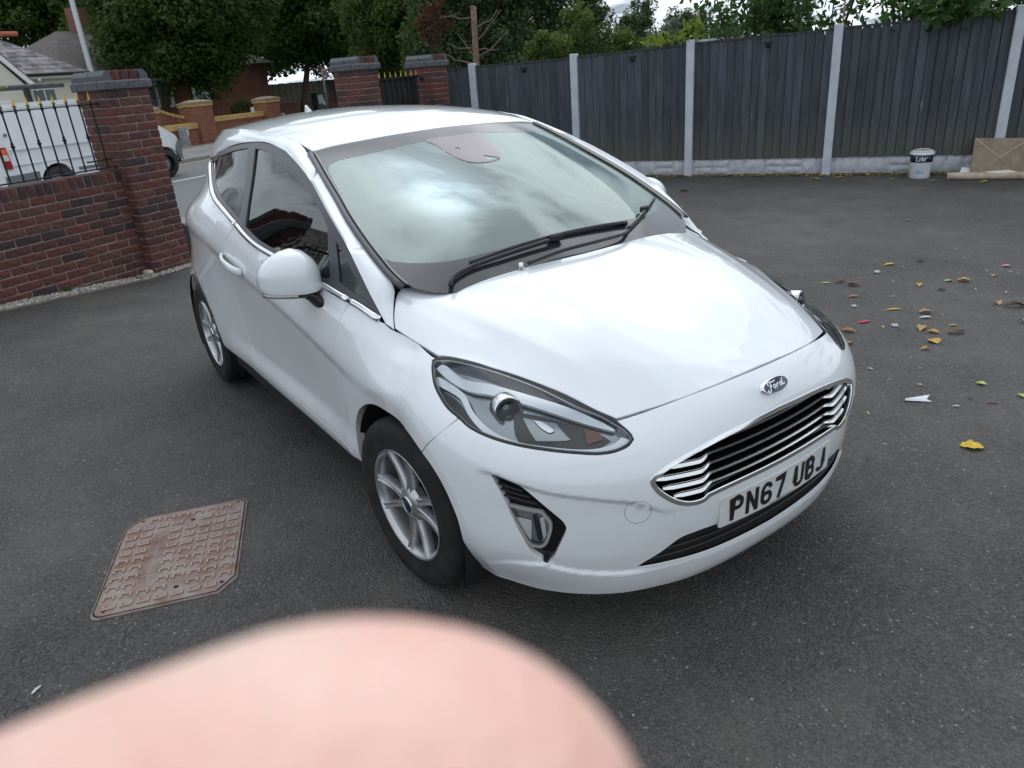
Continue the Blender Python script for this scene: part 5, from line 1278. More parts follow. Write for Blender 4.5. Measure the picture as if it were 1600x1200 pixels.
# dashboard: rolled top pad under the glass
V=[];F=[];n=30
pro=[(-.33,.90),(-.40,.955),(-.50,.985),(-.60,.985),(-.68,.96),(-.72,.90),(-.70,.78),(-.66,.62)]
for x,z in pro:
    for k in range(n+1):
        s=-1+2*k/n; y=.70*s; hump=.035*math.exp(-((y+.37)/.16)**2)*(x<-.45)*(z>.85); V.append((x+.05*s*s,y,z+hump-.03*s*s))
for i in range(len(pro)-1):
    for k in range(n): a=i*(n+1)+k; F.append((a,a+1,a+n+2,a+n+1))
mesh('dashboard',V,F,DASH,car,True)
th=np.linspace(0,2*math.pi,41)[:-1]; P=np.stack([-.86-.10*np.sin(th)*.55,-.37+.185*np.cos(th),.90+.185*np.sin(th)*.85],1); V,F=tube(P,.015,8,closed=True)
sw=mesh('steering_wheel',V,F,BLACKPL,car,True)
bm=bevel_box(.05,.14,.11,.02); xform(bm,Matrix.Translation((-.84,-.37,.89))); bm_obj('wheel_boss',bm,BLACKPL,sw,True)
for yy in (-.37,.37):
    bm=bevel_box(.50,.50,.16,.05,seg=2); xform(bm,Matrix.Translation((-1.15,yy,.50))); st=bm_obj('seat',bm,SEAT,car,True)
    bm=bevel_box(.15,.48,.62,.05,seg=2); xform(bm,Matrix.Translation((-1.44,yy,.82))@Matrix.Rotation(math.radians(-14),4,'Y')); bm_obj('backrest',bm,SEAT,st,True)
    bm=bevel_box(.10,.26,.17,.04,seg=2); xform(bm,Matrix.Translation((-1.55,yy,1.20))); bm_obj('head_restraint',bm,SEAT,st,True)
bm=bevel_box(.14,1.2,.60,.05,seg=2); xform(bm,Matrix.Translation((-2.25,0,.80))@Matrix.Rotation(math.radians(-16),4,'Y')); bm_obj('rear_seat',bm,SEAT,car,True)
hlp=symy(chain([(-.99,0.),(-1.0,-.4),(-1.06,-.53)],[(-1.06,-.53),(-2.0,-.54),(-2.8,-.46),(-2.9,0.)],step=.06))
panel('headlining',LR,hlp,[],LINING,car,h=.1,thick=0,gap=0,off=-.025)
bm=bevel_box(.03,.22,.065,.012); xform(bm,Matrix.Translation((-.80,0,1.27))); bm_obj('rear_view_mirror',bm,BLACKPL,car,True)
bm=bevel_box(.008,.16,.11,.003); xform(bm,Matrix.Translation((-.70,0,.99))); bm_obj('touch_screen',bm,GLOSSBLK,car)
# ------------------------------------------------------------------ delivery van on the road
def van():
    v=thing('delivery_van','white panel van with roof tube parked across the road behind the railing','van',wf(6.5,-10.8,-.3))
    VW=mat('van_white',(.74,.76,.78),.3,0,.5,coat=.7,var=.03,vscale=3); VG=mat('van_grey_plastic',(.16,.17,.18),.6)
    s0=3.98; t0,t1=-11.75,-9.85; zr=-.3
    prof=[(0.,.42),(0.02,1.15),(.10,1.80),(.22,1.96),(.45,2.0),(3.05,2.0),(3.30,1.93),(3.78,1.32),(4.02,1.16),(4.32,.98),(4.47,.80),(4.52,.55),(4.50,.42)]
    prof=[(x,z*.985) for x,z in prof]
    R=lambda x,z: wf(s0+x,0,zr+z)
    # wheel cut-outs in the lower edge
    low=[]
    for cx in (3.88,1.14):
        a=[(cx+.40*math.cos(math.radians(q)),.33+.40*math.sin(math.radians(q))) for q in range(10,171,16)]; low+=a
    outline=prof+[(4.45,.36)]+low[:len(low)//2]+[(3.3,.32),(1.7,.32)]+low[len(low)//2:]+[(.1,.34)]
    # body: extruded outline whose upper part leans in
    n=len(outline); V=[];F=[]
    for t,sg in ((t1,1),(t0,-1)):
        for x,z in outline:
            lean=.0 if z<1.0 else (z-1.0)*.13*sg; nose=.16*sg*max(0,(x-3.9)/.6)**2; V.append(wf(s0+x,t-lean-nose,zr+z))
    bm=bmesh.new(); vs=[bm.verts.new(p) for p in V]
    bm.faces.new(vs[:n]); bm.faces.new(vs[n:][::-1])
    for i in range(n): bm.faces.new((vs[i],vs[n+i],vs[n+(i+1)%n],vs[(i+1)%n]))
    bmesh.ops.triangulate(bm,faces=[f for f in bm.faces if len(f.verts)>4]); bmesh.ops.recalc_face_normals(bm,faces=bm.faces)
    bm_obj('body',bm,VW,v)
    def side(name,pts,m,out=.006,par=v):
        P=[]; 
        for x,z in pts: lean=.0 if z<1.0 else (z-1.0)*.13; nose=.16*max(0,(x-3.9)/.6)**2; P.append((x,z,t1-lean-nose))
        k=len(P); V=[wf(s0+x,t+out,zr+z) for x,z,t in P]+[wf(s0+x,t-.03,zr+z) for x,z,t in P]
        return fixn(mesh(name,V,[tuple(range(k)),tuple(range(2*k-1,k-1,-1))]+[(i,k+i,k+(i+1)%k,(i+1)%k) for i in range(k)],m,par))
    side('lower_cladding',[(.02,.36),(.72,.36),(.74,.62),(.03,.60)],VG)
    side('bumper',[(4.20,.38),(4.46,.38),(4.50,.80),(4.40,.86),(4.26,.70)],VG,.012)
    side('side_rub_strip',[(1.62,.52),(3.40,.50),(3.40,.56),(1.62,.58)],VG)
    side('tail_lamp',[(.10,.74),(.24,.74),(.22,1.16),(.08,1.16)],REDLENS_V,.012)
    side('tail_lamp_reflector',[(.115,.90),(.215,.90),(.205,1.02),(.105,1.02)],mat('lamp_clear_pink',(.72,.55,.5),.3),.016)
    side('tail_lamp_indicator',[(.10,1.03),(.21,1.03),(.20,1.13),(.10,1.13)],mat('lamp_orange',(.72,.12,.03),.3),.016)
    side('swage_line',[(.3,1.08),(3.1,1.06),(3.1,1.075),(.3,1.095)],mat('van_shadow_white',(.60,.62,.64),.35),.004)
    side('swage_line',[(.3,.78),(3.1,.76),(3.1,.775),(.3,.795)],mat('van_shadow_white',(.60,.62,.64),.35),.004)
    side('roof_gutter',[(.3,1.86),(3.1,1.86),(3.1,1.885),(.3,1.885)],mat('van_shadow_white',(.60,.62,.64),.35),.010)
    side('door_window',[(3.02,1.30),(3.62,1.30),(3.28,1.78),(3.02,1.80)],GLASSDK,.008)
    side('door_handle',[(.30,1.36),(.34,1.36),(.34,1.42),(.30,1.42)],VG,.02)
    V=[wf(s0+x,t,zr+z) for x,z in ((3.33,1.90),(3.78,1.335)) for t in (t1-.22,t0+.22)]; mesh('windscreen',[Vector(p)+Vector((0,0,.012)) for p in V],[(0,1,3,2)],GLASSDK,v)
    for cx in (3.88,1.14):
        for t,sg in ((t1-.10,1),(t0+.10,-1)):
            def tr(Q): return np.array([Vector(wf(s0+cx,t,zr+.33))+Matrix.Rotation(SAZ+math.pi,3,'Z')@Vector((q[0],-q[1]*-sg*-1,q[2])) for q in Q])
            P=[(.20,.07),(.25,.085),(.30,.08),(.325,.05),(.33,-.05),(.30,-.1),(.2,-.1)]; Vt,Ft=lathe(P,32); w=fixn(mesh('wheel',tr(Vt),Ft,RUBBER_V,v,True))
            Vh,Fh=lathe([(.205,.075),(.19,.07),(.17,.055),(.06,.05),(.05,.06),(0,.06)],32); hb=fixn(mesh('wheel_trim',tr(Vh),Fh,mat('trim_silver',(.55,.56,.57),.4,.4),w,True))
            for k in range(6):
                a=k*math.pi/3+.3; c,s_=math.cos(a),math.sin(a); Q=[(.08*c-.02*s_,.062,.08*s_+.02*c),(.08*c+.02*s_,.062,.08*s_-.02*c),(.165*c+.035*s_,.066,.165*s_-.035*c),(.165*c-.035*s_,.066,.165*s_+.035*c)]
                mesh('trim_slot',tr(Q),[(0,1,2,3)],BLACKM,hb)
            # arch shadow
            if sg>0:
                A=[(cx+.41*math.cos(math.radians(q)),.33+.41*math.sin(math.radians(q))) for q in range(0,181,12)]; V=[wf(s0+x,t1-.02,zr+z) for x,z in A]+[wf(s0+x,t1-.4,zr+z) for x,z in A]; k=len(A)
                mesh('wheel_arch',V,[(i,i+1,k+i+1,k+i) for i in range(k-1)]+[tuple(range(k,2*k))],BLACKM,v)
    V,F=tube([wf(s0-.6+x,-10.55,zr+2.27) for x in np.linspace(0,2.83,14)],.055,14)
    tb=mesh('roof_tube',V,F,mat('tube_black',(.05,.052,.056),.6,var=.4,vscale=9),v,True)
    V,F=tube([wf(s0+x,-10.545,zr+2.278) for x in np.linspace(.30,1.12,8)],.0515,14,taper=[.02,.0515,.0525,.0515,.0528,.052,.05,.02]); mesh('lichen_patch',V,F,mat('yellow_lichen',(.36,.27,.07),.9,col2=(.07,.07,.065),vscale=9,detail=8),tb,True)
    for x in (.35,1.40):
        mesh('rack_leg',*sbox(s0+x-.04,s0+x+.03,-10.62,-10.48,zr+1.96,zr+2.24),BLACKM,v)
RUBBER_V=mat('van_tyre',(.03,.03,.031),.8); GLASSDK=mat('dark_window_glass',(.02,.024,.026),.05,0,.8); REDLENS_V=mat('van_red_lens',(.30,.015,.02),.2)
van()
# ------------------------------------------------------------------ rendered house with slate roof
def house():
    h=thing('rendered_house','cream rendered house with grey slate roof behind the van','house',wf(9,-24,-.1))
    CR_M=mat('cream_render',(.60,.57,.50),.9,var=.06,vscale=1.5,bump=.15,bscale=40); WH=mat('white_upvc',(.74,.75,.75),.4)
    # slate roof material
    m=bpy.data.materials.new('slate_roof'); m.use_nodes=True; nt=m.node_tree; N=nt.nodes; L=nt.links; b=N['Principled BSDF']; b.inputs['Roughness'].default_value=.75
    oi=N.new('ShaderNodeObjectInfo'); tc=N.new('ShaderNodeTexCoord'); t=N.new('ShaderNodeTexNoise'); t.inputs['Scale'].default_value=3; t.inputs['Detail'].default_value=5; L.new(tc.outputs['Object'],t.inputs[0])
    g=N.new('ShaderNodeTexWhiteNoise'); g.noise_dimensions='3D'; mp=N.new('ShaderNodeVectorMath'); mp.operation='SNAP'; mp.inputs[1].default_value=(.3,.3,.18); L.new(tc.outputs['Object'],mp.inputs[0]); L.new(mp.outputs[0],g.inputs[0])
    ad=N.new('ShaderNodeMath'); ad.operation='ADD'; L.new(t.outputs['Fac'],ad.inputs[0]); mu=N.new('ShaderNodeMath'); mu.operation='MULTIPLY'; mu.inputs[1].default_value=.5; L.new(g.outputs['Value'],mu.inputs[0]); L.new(mu.outputs[0],ad.inputs[1])
    r=N.new('ShaderNodeValToRGB'); e=r.color_ramp.elements; e[0].position=.45; e[0].color=(.085,.078,.085,1); e[1].position=1.0; e[1].color=(.27,.24,.25,1); L.new(ad.outputs[0],r.inputs[0]); L.new(r.outputs[0],b.inputs['Base Color'])
    SL=m
    sL,sR=-4.0,13.55; tf,tb=-21.15,-28.0; ze=2.56; 
    fixn(mesh('wall',*sbox(sL,sR-.25,tb,tf,-.2,ze),CR_M,h))
    # hipped roof with courses of slates as stepped strips
    tr_=(tf+tb)/2; zr=5.05; ef=tf+.30; sRe=sR+.22; sRr=10.1
    n=17
    rf=None
    def roof_strip(i,side):
        a,b=i/n,(i+1)/n; lift=.022
        if side=='front':
            P=[(sL,ef+(tr_-ef)*a,ze+(zr-ze)*a+lift),(sRe+(sRr-sRe)*a,ef+(tr_-ef)*a,ze+(zr-ze)*a+lift),(sRe+(sRr-sRe)*b,ef+(tr_-ef)*b,ze+(zr-ze)*b+.004),(sL,ef+(tr_-ef)*b,ze+(zr-ze)*b+.004)]
        else:
            bk=tb-.3
            P=[(sRe+(sRr-sRe)*a,ef+(tr_-ef)*a,ze+(zr-ze)*a+lift),(sRe+(sRr-sRe)*a,bk+(tr_-bk)*a,ze+(zr-ze)*a+lift),(sRe+(sRr-sRe)*b,bk+(tr_-bk)*b,ze+(zr-ze)*b+.004),(sRe+(sRr-sRe)*b,ef+(tr_-ef)*b,ze+(zr-ze)*b+.004)]
        V=[wf(*p) for p in P]+[tuple(np.array(wf(*p))-np.array((0,0,.05))) for p in P]
        return mesh('slate_course',V,[(0,1,2,3),(0,4,5,1),(1,5,6,2),(3,7,4,0)],SL,rf)
    rf=mesh('roof',[wf(sL,ef,ze),wf(sRe,ef,ze),wf(sRr,tr_,zr),wf(sL,tr_,zr),wf(sRe,tb-.3,ze),wf(sL,tb-.3,ze)],[(0,1,2,3),(1,4,2),(4,5,3,2)],SL,h)
    for i in range(n): roof_strip(i,'front'); roof_strip(i,'hip')
    # terracotta ridge tile of a lower roof showing at the hip
    V,F=tube([wf(12.05,-22.6,3.95),wf(12.62,-22.6,3.95)],.085,10); mesh('ridge_tile',V,F,mat('terracotta',(.42,.13,.07),.8),rf)
    mesh('fascia',*sbox(sL,sR-.02,tf+.20,tf+.24,ze-.16,ze-.03),WH,h); mesh('soffit',*sbox(sL,sR-.02,tf+.001,tf+.20,ze-.16,ze-.14),WH,h)
    V,F=tube([wf(sL,ef+.04,ze-.02),wf(sRe,ef+.04,ze-.02)],.055,8); mesh('gutter',V,F,BLACKM,h)
    # window
    f=fixn(mesh('window',*sbox(11.66,12.50,tf-.02,tf+.035,1.62,2.10),WH,h))
    for a,b in ((11.70,12.06),(12.11,12.46)): mesh('pane',*sbox(a,b,tf+.036,tf+.042,1.66,2.05),GLASSDK2,f)
    # security camera
    bm=bevel_box(.26,.10,.10,.03); xform(bm,Matrix.Translation(wf(11.86,tf+.32,ze-.20))); bm_obj('camera_box',bm,WH,h)
    # front gable: a projecting wing nearer the road
    gs0,gs1=9.0,11.0; gt=-19.9; V=[wf(7.0,gt,-.2),wf(gs1-.15,gt,-.2),wf(gs1-.15,gt,2.15),wf(9.0,gt,4.35),wf(7.0,gt,2.15)]; Vb=[wf(7.0,-22,-.2),wf(gs1-.15,-22,-.2),wf(gs1-.15,-22,2.15),wf(9.0,-22,4.35),wf(7.0,-22,2.15)]
    fixn(mesh('gable_wall',V+Vb,[(0,1,2,3,4),(9,8,7,6,5),(0,5,6,1),(1,6,7,2),(0,4,9,5)],CR_M,h))
    for sg in (1,-1):
        P=[(9.0,4.48),(9.0+2.08*sg,2.20),(9.0+2.08*sg,2.36),(9.0,4.66)]
        fixn(mesh('gable_roof',*prism([(x,z) for x,z in [(9.0,4.50),(9.0+2.15*sg,2.14),(9.0+2.15*sg,2.26),(9.0,4.64)]],gt+.02,-24.5,lambda p,q,w:wf(p,w,q)),SL,h))
        fixn(mesh('bargeboard',*prism([(9.0,4.30),(9.0+2.10*sg,2.00),(9.0+2.10*sg,2.20),(9.0,4.50)],gt+.02,gt+.10,lambda p,q,w:wf(p,w,q)),WH,h))
    f=fixn(mesh('window',*sbox(8.6,10.2,gt-.02,gt+.03,1.0,1.78),WH,h)); mesh('pane',*sbox(8.7,10.1,gt+.031,gt+.036,1.08,1.70),GLASSDK2,f)
GLASSDK2=mat('house_pane',(.16,.19,.20),.08,0,.7)
house()
# ------------------------------------------------------------------ garden walls, piers and things across the road
def far_brick(name,col,mort):
    m=bpy.data.materials.new(name); m.use_nodes=True; nt=m.node_tree; N=nt.nodes; L=nt.links; b=N['Principled BSDF']; b.inputs['Roughness'].default_value=.85
    tc=N.new('ShaderNodeTexCoord'); dt=N.new('ShaderNodeVectorMath'); dt.operation='DOT_PRODUCT'; dt.inputs[1].default_value=tuple(SD); L.new(tc.outputs['Object'],dt.inputs[0]); dt2=N.new('ShaderNodeVectorMath'); dt2.operation='DOT_PRODUCT'; dt2.inputs[1].default_value=tuple(SN); L.new(tc.outputs['Object'],dt2.inputs[0])
    sp=N.new('ShaderNodeSeparateXYZ'); L.new(tc.outputs['Object'],sp.inputs[0]); ad=N.new('ShaderNodeMath'); ad.operation='ADD'; L.new(dt.outputs['Value'],ad.inputs[0]); L.new(dt2.outputs['Value'],ad.inputs[1]); cb=N.new('ShaderNodeCombineXYZ'); L.new(ad.outputs[0],cb.inputs[0]); L.new(sp.outputs[2],cb.inputs[1])
    bt=N.new('ShaderNodeTexBrick'); bt.inputs['Scale'].default_value=1; bt.inputs['Brick Width'].default_value=.225; bt.inputs['Row Height'].default_value=.075; bt.inputs['Mortar Size'].default_value=.006
    bt.inputs['Color1'].default_value=(*col,1); bt.inputs['Color2'].default_value=(*[v*.7 for v in col],1); bt.inputs['Mortar'].default_value=(*mort,1); L.new(cb.outputs[0],bt.inputs[0])
    t=N.new('ShaderNodeTexNoise'); t.inputs['Scale'].default_value=1.7; t.inputs['Detail'].default_value=5; L.new(tc.outputs['Object'],t.inputs[0]); r=N.new('ShaderNodeMapRange'); r.inputs[3].default_value=.6; r.inputs[4].default_value=1.3; L.new(t.outputs['Fac'],r.inputs[0])
    mx=N.new('ShaderNodeMixRGB'); mx.blend_type='MULTIPLY'; mx.inputs[0].default_value=1; L.new(bt.outputs['Color'],mx.inputs[1]); L.new(r.outputs[0],mx.inputs[2]); L.new(mx.outputs[0],b.inputs['Base Color']); MATS[name]=m; return m
RB=far_brick('orange_brick',(.27,.085,.045),(.27,.2,.15)); RB2=far_brick('house_brick',(.25,.085,.055),(.22,.17,.14))
COPE=mat('yellow_coping',(.50,.33,.12),.85,var=.15,vscale=6); PCAP=mat('pier_cap_stone',(.26,.21,.15),.9,var=.25,vscale=8)
def pier(s,t,w,z0,z1,label):
    p=thing('brick_pier',label,'pier',wf(s,t,z0),'orange brick piers across the road'); fixn(mesh('shaft',*sbox(s-w/2,s+w/2,t-w/2,t+w/2,z0,z1),RB,p)); fixn(mesh('coping_band',*sbox(s-w/2-.03,s+w/2+.03,t-w/2-.03,t+w/2+.03,z1,z1+.08),COPE,p))
    V=[wf(s+a*(w/2+.05)*k,t+b*(w/2+.05)*k,z) for z,k in ((z1+.08,1),(z1+.15,1),(z1+.22,.35)) for a,b in ((-1,-1),(1,-1),(1,1),(-1,1))]
    fixn(mesh('cap',V,[(0,1,2,3),(8,9,10,11)]+[(r*4+i,r*4+(i+1)%4,r*4+4+(i+1)%4,r*4+4+i) for r in (0,1) for i in range(4)],PCAP,p)); return p
pier(13.15,-17.6,.75,-.3,1.0,'orange brick pier just right of the left gate pillar, across the road')
pier(15.25,-17.3,.72,-.3,1.10,'orange brick pier beside the red post box')
pier(18.65,-17.3,.72,-.3,.98,'orange brick pier left of the street name sign, right of the hedge')
pier(17.75,-21.0,.45,-.2,1.0,'small brick post partly hiding the red post box')
def gwall(s0,s1,t,z1,label,cop=.17):
    w=thing('garden_wall',label,'wall',wf((s0+s1)/2,t,-.3)); fixn(mesh('brickwork',*sbox(s0,s1,t-.12,t+.12,-.4,z1),RB,w)); fixn(mesh('coping',*sbox(s0,s1,t-.16,t+.16,z1,z1+cop),COPE,w)); return w
gwall(13.5,14.98,-17.2,.36,'low orange brick garden wall with yellow coping behind the wooden bollard',.20)
gwall(15.6,18.3,-17.3,.50,'orange brick garden wall with yellow coping in front of the clipped hedge')
w=thing('garden_wall','curved yellow-coped dwarf wall dipping towards the red post box','wall',wf(15,-19.5,-.2))
cur=[(14.2+3.0*i/14,-19.0-.3*math.sin(i/14*math.pi),.85*(1-i/14)**2+.52) for i in range(15)]
V=[];F=[]
for s,t,z in cur:
    for dt,z2 in ((-.1,-.3),(.1,-.3),(.1,z),(-.1,z)): V.append(wf(s,t+dt,z2))
for i in range(14):
    for k in range(4): a=i*4+k;b=i*4+(k+1)%4; F.append((a,b,b+4,a+4))
F+=[(3,2,1,0),(56,57,58,59)]; fixn(mesh('brickwork',V,F,RB,w))
for i in range(14):
    a=cur[i];b=cur[i+1]; m_=[(a[k]*.93+b[k]*.07) for k in range(3)]; n_=[(a[k]*.12+b[k]*.88) for k in range(3)]
    V=[wf(p[0],p[1]+dt,p[2]+dz) for p in (m_,n_) for dt in (-.13,.13) for dz in (.004,.12)]
    fixn(mesh('coping_brick',V,[(0,1,3,2),(4,6,7,5),(0,4,5,1),(2,3,7,6),(1,5,7,3),(0,2,6,4)],COPE,w))
# red pillar box
pb=thing('post_box','red cylindrical post box across the road','post box',wf(18.45,-22,-.1)); PR=mat('postbox_red',(.40,.012,.022),.35,coat=.4)
V,F=lathe([(0,-.0),(.24,0),(.24,.12),(.215,.14),(.215,1.12)],24,'z'); mesh('body',V+np.array(wf(18.72,-22,-.1)),F,PR,pb,True)
V,F=lathe([(.215,1.12),(.26,1.15),(.265,1.22),(.24,1.30),(.14,1.36),(0,1.38)],24,'z'); mesh('cap',V+np.array(wf(18.72,-22,-.1)),F,mat('postbox_cap',(.52,.05,.06),.4),pb,True)
mesh('notice_plate',*sbox(18.50,18.58,-21.84,-21.79,.78,1.05),mat('notice_white',(.7,.7,.7),.5),pb)
# clipped hedge, small notice, bollard, street-name sign, cabinet, speed sign, lamp post
bl=thing('bollard','short grey weathered bollard on the pavement across the road','bollard',wf(14.0,-16.8,-.2)); bm=bevel_box(.24,.24,.72,.02); xform(bm,Matrix.Translation(wf(14.0,-16.8,.13))@Matrix.Rotation(SAZ,4,'Z')); bm_obj('post',bm,mat('bollard_grey',(.26,.27,.26),.8,var=.3,vscale=9),bl)
mesh('reflector_band',*sbox(14.06,14.125,-16.685,-16.675,.20,.38),mat('band_white',(.6,.6,.6),.5),bl)
def text_mesh(txt,size,m,par,place,name='lettering',bold=0.0,align='CENTER'):
    cu=bpy.data.curves.new('t','FONT'); cu.body=txt; cu.size=size; cu.align_x=align; cu.align_y='CENTER'; cu.extrude=.0; cu.offset=bold; cu.resolution_u=3
    ob=bpy.data.objects.new('t',cu); COL.objects.link(ob); dg=bpy.context.evaluated_depsgraph_get(); me=bpy.data.meshes.new_from_object(ob.evaluated_get(dg)); V=[place(v.co.x,v.co.y) for v in me.vertices]; F=[tuple(p.vertices) for p in me.polygons]
    bpy.data.objects.remove(ob); bpy.data.curves.remove(cu); bpy.data.meshes.remove(me)
    return mesh(name,V,F,m,par)
ns=thing('street_name_sign','small black and white street name plate just above the car roof','sign',wf(21.0,-19,-.06)); mesh('plate',*sbox(20.80,21.26,-19.03,-19.0,.06,.42),mat('sign_white',(.66,.68,.72),.4),ns)
text_mesh('291',.22,mat('sign_ink',(.03,.035,.05),.5),ns,lambda x,y:wf(21.03+x,-18.994,.30+y),'lettering',.012); text_mesh('AVE',.15,mat('sign_ink',(.03,.035,.05),.5),ns,lambda x,y:wf(21.03+x,-18.994,.13+y),'lettering',.008)
for s in (20.84,21.22): mesh('post',*sbox(s-.03,s+.03,-19.10,-19.04,-.1,.40),BLACKM,ns)
sg=thing('speed_limit_sign','round 20 speed limit sign on a thin grey pole left of the far pillar','sign',wf(24.2,-19.05,-.06)); GP=mat('galvanised_pole',(.22,.235,.24),.5,.4)
V,F=tube([wf(24.2,-19.06,-.1),wf(24.2,-19.06,2.16)],.038,10); mesh('pole',V,F,GP,sg,True)
def disc(r,t,z,s,m,name,par,n=32,thick=.012):
    V=[wf(s+r*math.cos(2*math.pi*k/n),t,z+r*math.sin(2*math.pi*k/n)) for k in range(n)]+[wf(s+r*math.cos(2*math.pi*k/n),t-thick,z+r*math.sin(2*math.pi*k/n)) for k in range(n)]
    return fixn(mesh(name,V,[tuple(range(n)),tuple(range(2*n-1,n-1,-1))]+[(i,(i+1)%n,n+(i+1)%n,n+i) for i in range(n)],m,par))
disc(.235,-19.0,1.92,24.26,mat('sign_red',(.32,.05,.06),.5),'red_ring',sg); disc(.185,-18.995,1.92,24.26,mat('sign_face',(.62,.60,.60),.5),'sign_face',sg)
text_mesh('20',.27,mat('sign_ink',(.03,.035,.05),.5),sg,lambda x,y:wf(24.26+x,-18.990,1.92+y),'lettering',.012)
disc(.15,-19.12,2.12,24.12,mat('sign_back',(.10,.07,.07),.6),'rear_sign',sg)
cb=thing('street_cabinet','green street cabinet with pale graffiti patch behind the speed sign','cabinet',wf(29.2,-24,-.06)); fixn(mesh('body',*sbox(28.95,29.85,-24.4,-24.0,-.1,.95),mat('cabinet_green',(.035,.05,.035),.6),cb)); fixn(mesh('lid',*sbox(28.92,29.88,-24.43,-23.97,.95,1.0),mat('cabinet_green',(.035,.05,.035),.6),cb))
mesh('graffiti_patch',[wf(s,-23.994,z) for s,z in ((29.02,.86),(29.4,.90),(29.5,.6),(29.62,.42),(29.5,.30),(29.3,.45),(29.05,.42))],[tuple(range(7))],mat('graffiti_pale',(.38,.46,.46),.6),cb)
lp=thing('lamp_post','plain light grey lamp post rising beside the slate roof','lamp post',wf(16.0,-24,-.06)); V,F=tube([wf(16.0,-24,-.1),wf(16.0,-24,1.6),wf(16.0,-24,1.65),wf(16.0,-24,9.0)],.1,14,taper=[.13,.13,.115,.085]); mesh('column',V,F,mat('lamp_column',(.42,.44,.46),.45,.3),lp,True)
V,F=tube([wf(16.0,-24,8.95),wf(16.0,-23.4,9.2),wf(16.0,-22.6,9.25)],.04,8); mesh('bracket',V,F,GP,lp,True); bm=bevel_box(.25,.6,.12,.04); xform(bm,Matrix.Translation(wf(16.0,-22.3,9.25))@Matrix.Rotation(SAZ,4,'Z')); bm_obj('lantern',bm,GP,lp)
# brick house opposite with bay window and white door, seen below the trees
def brick_house():
    h=thing('brick_house','orange brick house with pale bay window and white door under the big tree','house',wf(20,-27,-.1)); WH=MATS['white_upvc']
    t=-26.0; fixn(mesh('wall',*sbox(16.0,27.5,-33,t,-.2,2.75),RB2,h))
    for (a,b,z0,z1) in ((17.8,20.9,1.0,2.3),):
        by=fixn(mesh('bay_window',*prism([(a-.3,t),(a+.4,t+.8),(b-.4,t+.8),(b+.3,t)],z0-.9,z1+.25,lambda p,q,w:wf(p,q,w)),RB2,h))
        f=fixn(mesh('window',*prism([(a-.28,t+.06),(a+.4,t+.85),(b-.4,t+.85),(b+.28,t+.06)],z0,z1,lambda p,q,w:wf(p,q,w)),WH,h))
        for i in range(3): c=a+.45+i*.75; mesh('pane',*sbox(c,c+.62,t+.851,t+.858,z0+.1,z1-.12),GLASSDK2,f)
    d=fixn(mesh('door',*sbox(22.3,23.3,t+.01,t+.06,-.1,2.1),WH,h)); mesh('door_pane',*sbox(22.5,23.1,t+.061,t+.066,1.2,1.9),GLASSDK2,d)
    rf=fixn(mesh('roof',[wf(15.6,t+.4,2.72),wf(27.9,t+.4,2.72),wf(27.9,-33.4,2.72),wf(15.6,-33.4,2.72),wf(18.5,-29.5,4.6),wf(25,-29.5,4.6)],[(0,1,5,4),(1,2,5),(2,3,4,5),(3,0,4),(3,2,1,0)],mat('far_roof',(.10,.085,.08),.85,var=.2,vscale=3),h))
    fixn(mesh('chimney',*sbox(19.5,20.3,-30,-29.3,4.0,5.6),RB2,rf))
brick_house()
fx=thing('timber_fence','weathered pale timber fence behind the tree trunk across the road','fence',wf(30,-27.5,-.1))
for i in range(44):
    s=27.6+i*.16; mesh('pale',*sbox(s,s+.15,-27.02,-27.0-random.uniform(0,.012),-.1,1.62+random.uniform(-.01,.02)),mat('pale_%d'%(i%3),[(.20,.18,.15),(.17,.16,.13),(.23,.21,.17)][i%3],.9,var=.2,vscale=8),fx)
mesh('brick_base',*sbox(27.6,34.7,-27.0,-26.8,-.1,.55),RB2,fx)
# ------------------------------------------------------------------ foliage
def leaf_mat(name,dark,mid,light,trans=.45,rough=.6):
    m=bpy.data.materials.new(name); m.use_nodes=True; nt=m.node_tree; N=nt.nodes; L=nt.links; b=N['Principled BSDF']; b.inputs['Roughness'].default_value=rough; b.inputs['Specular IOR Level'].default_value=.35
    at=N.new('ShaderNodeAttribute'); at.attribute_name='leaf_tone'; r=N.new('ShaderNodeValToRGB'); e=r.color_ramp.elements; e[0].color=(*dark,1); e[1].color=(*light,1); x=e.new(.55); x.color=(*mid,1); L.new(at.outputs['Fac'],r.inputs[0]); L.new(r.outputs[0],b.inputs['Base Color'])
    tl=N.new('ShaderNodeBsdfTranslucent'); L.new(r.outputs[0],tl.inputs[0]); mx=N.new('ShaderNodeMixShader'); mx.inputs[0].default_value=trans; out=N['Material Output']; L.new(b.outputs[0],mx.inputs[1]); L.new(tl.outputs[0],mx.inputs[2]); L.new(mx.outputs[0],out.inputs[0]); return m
LM={'maple':leaf_mat('maple_leaves',(.040,.078,.020),(.075,.135,.030),(.14,.20,.045)),'maple2':leaf_mat('lighter_leaves',(.050,.092,.024),(.095,.155,.036),(.18,.24,.055)),
'conifer':leaf_mat('conifer_needles',(.032,.062,.022),(.062,.105,.034),(.11,.16,.05),.15),'lime':leaf_mat('lime_leaves',(.045,.085,.018),(.100,.155,.030),(.19,.25,.055)),
'silver':leaf_mat('silver_leaves',(.09,.115,.075),(.17,.20,.14),(.27,.30,.22)),'cherry':leaf_mat('broad_leaves',(.025,.062,.016),(.055,.115,.024),(.125,.20,.04),.4,.55),'hedge':leaf_mat('hedge_leaves',(.025,.045,.012),(.055,.085,.02),(.13,.16,.04)),'copper':leaf_mat('reddish_leaves',(.06,.025,.015),(.11,.05,.025),(.10,.09,.03))}
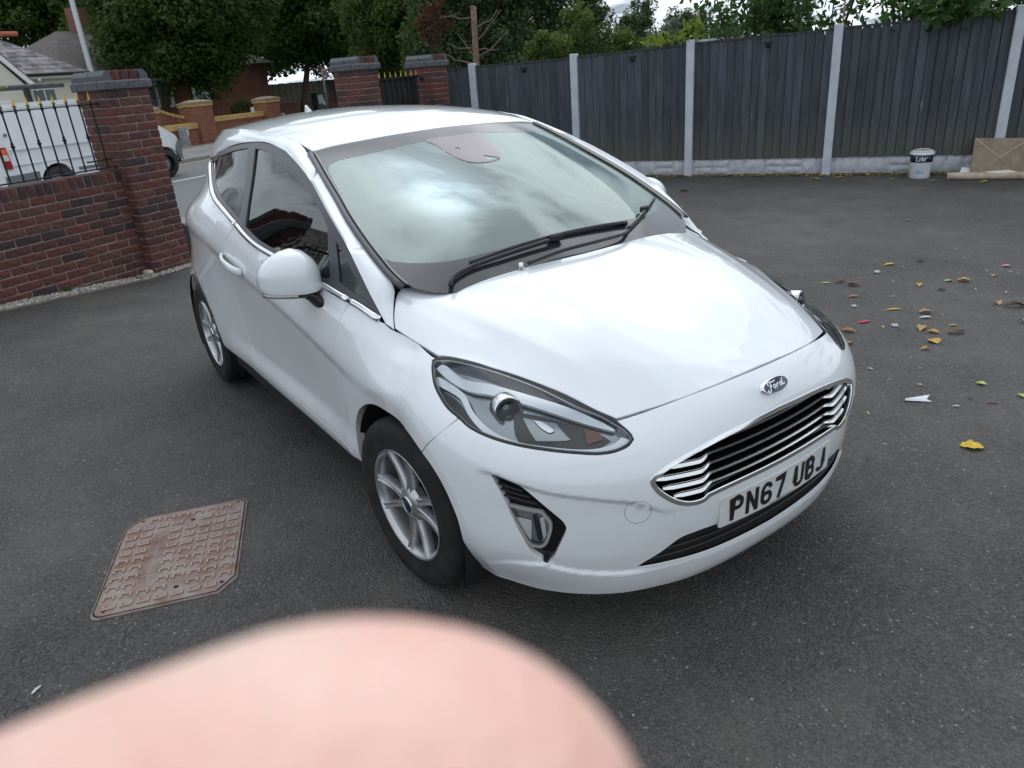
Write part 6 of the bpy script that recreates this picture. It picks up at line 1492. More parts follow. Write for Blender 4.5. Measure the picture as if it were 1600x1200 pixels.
BARK=mat('bark',(.060,.048,.036),.9,var=.35,vscale=12,bump=.6,bscale=40); BARK2=mat('cut_trunk_bark',(.19,.12,.085),.85,var=.3,vscale=25,bump=.5,bscale=60)
def leaves_mesh(name,C,Nn,size,m,parent,r,aspect=.6,droop=0.,tone_z=None,rand=.35):
    """C (n,3) leaf centres, Nn (n,3) preferred facing; a leaf = folded rhombus of two triangles"""
    n=len(C); d=r.normal(size=(n,3)); nn=Nn*.7+d*.8; nn/=np.linalg.norm(nn,axis=1)[:,None]
    a=r.normal(size=(n,3)); a[:,2]-=droop; a-=nn*(a*nn).sum(1)[:,None]; a/=np.linalg.norm(a,axis=1)[:,None]+1e-9; b=np.cross(nn,a)
    s=size*r.uniform(1-rand,1+rand,size=(n,1)); tip=C+a*s*.5; tail=C-a*s*.5; w=b*s*aspect*.5; fold=nn*s*.12
    L=C+w+fold-a*s*.05; R=C-w+fold-a*s*.05
    V=np.stack([tail,R,tip,L],1).reshape(-1,3)-np.array(base_of(parent))
    me=bpy.data.meshes.new(name); me.vertices.add(4*n); me.vertices.foreach_set('co',V.ravel())
    idx=(np.arange(n)*4)[:,None]+np.array([0,1,2,0,2,3])[None]; me.loops.add(6*n); me.loops.foreach_set('vertex_index',idx.ravel().astype(np.int32)); me.polygons.add(2*n); me.polygons.foreach_set('loop_start',np.arange(0,6*n,3,dtype=np.int32)); 
    me.update(calc_edges=True)
    t=np.clip(r.normal(.45,.2,n),0,1)
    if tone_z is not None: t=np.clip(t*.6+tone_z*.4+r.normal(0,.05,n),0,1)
    at=me.attributes.new('leaf_tone','FLOAT','POINT'); at.data.foreach_set('value',np.repeat(t,4).astype(np.float32)); me.materials.append(m)
    o=bpy.data.objects.new(name,me); return link(o,parent)
def blob_pts(r,c,rad,n,shell=.55):
    d=r.normal(size=(n,3)); d/=np.linalg.norm(d,axis=1)[:,None]; k=r.uniform(shell,1,size=(n,1))**.6; return np.array(c)+d*k*np.array(rad),d
def tree(name,label,cat,base,crown_c,crown_r,kind,n,size,seed,group,clumps=46,trunk_r=.16,clump_k=.30,flat=1.,cm='maple',extra=(),shellk=.35,trunk_top=None,fill=.25):
    r=np.random.default_rng(seed); t=thing(name,label,cat,base,group)
    cc=np.array(crown_c,float); cr=np.array(crown_r,float); P=[];Nn=[];tz=[]
    cd=r.normal(size=(clumps,3)); cd/=np.linalg.norm(cd,axis=1)[:,None]; ck=r.uniform(.25,1,size=(clumps,1))**.45; ctr=cc+cd*ck*cr*.86
    per=int(n*(1-fill))//clumps; tips=[]
    for c in ctr:
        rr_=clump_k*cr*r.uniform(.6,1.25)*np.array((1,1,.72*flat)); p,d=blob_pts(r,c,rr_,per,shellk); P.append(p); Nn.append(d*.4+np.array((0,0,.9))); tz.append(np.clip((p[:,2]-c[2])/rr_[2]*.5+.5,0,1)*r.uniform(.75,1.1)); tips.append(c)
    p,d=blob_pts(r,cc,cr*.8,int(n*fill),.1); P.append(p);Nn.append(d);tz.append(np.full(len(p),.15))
    P=np.concatenate(P);Nn=np.concatenate(Nn);tz=np.concatenate(tz)
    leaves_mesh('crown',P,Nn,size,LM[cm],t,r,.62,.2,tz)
    # trunk and limbs
    b=np.array(base,float); top=cc+np.array((0,0,cr[2]*.35)) if trunk_top is None else np.array(trunk_top); k=9
    path=b+(top-b)*np.linspace(0,1,k)[:,None]+r.normal(0,.04,size=(k,3))*np.array((1,1,0)); path[0]=b; vf=[tube(path,1,9,taper=np.linspace(trunk_r,trunk_r*.25,k))]
    for c in tips[::max(1,len(tips)//14)]:
        s0=path[r.integers(k//2,k-1)]; mid=.5*(s0+c)+np.array((0,0,.12*cr[2])); vf.append(tube([s0,mid,c],1,6,taper=[trunk_r*.38,trunk_r*.22,trunk_r*.08]))
    mesh('trunk',*merge(*vf),BARK,t,True); return t
G='trees across the road'
tree('maple_tree','large dark green maple tree standing over the post box','tree',wf(19.5,-25,-.1),(-36.6,8.0,5.7),(4.2,4.7,4.6),0,52000,.21,1,G,clumps=120,clump_k=.25,trunk_r=.22)
tree('maple_tree','dark leafy tree with visible trunk on the lawn left of the speed sign','tree',wf(27.75,-24,-.1),(-40.3,15.6,5.2),(3.5,3.9,3.9),0,34000,.22,2,G,clumps=80,clump_k=.27,trunk_r=.20)
tree('broadleaf_tree','tall tree behind the slate roof at the top left corner','tree',(-57,5,-.1),(-57,4.6,8.6),(4.0,5.0,5.5),0,34000,.30,3,G,clumps=90,clump_k=.26,cm='maple2',trunk_r=.3)
tree('broadleaf_tree','bushy tree between the slate roof and the large maple','tree',(-46,7.2,-.1),(-46,7.4,6.0),(2.6,3.4,4.8),0,26000,.25,13,G,clumps=70,clump_k=.28,cm='maple2',trunk_r=.25)
tree('broadleaf_tree','mid green tree rising behind the two far gate pillars','tree',(-27.6,14.2,-.1),(-27.8,14.0,4.4),(2.6,2.7,3.6),0,36000,.17,4,G,clumps=90,clump_k=.26,cm='maple2',trunk_r=.18)
tree('broadleaf_tree','dense dark tree behind the iron side gate','tree',(-21.5,13.2,-.1),(-21.8,13.1,2.9),(1.9,2.2,2.6),0,26000,.14,5,G,clumps=60,clump_k=.30,cm='maple',trunk_r=.12)
tree('broadleaf_tree','wide dark tree behind the large maple, above the brick house','tree',(-52,15,-.1),(-52,15,6.2),(4.5,6.0,5.6),0,34000,.32,23,G,clumps=100,clump_k=.25,cm='maple',trunk_r=.3)
tree('broadleaf_tree','dark tree filling the gap behind the pale timber fence','tree',(-44,21,-.1),(-44,21,4.6),(3.6,4.4,4.7),0,34000,.24,24,G,clumps=100,clump_k=.25,cm='maple',trunk_r=.25)
tree('broadleaf_tree','leafy tree behind the right-hand far pillar','tree',(-30,18.4,-.1),(-30,18.4,4.2),(2.9,3.0,4.0),0,30000,.18,25,G,clumps=90,clump_k=.26,cm='maple2',trunk_r=.2)
G2='trees and shrubs behind the fence'
tree('conifer','dark conifer filling the corner behind the fence and bare trunk','tree',(-13.2,8.2,-.1),(-13.2,8.3,2.2),(1.6,1.6,2.7),0,36000,.085,6,G2,clumps=110,clump_k=.22,flat=.6,cm='conifer',trunk_r=.1)
tree('conifer','dark green conifer behind the lime shrub','tree',(-14.8,11.2,-.1),(-14.8,11.2,2.4),(1.7,1.7,3.0),0,34000,.095,7,G2,clumps=110,clump_k=.22,flat=.6,cm='conifer',trunk_r=.1)
tree('shrub','reddish-tipped thin shrub left of the lopped trunk','shrub',(-12.2,6.6,-.05),(-12.2,6.6,2.55),(.40,.40,.55),0,900,.07,8,G2,clumps=18,clump_k=.34,cm='copper',trunk_r=.03)
tree('shrub','yellow-green shrub left of its taller neighbour, behind the fence','shrub',(-9.3,7.25,-.05),(-9.3,7.25,1.55),(.55,.55,.72),0,5200,.062,9,G2,clumps=30,clump_k=.34,cm='lime',trunk_r=.04,fill=.1)
tree('shrub','tall yellow-green shrub with upright shoots behind the second fence post','shrub',(-9.55,8.0,-.05),(-9.55,8.05,1.75),(.62,.62,.95),0,6500,.064,10,G2,clumps=36,clump_k=.32,cm='lime',trunk_r=.05,fill=.1)
tree('shrub','low yellow-green shrub right of the tallest lime shrub','shrub',(-9.05,8.55,-.05),(-9.05,8.55,1.55),(.5,.5,.7),0,4600,.062,11,G2,clumps=30,clump_k=.34,cm='lime',trunk_r=.04,fill=.1)
tree('willow_shrub','silvery grey-green willow shrub among the greens behind the fence','shrub',(-8.95,9.6,-.05),(-8.95,9.6,1.6),(.52,.52,.75),0,5200,.06,12,G2,clumps=34,clump_k=.32,cm='silver',trunk_r=.05,fill=.1)
tree('conifer','pointed green conifer against the sky left of the silver willow','tree',(-17.4,17.2,-.1),(-17.4,17.3,1.75),(.95,.95,1.9),0,15000,.08,14,G2,clumps=70,clump_k=.24,flat=.7,cm='conifer',trunk_r=.08)
tree('conifer','feathery conifer right of the silver willow against the sky','tree',(-17.9,20.0,-.1),(-17.9,20.1,1.65),(1.05,1.05,1.8),0,15000,.085,15,G2,clumps=70,clump_k=.24,flat=.7,cm='conifer',trunk_r=.08)
tree('conifer','far rounded evergreen low on the skyline right of the conifers','tree',(-20,24.4,-.1),(-20,24.4,1.5),(1.3,1.6,1.4),0,12000,.11,16,G2,clumps=50,clump_k=.28,cm='conifer',trunk_r=.1)
tree('broadleaf_tree','far brownish-green tree low behind the lime shrubs','tree',(-23.2,19.8,-.1),(-23.2,20.0,2.0),(1.5,1.7,2.0),0,16000,.12,17,G2,clumps=50,clump_k=.28,cm='hedge',trunk_r=.12)
# broad-leaved tree overhanging the fence: branches carry drooping leaves
def cherry():
    r=np.random.default_rng(21); t=thing('broad_leaved_tree','broad-leaved tree with drooping leaves overhanging the right half of the fence','tree',(-5.2,11.6,-.05),G2)
    vf=[];P=[];Nn=[]
    roots=[((-6.3,10.5,-.05),.055),((-5.2,11.6,-.05),.075),((-4.2,12.4,-.05),.06),((-6.9,9.8,-.05),.045)]
    for (bx,by,bz),tr_ in roots:
        for k in range(9):
            a=r.uniform(0,2*math.pi); top=np.array((bx,by,0))+np.array((math.cos(a)*r.uniform(.4,1.4),math.sin(a)*r.uniform(.3,.9),r.uniform(2.0,3.4)))
            b0=np.array((bx,by,r.uniform(.3,1.0))); mid=.5*(b0+top)+r.normal(0,.12,3); pts=catmull(np.array([b0,mid,top]),.12); vf.append(tube(pts,1,6,taper=np.linspace(tr_*.6,.008,len(pts))))
            for q in pts[len(pts)//4:]:
                m=r.integers(14,26); P.append(q+r.normal(0,.19,size=(m,3))); 
        vf.append(tube([(bx,by,bz),(bx,by,1.0)],tr_,8))
    P=np.concatenate(P); k=P[:,2]<3.3; P=P[k]
    u=(P-FA)@FD; nn=(P-FA)@FN; k=(nn<-.10)|((P[:,2]>1.95)&(nn<.25)); P=P[k]
    Nn=np.tile((0,0,.8),(len(P),1))+0.
    # leaf shape with midrib: two quads per half
    leaves_mesh('crown',P,Nn,.135,LM['cherry'],t,r,.50,.9,None,.4)
    # the spray hanging over the top of the fence
    c=np.array(ff(3.05,.05,1.86)); Q=c+r.normal(size=(150,3))*np.array((.20,.14,.10)); Q[:,2]=np.minimum(Q[:,2],2.1)
    Q2=np.array(ff(2.9,-.2,2.05))+r.normal(size=(160,3))*np.array((.45,.25,.10))
    leaves_mesh('overhanging_spray',np.concatenate([Q,Q2]),np.tile((.2,-.3,.8),(310,1)),.14,LM['cherry'],t,r,.62,.8,None,.3)['kind']='stuff'
    mesh('trunk',*merge(*vf),BARK,t,True)
cherry()
# vine leaves on top of the fence and upright stakes
vn=thing('vine','yellow-green vine leaves sprouting over the fence beside the third post','vine',ff(-.35,-.1,1.0),G2); r=np.random.default_rng(31)
Q=np.concatenate([np.array(ff(-.30,-.06,1.80))+r.normal(size=(70,3))*np.array((.22,.14,.045)),np.array(ff(-.02,-.10,1.90))+r.normal(size=(46,3))*np.array((.08,.06,.07))]); leaves_mesh('leaves',Q,np.tile((.3,-.5,.6),(len(Q),1)),.085,leaf_mat('vine_leaves',(.10,.16,.02),(.20,.26,.03),(.30,.34,.05)),vn,r,.8,.3)
V,F=tube(catmull(np.array([ff(-.35,-.1,-.05),ff(-.42,-.1,.9),ff(-.3,-.08,1.78),ff(-.05,-.1,1.9)]),.1),.008,6); mesh('stem',V,F,BARK,vn,True)
for i,(u,z0,z1,rad,lab) in enumerate(((.045,1.2,2.12,.016,'brown wooden stake standing behind the third grey fence post'),(1.83,1.2,2.7,.009,'thin bamboo cane standing behind the fourth grey fence post'))):
    V,F=tube([ff(u,-.12,-.05),ff(u+.01,-.12,z1)],rad,7); o=mesh('garden_stake',V,F,mat('stake_wood',(.26,.20,.13),.8,var=.2,vscale=20),None,True); tag(o,lab,'stake')
# sawn-off trunk with bare side branches
ct=thing('lopped_tree','lopped bare brown trunk with thin dead branches behind the fence corner','tree',(-9.95,6.05,-.05),G2); b0=np.array((-9.93,6.03,-.05)); tp=np.array((-10.16,6.2,2.62)); r=np.random.default_rng(41)
pth=b0+(tp-b0)*np.linspace(0,1,10)[:,None]+r.normal(0,.012,size=(10,3)); V,F=tube(pth,.06,12,taper=np.linspace(.062,.05,10)); mesh('trunk',V,F,BARK2,ct,True)
V,F=lathe([(0,.003),(.044,.002),(.05,-.004)],12,'z'); mesh('cut_face',V+tp,F,mat('cut_wood',(.50,.40,.28),.8),ct)
rt=np.array((.55,.83,0)); fw=np.array((-.83,.55,0))
for sg,z,l,up in ((-1,1.72,.62,.22),(-1,1.95,.50,.12),(1,1.80,.62,.42),(1,2.05,.5,.5),(-1,2.45,.55,.05),(1,2.25,.45,.30),(1,1.95,.42,-.05),(-1,1.85,.28,.35)):
    s0=b0+(tp-b0)*(z/2.62); P=[s0]; d=rt*sg+fw*r.uniform(-.4,.4); 
    for k in range(1,6): P.append(s0+d*l*k/5+np.array((0,0,up*(k/5)**1.3))+r.normal(0,.018,3))
    V,F=tube(P,1,6,taper=np.linspace(.018,.005,6)); mesh('branch',V,F,mat('dead_branch',(.15,.115,.10),.9,var=.2,vscale=20),ct,True)
# clipped hedge across the road
hd=thing('clipped_hedge','small clipped rounded hedge behind the yellow-coped wall across the road','hedge',wf(20.6,-20,-.1)); r=np.random.default_rng(51)
for nm,cs,cz,rs,rz,k in (('foliage',20.4,.62,.75,.42,5200),('foliage',21.35,.58,.62,.36,4200)):
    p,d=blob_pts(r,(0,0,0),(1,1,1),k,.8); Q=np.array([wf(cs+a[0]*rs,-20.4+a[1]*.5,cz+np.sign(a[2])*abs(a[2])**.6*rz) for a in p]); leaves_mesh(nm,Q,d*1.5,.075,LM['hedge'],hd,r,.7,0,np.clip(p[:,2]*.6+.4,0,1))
mesh('notice',*sbox(20.15,20.42,-19.86,-19.84,.55,.78),mat('notice_white',(.7,.7,.7),.5),hd)
# glimpses of neighbours' roofs over the fence
sh=thing('garden_shed','pale flat shed roof edge showing over the fence right of the third post','shed',(-6.9,10.3,-.05)); fixn(mesh('shed_wall',*box_vf(-8.1,-6.7,9.6,11.0,-.05,1.74),mat('shed_wood',(.20,.17,.13),.9,var=.2,vscale=6),sh)); fixn(mesh('shed_roof',*box_vf(-8.2,-6.6,9.5,11.1,1.74,1.80),mat('shed_roof_pale',(.62,.64,.64),.6,var=.1,vscale=5),sh))
# ------------------------------------------------------------------ manhole cover
E1=np.array((.337,.9415,0)); E2=np.array((.9345,-.356,0)); MC=np.array((-.760,-1.480,0.)); MAZ=math.atan2(E1[1],E1[0])
def mf(a,b,z): return tuple(MC+E1*a+E2*b+np.array((0,0,z)))
IRONP=mat('cast_iron_rust',(.20,.105,.075),.6,.15,col2=(.30,.265,.245),vscale=11,bump=.4,bscale=240,detail=8)
def manhole():
    m=thing('manhole_cover','rusty pinkish cast-iron manhole cover with raised U-shaped treads set in the asphalt','manhole cover',tuple(MC))
    hw,hl=.243,.323
    def outl(d,ch=.072,rd=.035):
        w,l=hw-d,hl-d; P=[]
        # corners: (-w,-l) chamfer, (w,-l) round, (w,l) chamfer, (-w,l) round
        P+=[(-w+ch*.8,-l),(-w,-l+ch)][::1]
        P=[(-w,-l+ch),(-w+ch*.8,-l)]
        P+=[(w-rd+rd*math.sin(math.radians(q)),-l+rd-rd*math.cos(math.radians(q))) for q in range(0,91,15)]
        P+=[(w,l-ch),(w-ch*.8,l)]
        P+=[(-w+rd-rd*math.sin(math.radians(q)),l-rd+rd*math.cos(math.radians(q))) for q in range(0,91,15)]
        return P
    def slab(name,d,z0,z1,mm,bev=.0):
        P=outl(d); n=len(P); Pi=outl(d+.003) if bev else P
        V=[mf(a,b,z0) for a,b in P]+[mf(a,b,z1-(.003 if bev else 0)) for a,b in P]+([mf(a,b,z1) for a,b in Pi] if bev else [])
        F=[(i,(i+1)%n,n+(i+1)%n,n+i) for i in range(n)]
        if bev: F+=[(n+i,n+(i+1)%n,2*n+(i+1)%n,2*n+i) for i in range(n)]; F.append(tuple(range(2*n,3*n)))
        else: F.append(tuple(range(n,2*n)))
        return fixn(mesh(name,V,F,mm,m))
    slab('frame',0.,-.02,.0065,IRONP,1); slab('frame_joint',.0065,-.02,.0072,DARKJ); slab('cover_plate',.0095,-.02,.0085,IRONP,1)
    # U-shaped treads: one mesh, shared
    def utread():
        w,h,t,z=.0215,.0125,.0047,.0055; bm=bmesh.new()
        for (x0,x1,y0,y1) in ((-w,w,-h,-h+2*t),(-w,-w+2*t,-h+2*t,h),(w-2*t,w,-h+2*t,h)):
            b=bevel_box(x1-x0,y1-y0,z*2,.0016); xform(b,Matrix.Translation(((x0+x1)/2,(y0+y1)/2,0))); join(bm,b)
        me=bpy.data.meshes.new('tread'); bm.to_mesh(me); bm.free(); me.materials.append(mat('worn_tread',(.36,.27,.235),.5,.2,col2=(.26,.16,.12),vscale=14)); return me
    me=utread(); px,py=.0562,.0545
    for j in range(11):
        b=-.270+py*j
        n=7 if j in (0,10) else 8
        off=.5 if j==0 else (-.5 if j==10 else 0)
        for i in range(n):
            a=(-.197+px*i)+( .028+px*.42 if j==0 else (.0 if j==10 else 0))
            if j==0: a=-.197+px*(i+1)+.018
            if j==10: a=-.197+px*i+.012
            if abs(a)>.205: continue
            if 2<=j<=8 and i in (2,3) and (i==2 or j in (3,4,5,6,7)) and not (i==3 and j in (3,7)): 
                if i==2 or False: continue
            if (i==4 and j in (1,9)): continue
            dx=.0035*(j-5)*-1*.0
            o=bpy.data.objects.new('tread',me); up=(j in (1,2,3,4) or j==10); o.location=Vector(mf(a,b,.0085))-base_of(m); o.rotation_euler=(0,0,MAZ+(0 if up else math.pi)+ (0 if True else 0)); COL.objects.link(o); o.parent=m
    for txt,a,sz,l0 in (('CLARK-DRAIN 150A',-.105,.036,0.0),('EN124 CLASS B125',-.066,.036,0.01)):
        t=text_mesh(txt,sz,IRONP,m,lambda x,y,a=a,l0=l0:mf(a+y,l0-x,.0098),'raised_lettering',.0006)
        md=t.data; bm=bmesh.new(); bm.from_mesh(md); r=bmesh.ops.extrude_face_region(bm,geom=bm.faces[:]); vv=[v for v in r['geom'] if isinstance(v,bmesh.types.BMVert)]; bmesh.ops.translate(bm,verts=vv,vec=(0,0,-.003)); bmesh.ops.recalc_face_normals(bm,faces=bm.faces); bm.to_mesh(md); bm.free()
    for a,b,rr_ in ((-.175,-.285,.0065),(.205,-.293,.0065),(.190,.268,.0075),(-.200,.288,.0075),(.03,-.218,.009),(.03,.236,.009),(-.222,.15,.006)):
        V=[mf(a+rr_*math.cos(k*math.pi/7),b+rr_*math.sin(k*math.pi/7),.0092) for k in range(14)]; mesh('bolt_hole',V,[tuple(range(14))],DARKJ,m)
    for sgn,b0 in ((-1,-.145),(1,.10)):
        mesh('raised_arrow',*[ [mf(.03-.0018,b0,.0098),mf(.03+.0018,b0,.0098),mf(.03+.0018,b0+.062,.0098),mf(.03-.0018,b0+.062,.0098),mf(.03-.009,b0+(.052 if sgn>0 else .010),.0098),mf(.03+.009,b0+(.052 if sgn>0 else .010),.0098),mf(.03,b0+(.072 if sgn>0 else -.010),.0098)],[(0,1,2,3),(4,5,6)] ],mat('brass_tint',(.30,.22,.12),.5,.5),m)
DARKJ=mat('joint_dirt',(.012,.011,.010),.95)
manhole()
# ------------------------------------------------------------------ paint tub
tb=thing('paint_tub','white plastic paint tub with navy band and lid at the foot of the fence','tub',(-2.76,7.70,0)); TW=mat('tub_white',(.72,.74,.76),.35,var=.05,vscale=12); NV=mat('navy_label',(.014,.020,.055),.4)
c=np.array((-2.76,7.70,0))
def zl(name,prof,m,par,n=36): V,F=lathe(prof,n,'z'); return mesh(name,V+c,F,m,par,True)
zl('body',[(0,.002),(.108,.0),(.113,.006),(.126,.285),(.129,.29)],TW,tb); zl('navy_band',[(.1215,.19),(.1225,.19),(.1268,.275),(.1258,.275)],NV,tb)
zl('lid',[(.133,.280),(.135,.298),(.128,.306),(.118,.298),(.0,.300)],TW,tb)
d=Vector((1.99,-1.70,0))-Vector((c[0],c[1],0)); a0=math.atan2(d.y,d.x)
V,F=tube([(c[0]+.132*math.cos(a0+math.radians(q)),c[1]+.132*math.sin(a0+math.radians(q)),.292+.062*math.sin(math.radians((q+88)*180/176))) for q in range(-88,89,8)],.006,8); mesh('handle',V,F,TW,tb,True)
def on_tub(x,y,r=.1262): a=a0+x/r; rr=.113+(y)*.046; return (c[0]+(rr+.0022)*math.cos(a),c[1]+(rr+.0022)*math.sin(a),y)
for (x0,x1,y0,y1) in ((-.060,-.050,.205,.265),(-.060,-.030,.205,.213),(-.022,-.012,.205,.250),(.0,.010,.205,.262),(.004,.026,.228,.236),(.020,.028,.205,.25),(.036,.044,.205,.25),(.036,.062,.242,.25)):
    mesh('label_lettering',[on_tub(x0,y0),on_tub(x1,y0),on_tub(x1,y1),on_tub(x0,y1)],[(0,1,2,3)],mat('label_white',(.7,.72,.74),.4),tb)
for (x0,x1,y0,y1) in ((-.055,-.045,.062,.085),(-.035,-.005,.062,.090),(.005,.035,.062,.085),(-.02,-.012,.098,.108),(.012,.022,.098,.11)):
    mesh('label_mark',[on_tub(x0,y0),on_tub(x1,y0),on_tub(x1,y1),on_tub(x0,y1)],[(0,1,2,3)],mat('label_blue',(.16,.34,.62),.4),tb)
# ------------------------------------------------------------------ paving slab leaning on the fence
sb=thing('paving_slab','square brown paving slab with an X pattern leaning against the fence post','slab',ff(3.72,.30,0)); SM=mat('slab_stone',(.20,.155,.11),.85,col2=(.29,.235,.17),vscale=9,bump=.35,bscale=120,detail=8)
Tm=Matrix.Translation(ff(3.70,.30,.005))@Matrix.Rotation(FAZ,4,'Z')@Matrix.Rotation(math.radians(-24),4,'X')@Matrix.Rotation(math.radians(1.5),4,'Y')
bm=bevel_box(.56,.035,.45,.004); xform(bm,Tm@Matrix.Translation((0,.0,.225))); bm_obj('slab',bm,SM,sb)
for k,(x,z) in enumerate(((-1,1),(1,1),(-1,-1),(1,-1))):
    P=[(.0,.225+.0),(x*.27,.225+z*.215)]; L=math.hypot(.27,.215); w=.005 if z>0 else .003
    dx,dz=(x*.27)/L,(z*.215)/L; V=[Tm@Vector(q) for q in ((-dz*w,-.0185,.225+dx*w),(dz*w,-.0185,.225-dx*w),(x*.27+dz*w,-.0185,.225+z*.215-dx*w),(x*.27-dz*w,-.0185,.225+z*.215+dx*w))]
    mesh('groove_line',V,[(0,1,2,3)],mat('groove_pale',(.42,.35,.27),.9,var=.2,vscale=60) if z>0 else mat('groove_mid',(.30,.25,.19),.9),sb)
# cardboard tube, paper, strip
V,F=tube(catmull(np.array([ff(3.18,.47,.042),ff(4.0,.50,.045),ff(5.4,.52,.045)]),.1),.043,16); ct_=mesh('cardboard_tube',V,F,mat('cardboard_brown',(.30,.20,.14),.85,col2=(.55,.47,.38),vscale=7,detail=6),None,True); tag(ct_,'long scuffed cardboard tube lying along the fence foot in front of the slab','tube')
V=[];F=[]
for i in range(9):
    a=i/8; u=3.55+.30*a
    for k,q in enumerate((60,100,140)): V.append(ff(u+.06*(k-1),.485-.048*math.cos(math.radians(q+0))*1.0-.0,.045+.049*math.sin(math.radians(q))+(.02*a if k==0 else 0)))
for i in range(8):
    for k in range(2): a=i*3+k; F.append((a,a+3,a+4,a+1))
mesh('torn_paper',V,F,mat('torn_paper_pale',(.60,.55,.48),.9),ct_,True)
o=mesh('paper_sheet',[ff(3.30,.30,.012),ff(3.62,.32,.012),ff(3.62,.20,.085),ff(3.34,.18,.10),ff(3.46,.26,.05)],[(0,1,4),(1,2,4),(2,3,4),(3,0,4)],mat('paper_white',(.70,.72,.74),.6)); tag(o,'white sheet of paper propped between paint tub and slab','paper')
V,F=tube([ff(4.1,.70,.008),ff(4.5,.72,.010),ff(5.3,.73,.008)],.013,6); o=mesh('plastic_strip',V*[1,1,1],F,mat('strip_pale_blue',(.55,.62,.64),.4)); tag(o,'pale blue plastic strip on the ground in front of the cardboard tube','strip')
# ------------------------------------------------------------------ fallen leaves on the drive
LC={'yellow':(.55,.36,.035),'gold':(.46,.27,.05),'tan':(.36,.235,.11),'orange':(.32,.16,.06),'brown':(.15,.08,.045),'dark':(.055,.032,.02),'green':(.23,.31,.10),'lime':(.38,.42,.12),'red':(.50,.03,.07),'pale':(.55,.52,.47),'pink':(.42,.26,.2)}
def leafm(k): return mat('fallen_'+k,LC[k],.6,0,.3,var=.25,vscale=70)
def fallen(x,y,l,w,az,col,label,curl=.25,group='fallen leaves on the drive',stem=True,name='fallen_leaf',cat='leaf',z=.004,lob=0):
    r=random.Random(int((x*1000+y*77)*13)); V=[];F=[];n=8
    for i in range(n+1):
        t=i/n; hw=w*.5*math.sin(math.pi*min(1,t*.96+.03))**.75*(1+lob*math.sin(t*17)); zz=z+curl*l*.35*(math.sin(math.pi*t)*.6+.25*(t-.3)**2)+r.uniform(0,.002)
        for k in (-1,0,1): V.append(((t-.5)*l,k*hw,max(.002,zz+(curl*hw*.9*abs(k) if k else -curl*hw*.25))))
    for i in range(n):
        for k in range(2): a=i*3+k; F.append((a,a+3,a+4,a+1))
    if stem:
        o=len(V); V+=[(-.5*l,-.0012,z),(-.5*l,.0012,z+.002),(-.5*l-.22*l,0,z+.004)]; F.append((o,o+1,o+2))
    ca,sa=math.cos(az),math.sin(az); V=[(p[0]*ca-p[1]*sa,p[0]*sa+p[1]*ca,p[2]) for p in V]
    ob=mesh(name,[(p[0]*.84,p[1]*.84,max(.002,p[2]*.7)) for p in V],F,leafm(col),None,True,loc=(x,y,.001)); tag(ob,label,cat,group); return ob
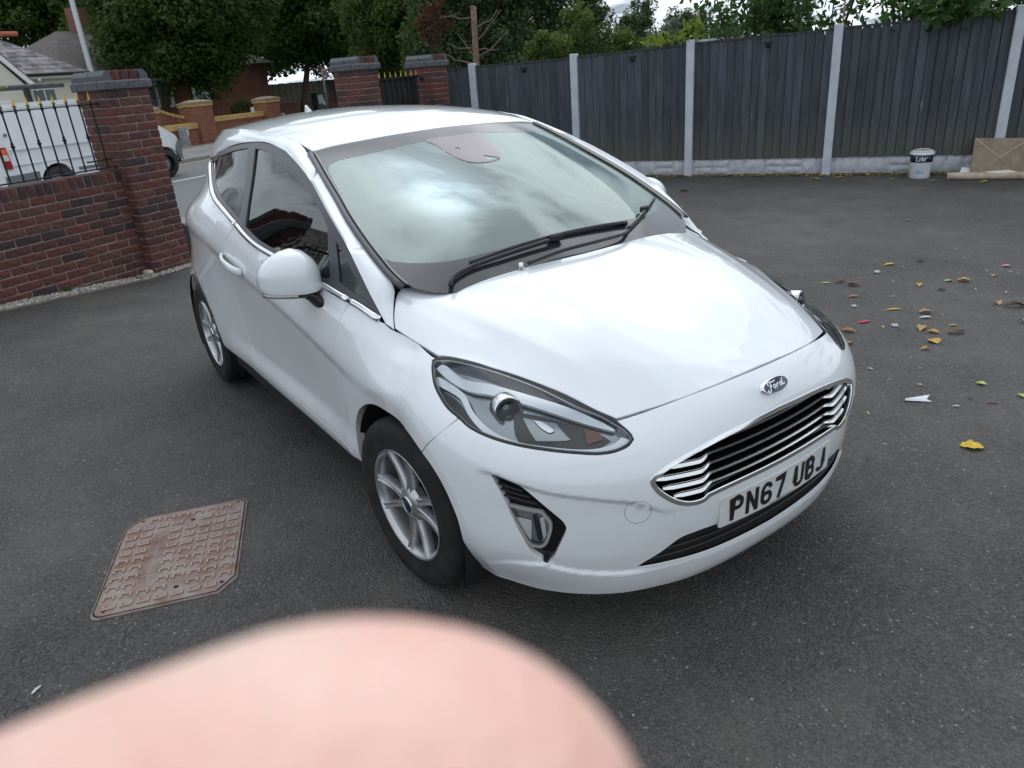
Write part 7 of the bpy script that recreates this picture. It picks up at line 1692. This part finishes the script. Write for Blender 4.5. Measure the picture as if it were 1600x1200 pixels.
big=[(.80,1.42,.105,.085,.6,'yellow','crinkled bright yellow leaf lying alone at the right of the bumper',.25,.25),
(-.37,2.555,.105,.042,1.25,'red','single bright red-pink leaf beyond the left headlight',.15,0),
(-.345,2.34,.10,.055,.4,'orange','curled orange leaf right beside the far headlight',.5,0),
(-.37,2.885,.115,.026,.9,'yellow','long thin yellow leaf beyond the red one',.15,0),
(-.07,2.66,.11,.06,1.9,'tan','large curled tan leaf at the left of the leaf cluster',.55,0),
(.085,2.50,.085,.088,2.6,'gold','golden fan-shaped leaf at the front of the leaf cluster',.35,0),
(.01,2.64,.08,.05,.2,'gold','yellow-brown leaf in the middle of the leaf cluster',.5,0),
(.10,2.72,.13,.05,1.0,'brown','dark crumpled brown leaf at the right of the leaf cluster',.6,.3),
(.11,2.36,.062,.032,1.0,'gold','small curled ochre leaf just below the leaf cluster',.6,0),
(-.96,3.22,.085,.05,.9,'brown','brown crumpled leaf beside the tyre-dark patch, left of two',.6,.2),
(-.85,3.21,.10,.07,.3,'brown','larger reddish-brown crumpled leaf on the dark patch',.6,.2),
(-1.02,3.14,.085,.030,1.0,'lime','pale lime leaf nearest the far headlight on the dark patch',.15,0),
(-.95,3.86,.105,.04,1.1,'yellow','yellow leaf alone beyond the dark patch',.3,0),
(-.83,4.08,.07,.04,.8,'dark','dark maroon leaf right of the lone yellow leaf',.5,0),
(-.70,2.97,.085,.035,.9,'orange','small orange leaf with long stem behind the red leaf',.4,0),
(-.52,3.48,.09,.04,2.1,'gold','folded golden leaf left of the green one',.6,0),
(-.36,3.47,.06,.05,.5,'brown','rust-brown ragged leaf below the green leaf',.6,.3),
(-.43,3.70,.075,.045,1.3,'green','fresh green leaf among the brown ones',.25,0),
(-.35,3.76,.10,.07,.4,'tan','torn tan leaf right of the green leaf',.55,.35),
(-.27,4.0,.06,.04,2.0,'tan','small curled tan leaf behind the torn one',.6,0),
(-.31,4.30,.075,.05,.7,'pink','pale peach leaf farthest back on the right',.35,0),
(.03,3.40,.085,.05,2.2,'tan','upright pinkish-tan leaf near the right edge',.7,0),
(.13,3.40,.15,.05,.8,'dark','dark shrivelled leaf near the right edge',.7,.3),
(.155,3.44,.07,.05,2.4,'orange','rust leaf tip rising from the dark shrivelled leaf',.8,0),
(.29,3.14,.09,.04,2.6,'tan','curled tan leaf cut by the right picture edge',.7,0),
(-.20,2.95,.085,.06,.7,'tan','torn light brown leaf above the leaf cluster',.6,.35),
(-.15,2.86,.085,.035,.9,'pale','greyish pale leaf just above the leaf cluster',.3,0),
(.03,2.83,.055,.028,1.1,'green','small light green leaf right of the leaf cluster',.2,0),
(.53,2.09,.055,.045,.3,'lime','small pale lime leaf right of the plastic scrap',.3,0),
(.72,2.07,.06,.03,2.8,'lime','yellowish leaf at the right edge beside the small lime leaf',.4,0),
(.66,1.91,.07,.02,.8,'brown','thin brown leaf at the right, below the lime leaf',.4,0),
(-3.72,7.02,.12,.06,.3,'yellow','folded yellow leaf at the foot of the fourth fence post',.5,0),
(-2.94,7.42,.10,.045,.9,'yellow','yellow leaf left of the paint tub at the fence foot',.3,0),
(-2.51,7.55,.12,.04,.9,'yellow','pale yellow leaf right of the paint tub on the asphalt',.2,0),
(-2.0,7.71,.14,.05,1.1,'yellow','yellow leaf in front of the cardboard tube',.35,0),
(-3.55,7.28,.16,.05,.9,'gold','long golden leaf in the litter right of the fourth post',.3,0),
(-4.43,4.95,.07,.05,.8,'pink','pinkish leaf on the asphalt behind the far door mirror',.2,0),
(-3.88,4.73,.06,.045,.9,'green','small green-brown leaf right of the far windscreen pillar',.4,0),
(-4.60,5.55,.13,.06,.7,'dark','dark shrivelled leaf near the fence behind the car',.6,.3),
(-1.64,5.38,.06,.04,.8,'orange','small orange leaf alone in the middle of the drive',.4,0),
(-.23,2.16,.07,.04,1.4,'orange','orange-tan leaf peeping out beside the far headlight corner',.5,0)]
for x,y,l,w,az,colr,lab,cu,lob in big: fallen(x,y,l,w,az,colr,lab,cu,lob=lob)
rr=random.Random(77); scr=[(.33,1.88),(.22,2.07),(.33,1.42),(.56,1.02),(.55,1.19),(.63,1.35),(.07,2.69),(-.16,2.56),(-.25,2.55),(-.04,3.67),(-.2,3.61),(-.22,4.16),(-.36,4.09),(.05,1.89),(.58,1.75),(.58,1.89),(-1.7,-1.9),(-.3,-2.0),(.1,-1.5)]
for i,(x,y) in enumerate(scr): fallen(x+rr.uniform(-.01,.01),y+rr.uniform(-.01,.01),rr.uniform(.025,.045),rr.uniform(.008,.016),rr.uniform(0,3),rr.choice(['tan','brown','dark','pale','lime']),'tiny dry leaf scrap scattered on the asphalt',.4,'tiny leaf scraps on the drive',False)
for i in range(34):
    x=rr.uniform(-.9,1.0); y=rr.uniform(1.2,4.6)
    if x<.9-.25*(y-1) or True:
        if x<-.2 and y<2.4: continue
        fallen(x,y,rr.uniform(.018,.035),rr.uniform(.008,.014),rr.uniform(0,3),rr.choice(['tan','brown','dark','pale','pale']),'tiny dry leaf scrap scattered on the asphalt',.4,'tiny leaf scraps on the drive',False)
for i,(x,y,s,lab) in enumerate(((-.90,3.60,.022,'white pebble beyond the dark patch on the drive'),(-.20,2.60,.020,'white pebble left of the leaf cluster'),(-.58,2.78,.018,'flat white chip above the red leaf'))):
    bm=bmesh.new(); bmesh.ops.create_icosphere(bm,subdivisions=2,radius=s)
    for v in bm.verts: v.co.z*=.5; v.co*=1+.12*math.sin(v.co.x*300+i)
    bmesh.ops.translate(bm,verts=bm.verts,vec=(x,y,s*.4)); o=bm_obj('pebble',bm,WHITEST[0],None,True); tag(o,lab,'pebble','white pebbles on the drive')
# clear plastic wedge-shaped scrap
PL=mat('scrap_plastic',(.62,.65,.68),.25,0,.6,coat=.5); c0=np.array((.414,1.70,0)); ax=np.array((.56,.83,0)); pe=np.array((.83,-.56,0))
V=[c0-ax*.060+pe*.006+np.array((0,0,.010)),c0-ax*.060-pe*.006+np.array((0,0,.004)),c0+ax*.058+pe*.030+np.array((0,0,.004)),c0+ax*.040+pe*.012+np.array((0,0,.010)),c0+ax*.070-pe*.016+np.array((0,0,.018)),c0-ax*.058+np.array((0,0,.016))]
o=mesh('plastic_scrap',V+[v-np.array((0,0,.003)) for v in V],[(0,2,3,5),(5,3,4,1),(6,11,9,8),(11,7,10,9),(0,6,8,2),(2,8,9,3),(3,9,10,4),(4,10,7,1)],PL); fixn(o); tag(o,'clear grey wedge-shaped plastic scrap right of the front bumper','plastic scrap')
# dark oily stain on the drive is part of the asphalt: a thin film sheet
a=[(2*math.pi*k/28) for k in range(28)]; V=[(-.98+.42*math.cos(t)*(1+.18*math.sin(3*t)),3.42+.30*math.sin(t)*(1+.2*math.cos(2*t)),.0035) for t in a]
# ------------------------------------------------------------------ photographer's fingertip close to the lens
def finger():
    Cc=np.array((1.9937,-1.6971,1.6389)); rx=np.array(r_);dy=np.array(d_);fz=np.array(f_)
    dep=.0262; k=dep/1153.2
    def cp(x,y,z): return Cc+rx*x+dy*y+fz*z           # metres in the hand's own frame beside the phone
    # joints from the tip back to the hand, millimetres -> metres (right, down, forward)
    tip=np.array((-.0079,.02005,.0275)); ax=np.array((-.9306,.366,.02)); ax/=np.linalg.norm(ax); R0=.0105; A0=.0138
    prof=[(-A0*math.cos(q),R0*math.sin(q)) for q in np.linspace(0.02,math.pi/2,12)]+[(.006,.0106),(.013,.0105),(.019,.0108),(.024,.0112),(.030,.0108),(.042,.0107),(.052,.0115),(.060,.0120),(.075,.0118)]
    n=28; V=[];F=[]
    up=np.array((ax[1],-ax[0],0)); up/=np.linalg.norm(up); sd=np.cross(ax,up)
    for i,(s,r) in enumerate(prof):
        bend=np.array((0,0,0.))+up*(-.06*max(0,s-.025)**1.2)
        c=tip+ax*s+bend
        for q in range(n):
            a=2*math.pi*q/n; p=c+up*r*math.cos(a)*1.0+sd*r*math.sin(a)*.92; V.append(cp(*p))
    for i in range(len(prof)-1):
        for q in range(n): F.append((i*n+q,i*n+(q+1)%n,(i+1)*n+(q+1)%n,(i+1)*n+q))
    F.append(tuple((len(prof)-1)*n+q for q in range(n)))
    m=mat('skin',(.86,.50,.40),.5,0,.4,sss=.5,bump=.25,bscale=900); nt=m.node_tree; b=nt.nodes['Principled BSDF']; L=nt.links; tc=nt.nodes.new('ShaderNodeTexCoord')
    t=nt.nodes.new('ShaderNodeTexNoise'); t.inputs['Scale'].default_value=110; t.inputs['Detail'].default_value=3; L.new(tc.outputs['Object'],t.inputs[0]); rp=nt.nodes.new('ShaderNodeValToRGB'); e=rp.color_ramp.elements; e[0].position=.34; e[0].color=(.90,.63,.52,1); e[1].position=.66; e[1].color=(.87,.50,.41,1); L.new(t.outputs['Fac'],rp.inputs[0]); L.new(rp.outputs[0],b.inputs['Base Color'])
    o=mesh('finger',V,F,m,None,True); fixn(o); o.data.polygons.foreach_set('use_smooth',[True]*len(o.data.polygons)); tag(o,"blurred pink fingertip held in front of the camera lens at the bottom",'finger')
    # nail on the side turned away from the lens
    V=[];F=[]
    for i in range(7):
        s=-.0115+.0125*i/6; r=np.interp(s,[p[0] for p in prof],[p[1] for p in prof])
        for q in range(9):
            a=math.radians(270-48+96*q/8); c=tip+ax*s; V.append(cp(*(c+up*r*math.cos(a)*1.0+sd*(r*math.sin(a)*.92-.0003))))
    for i in range(6):
        for q in range(8): a=i*9+q; F.append((a,a+1,a+10,a+9))
    mesh('fingernail',V,F,mat('nail',(.82,.58,.52),.25,coat=.4),o,True)
finger()
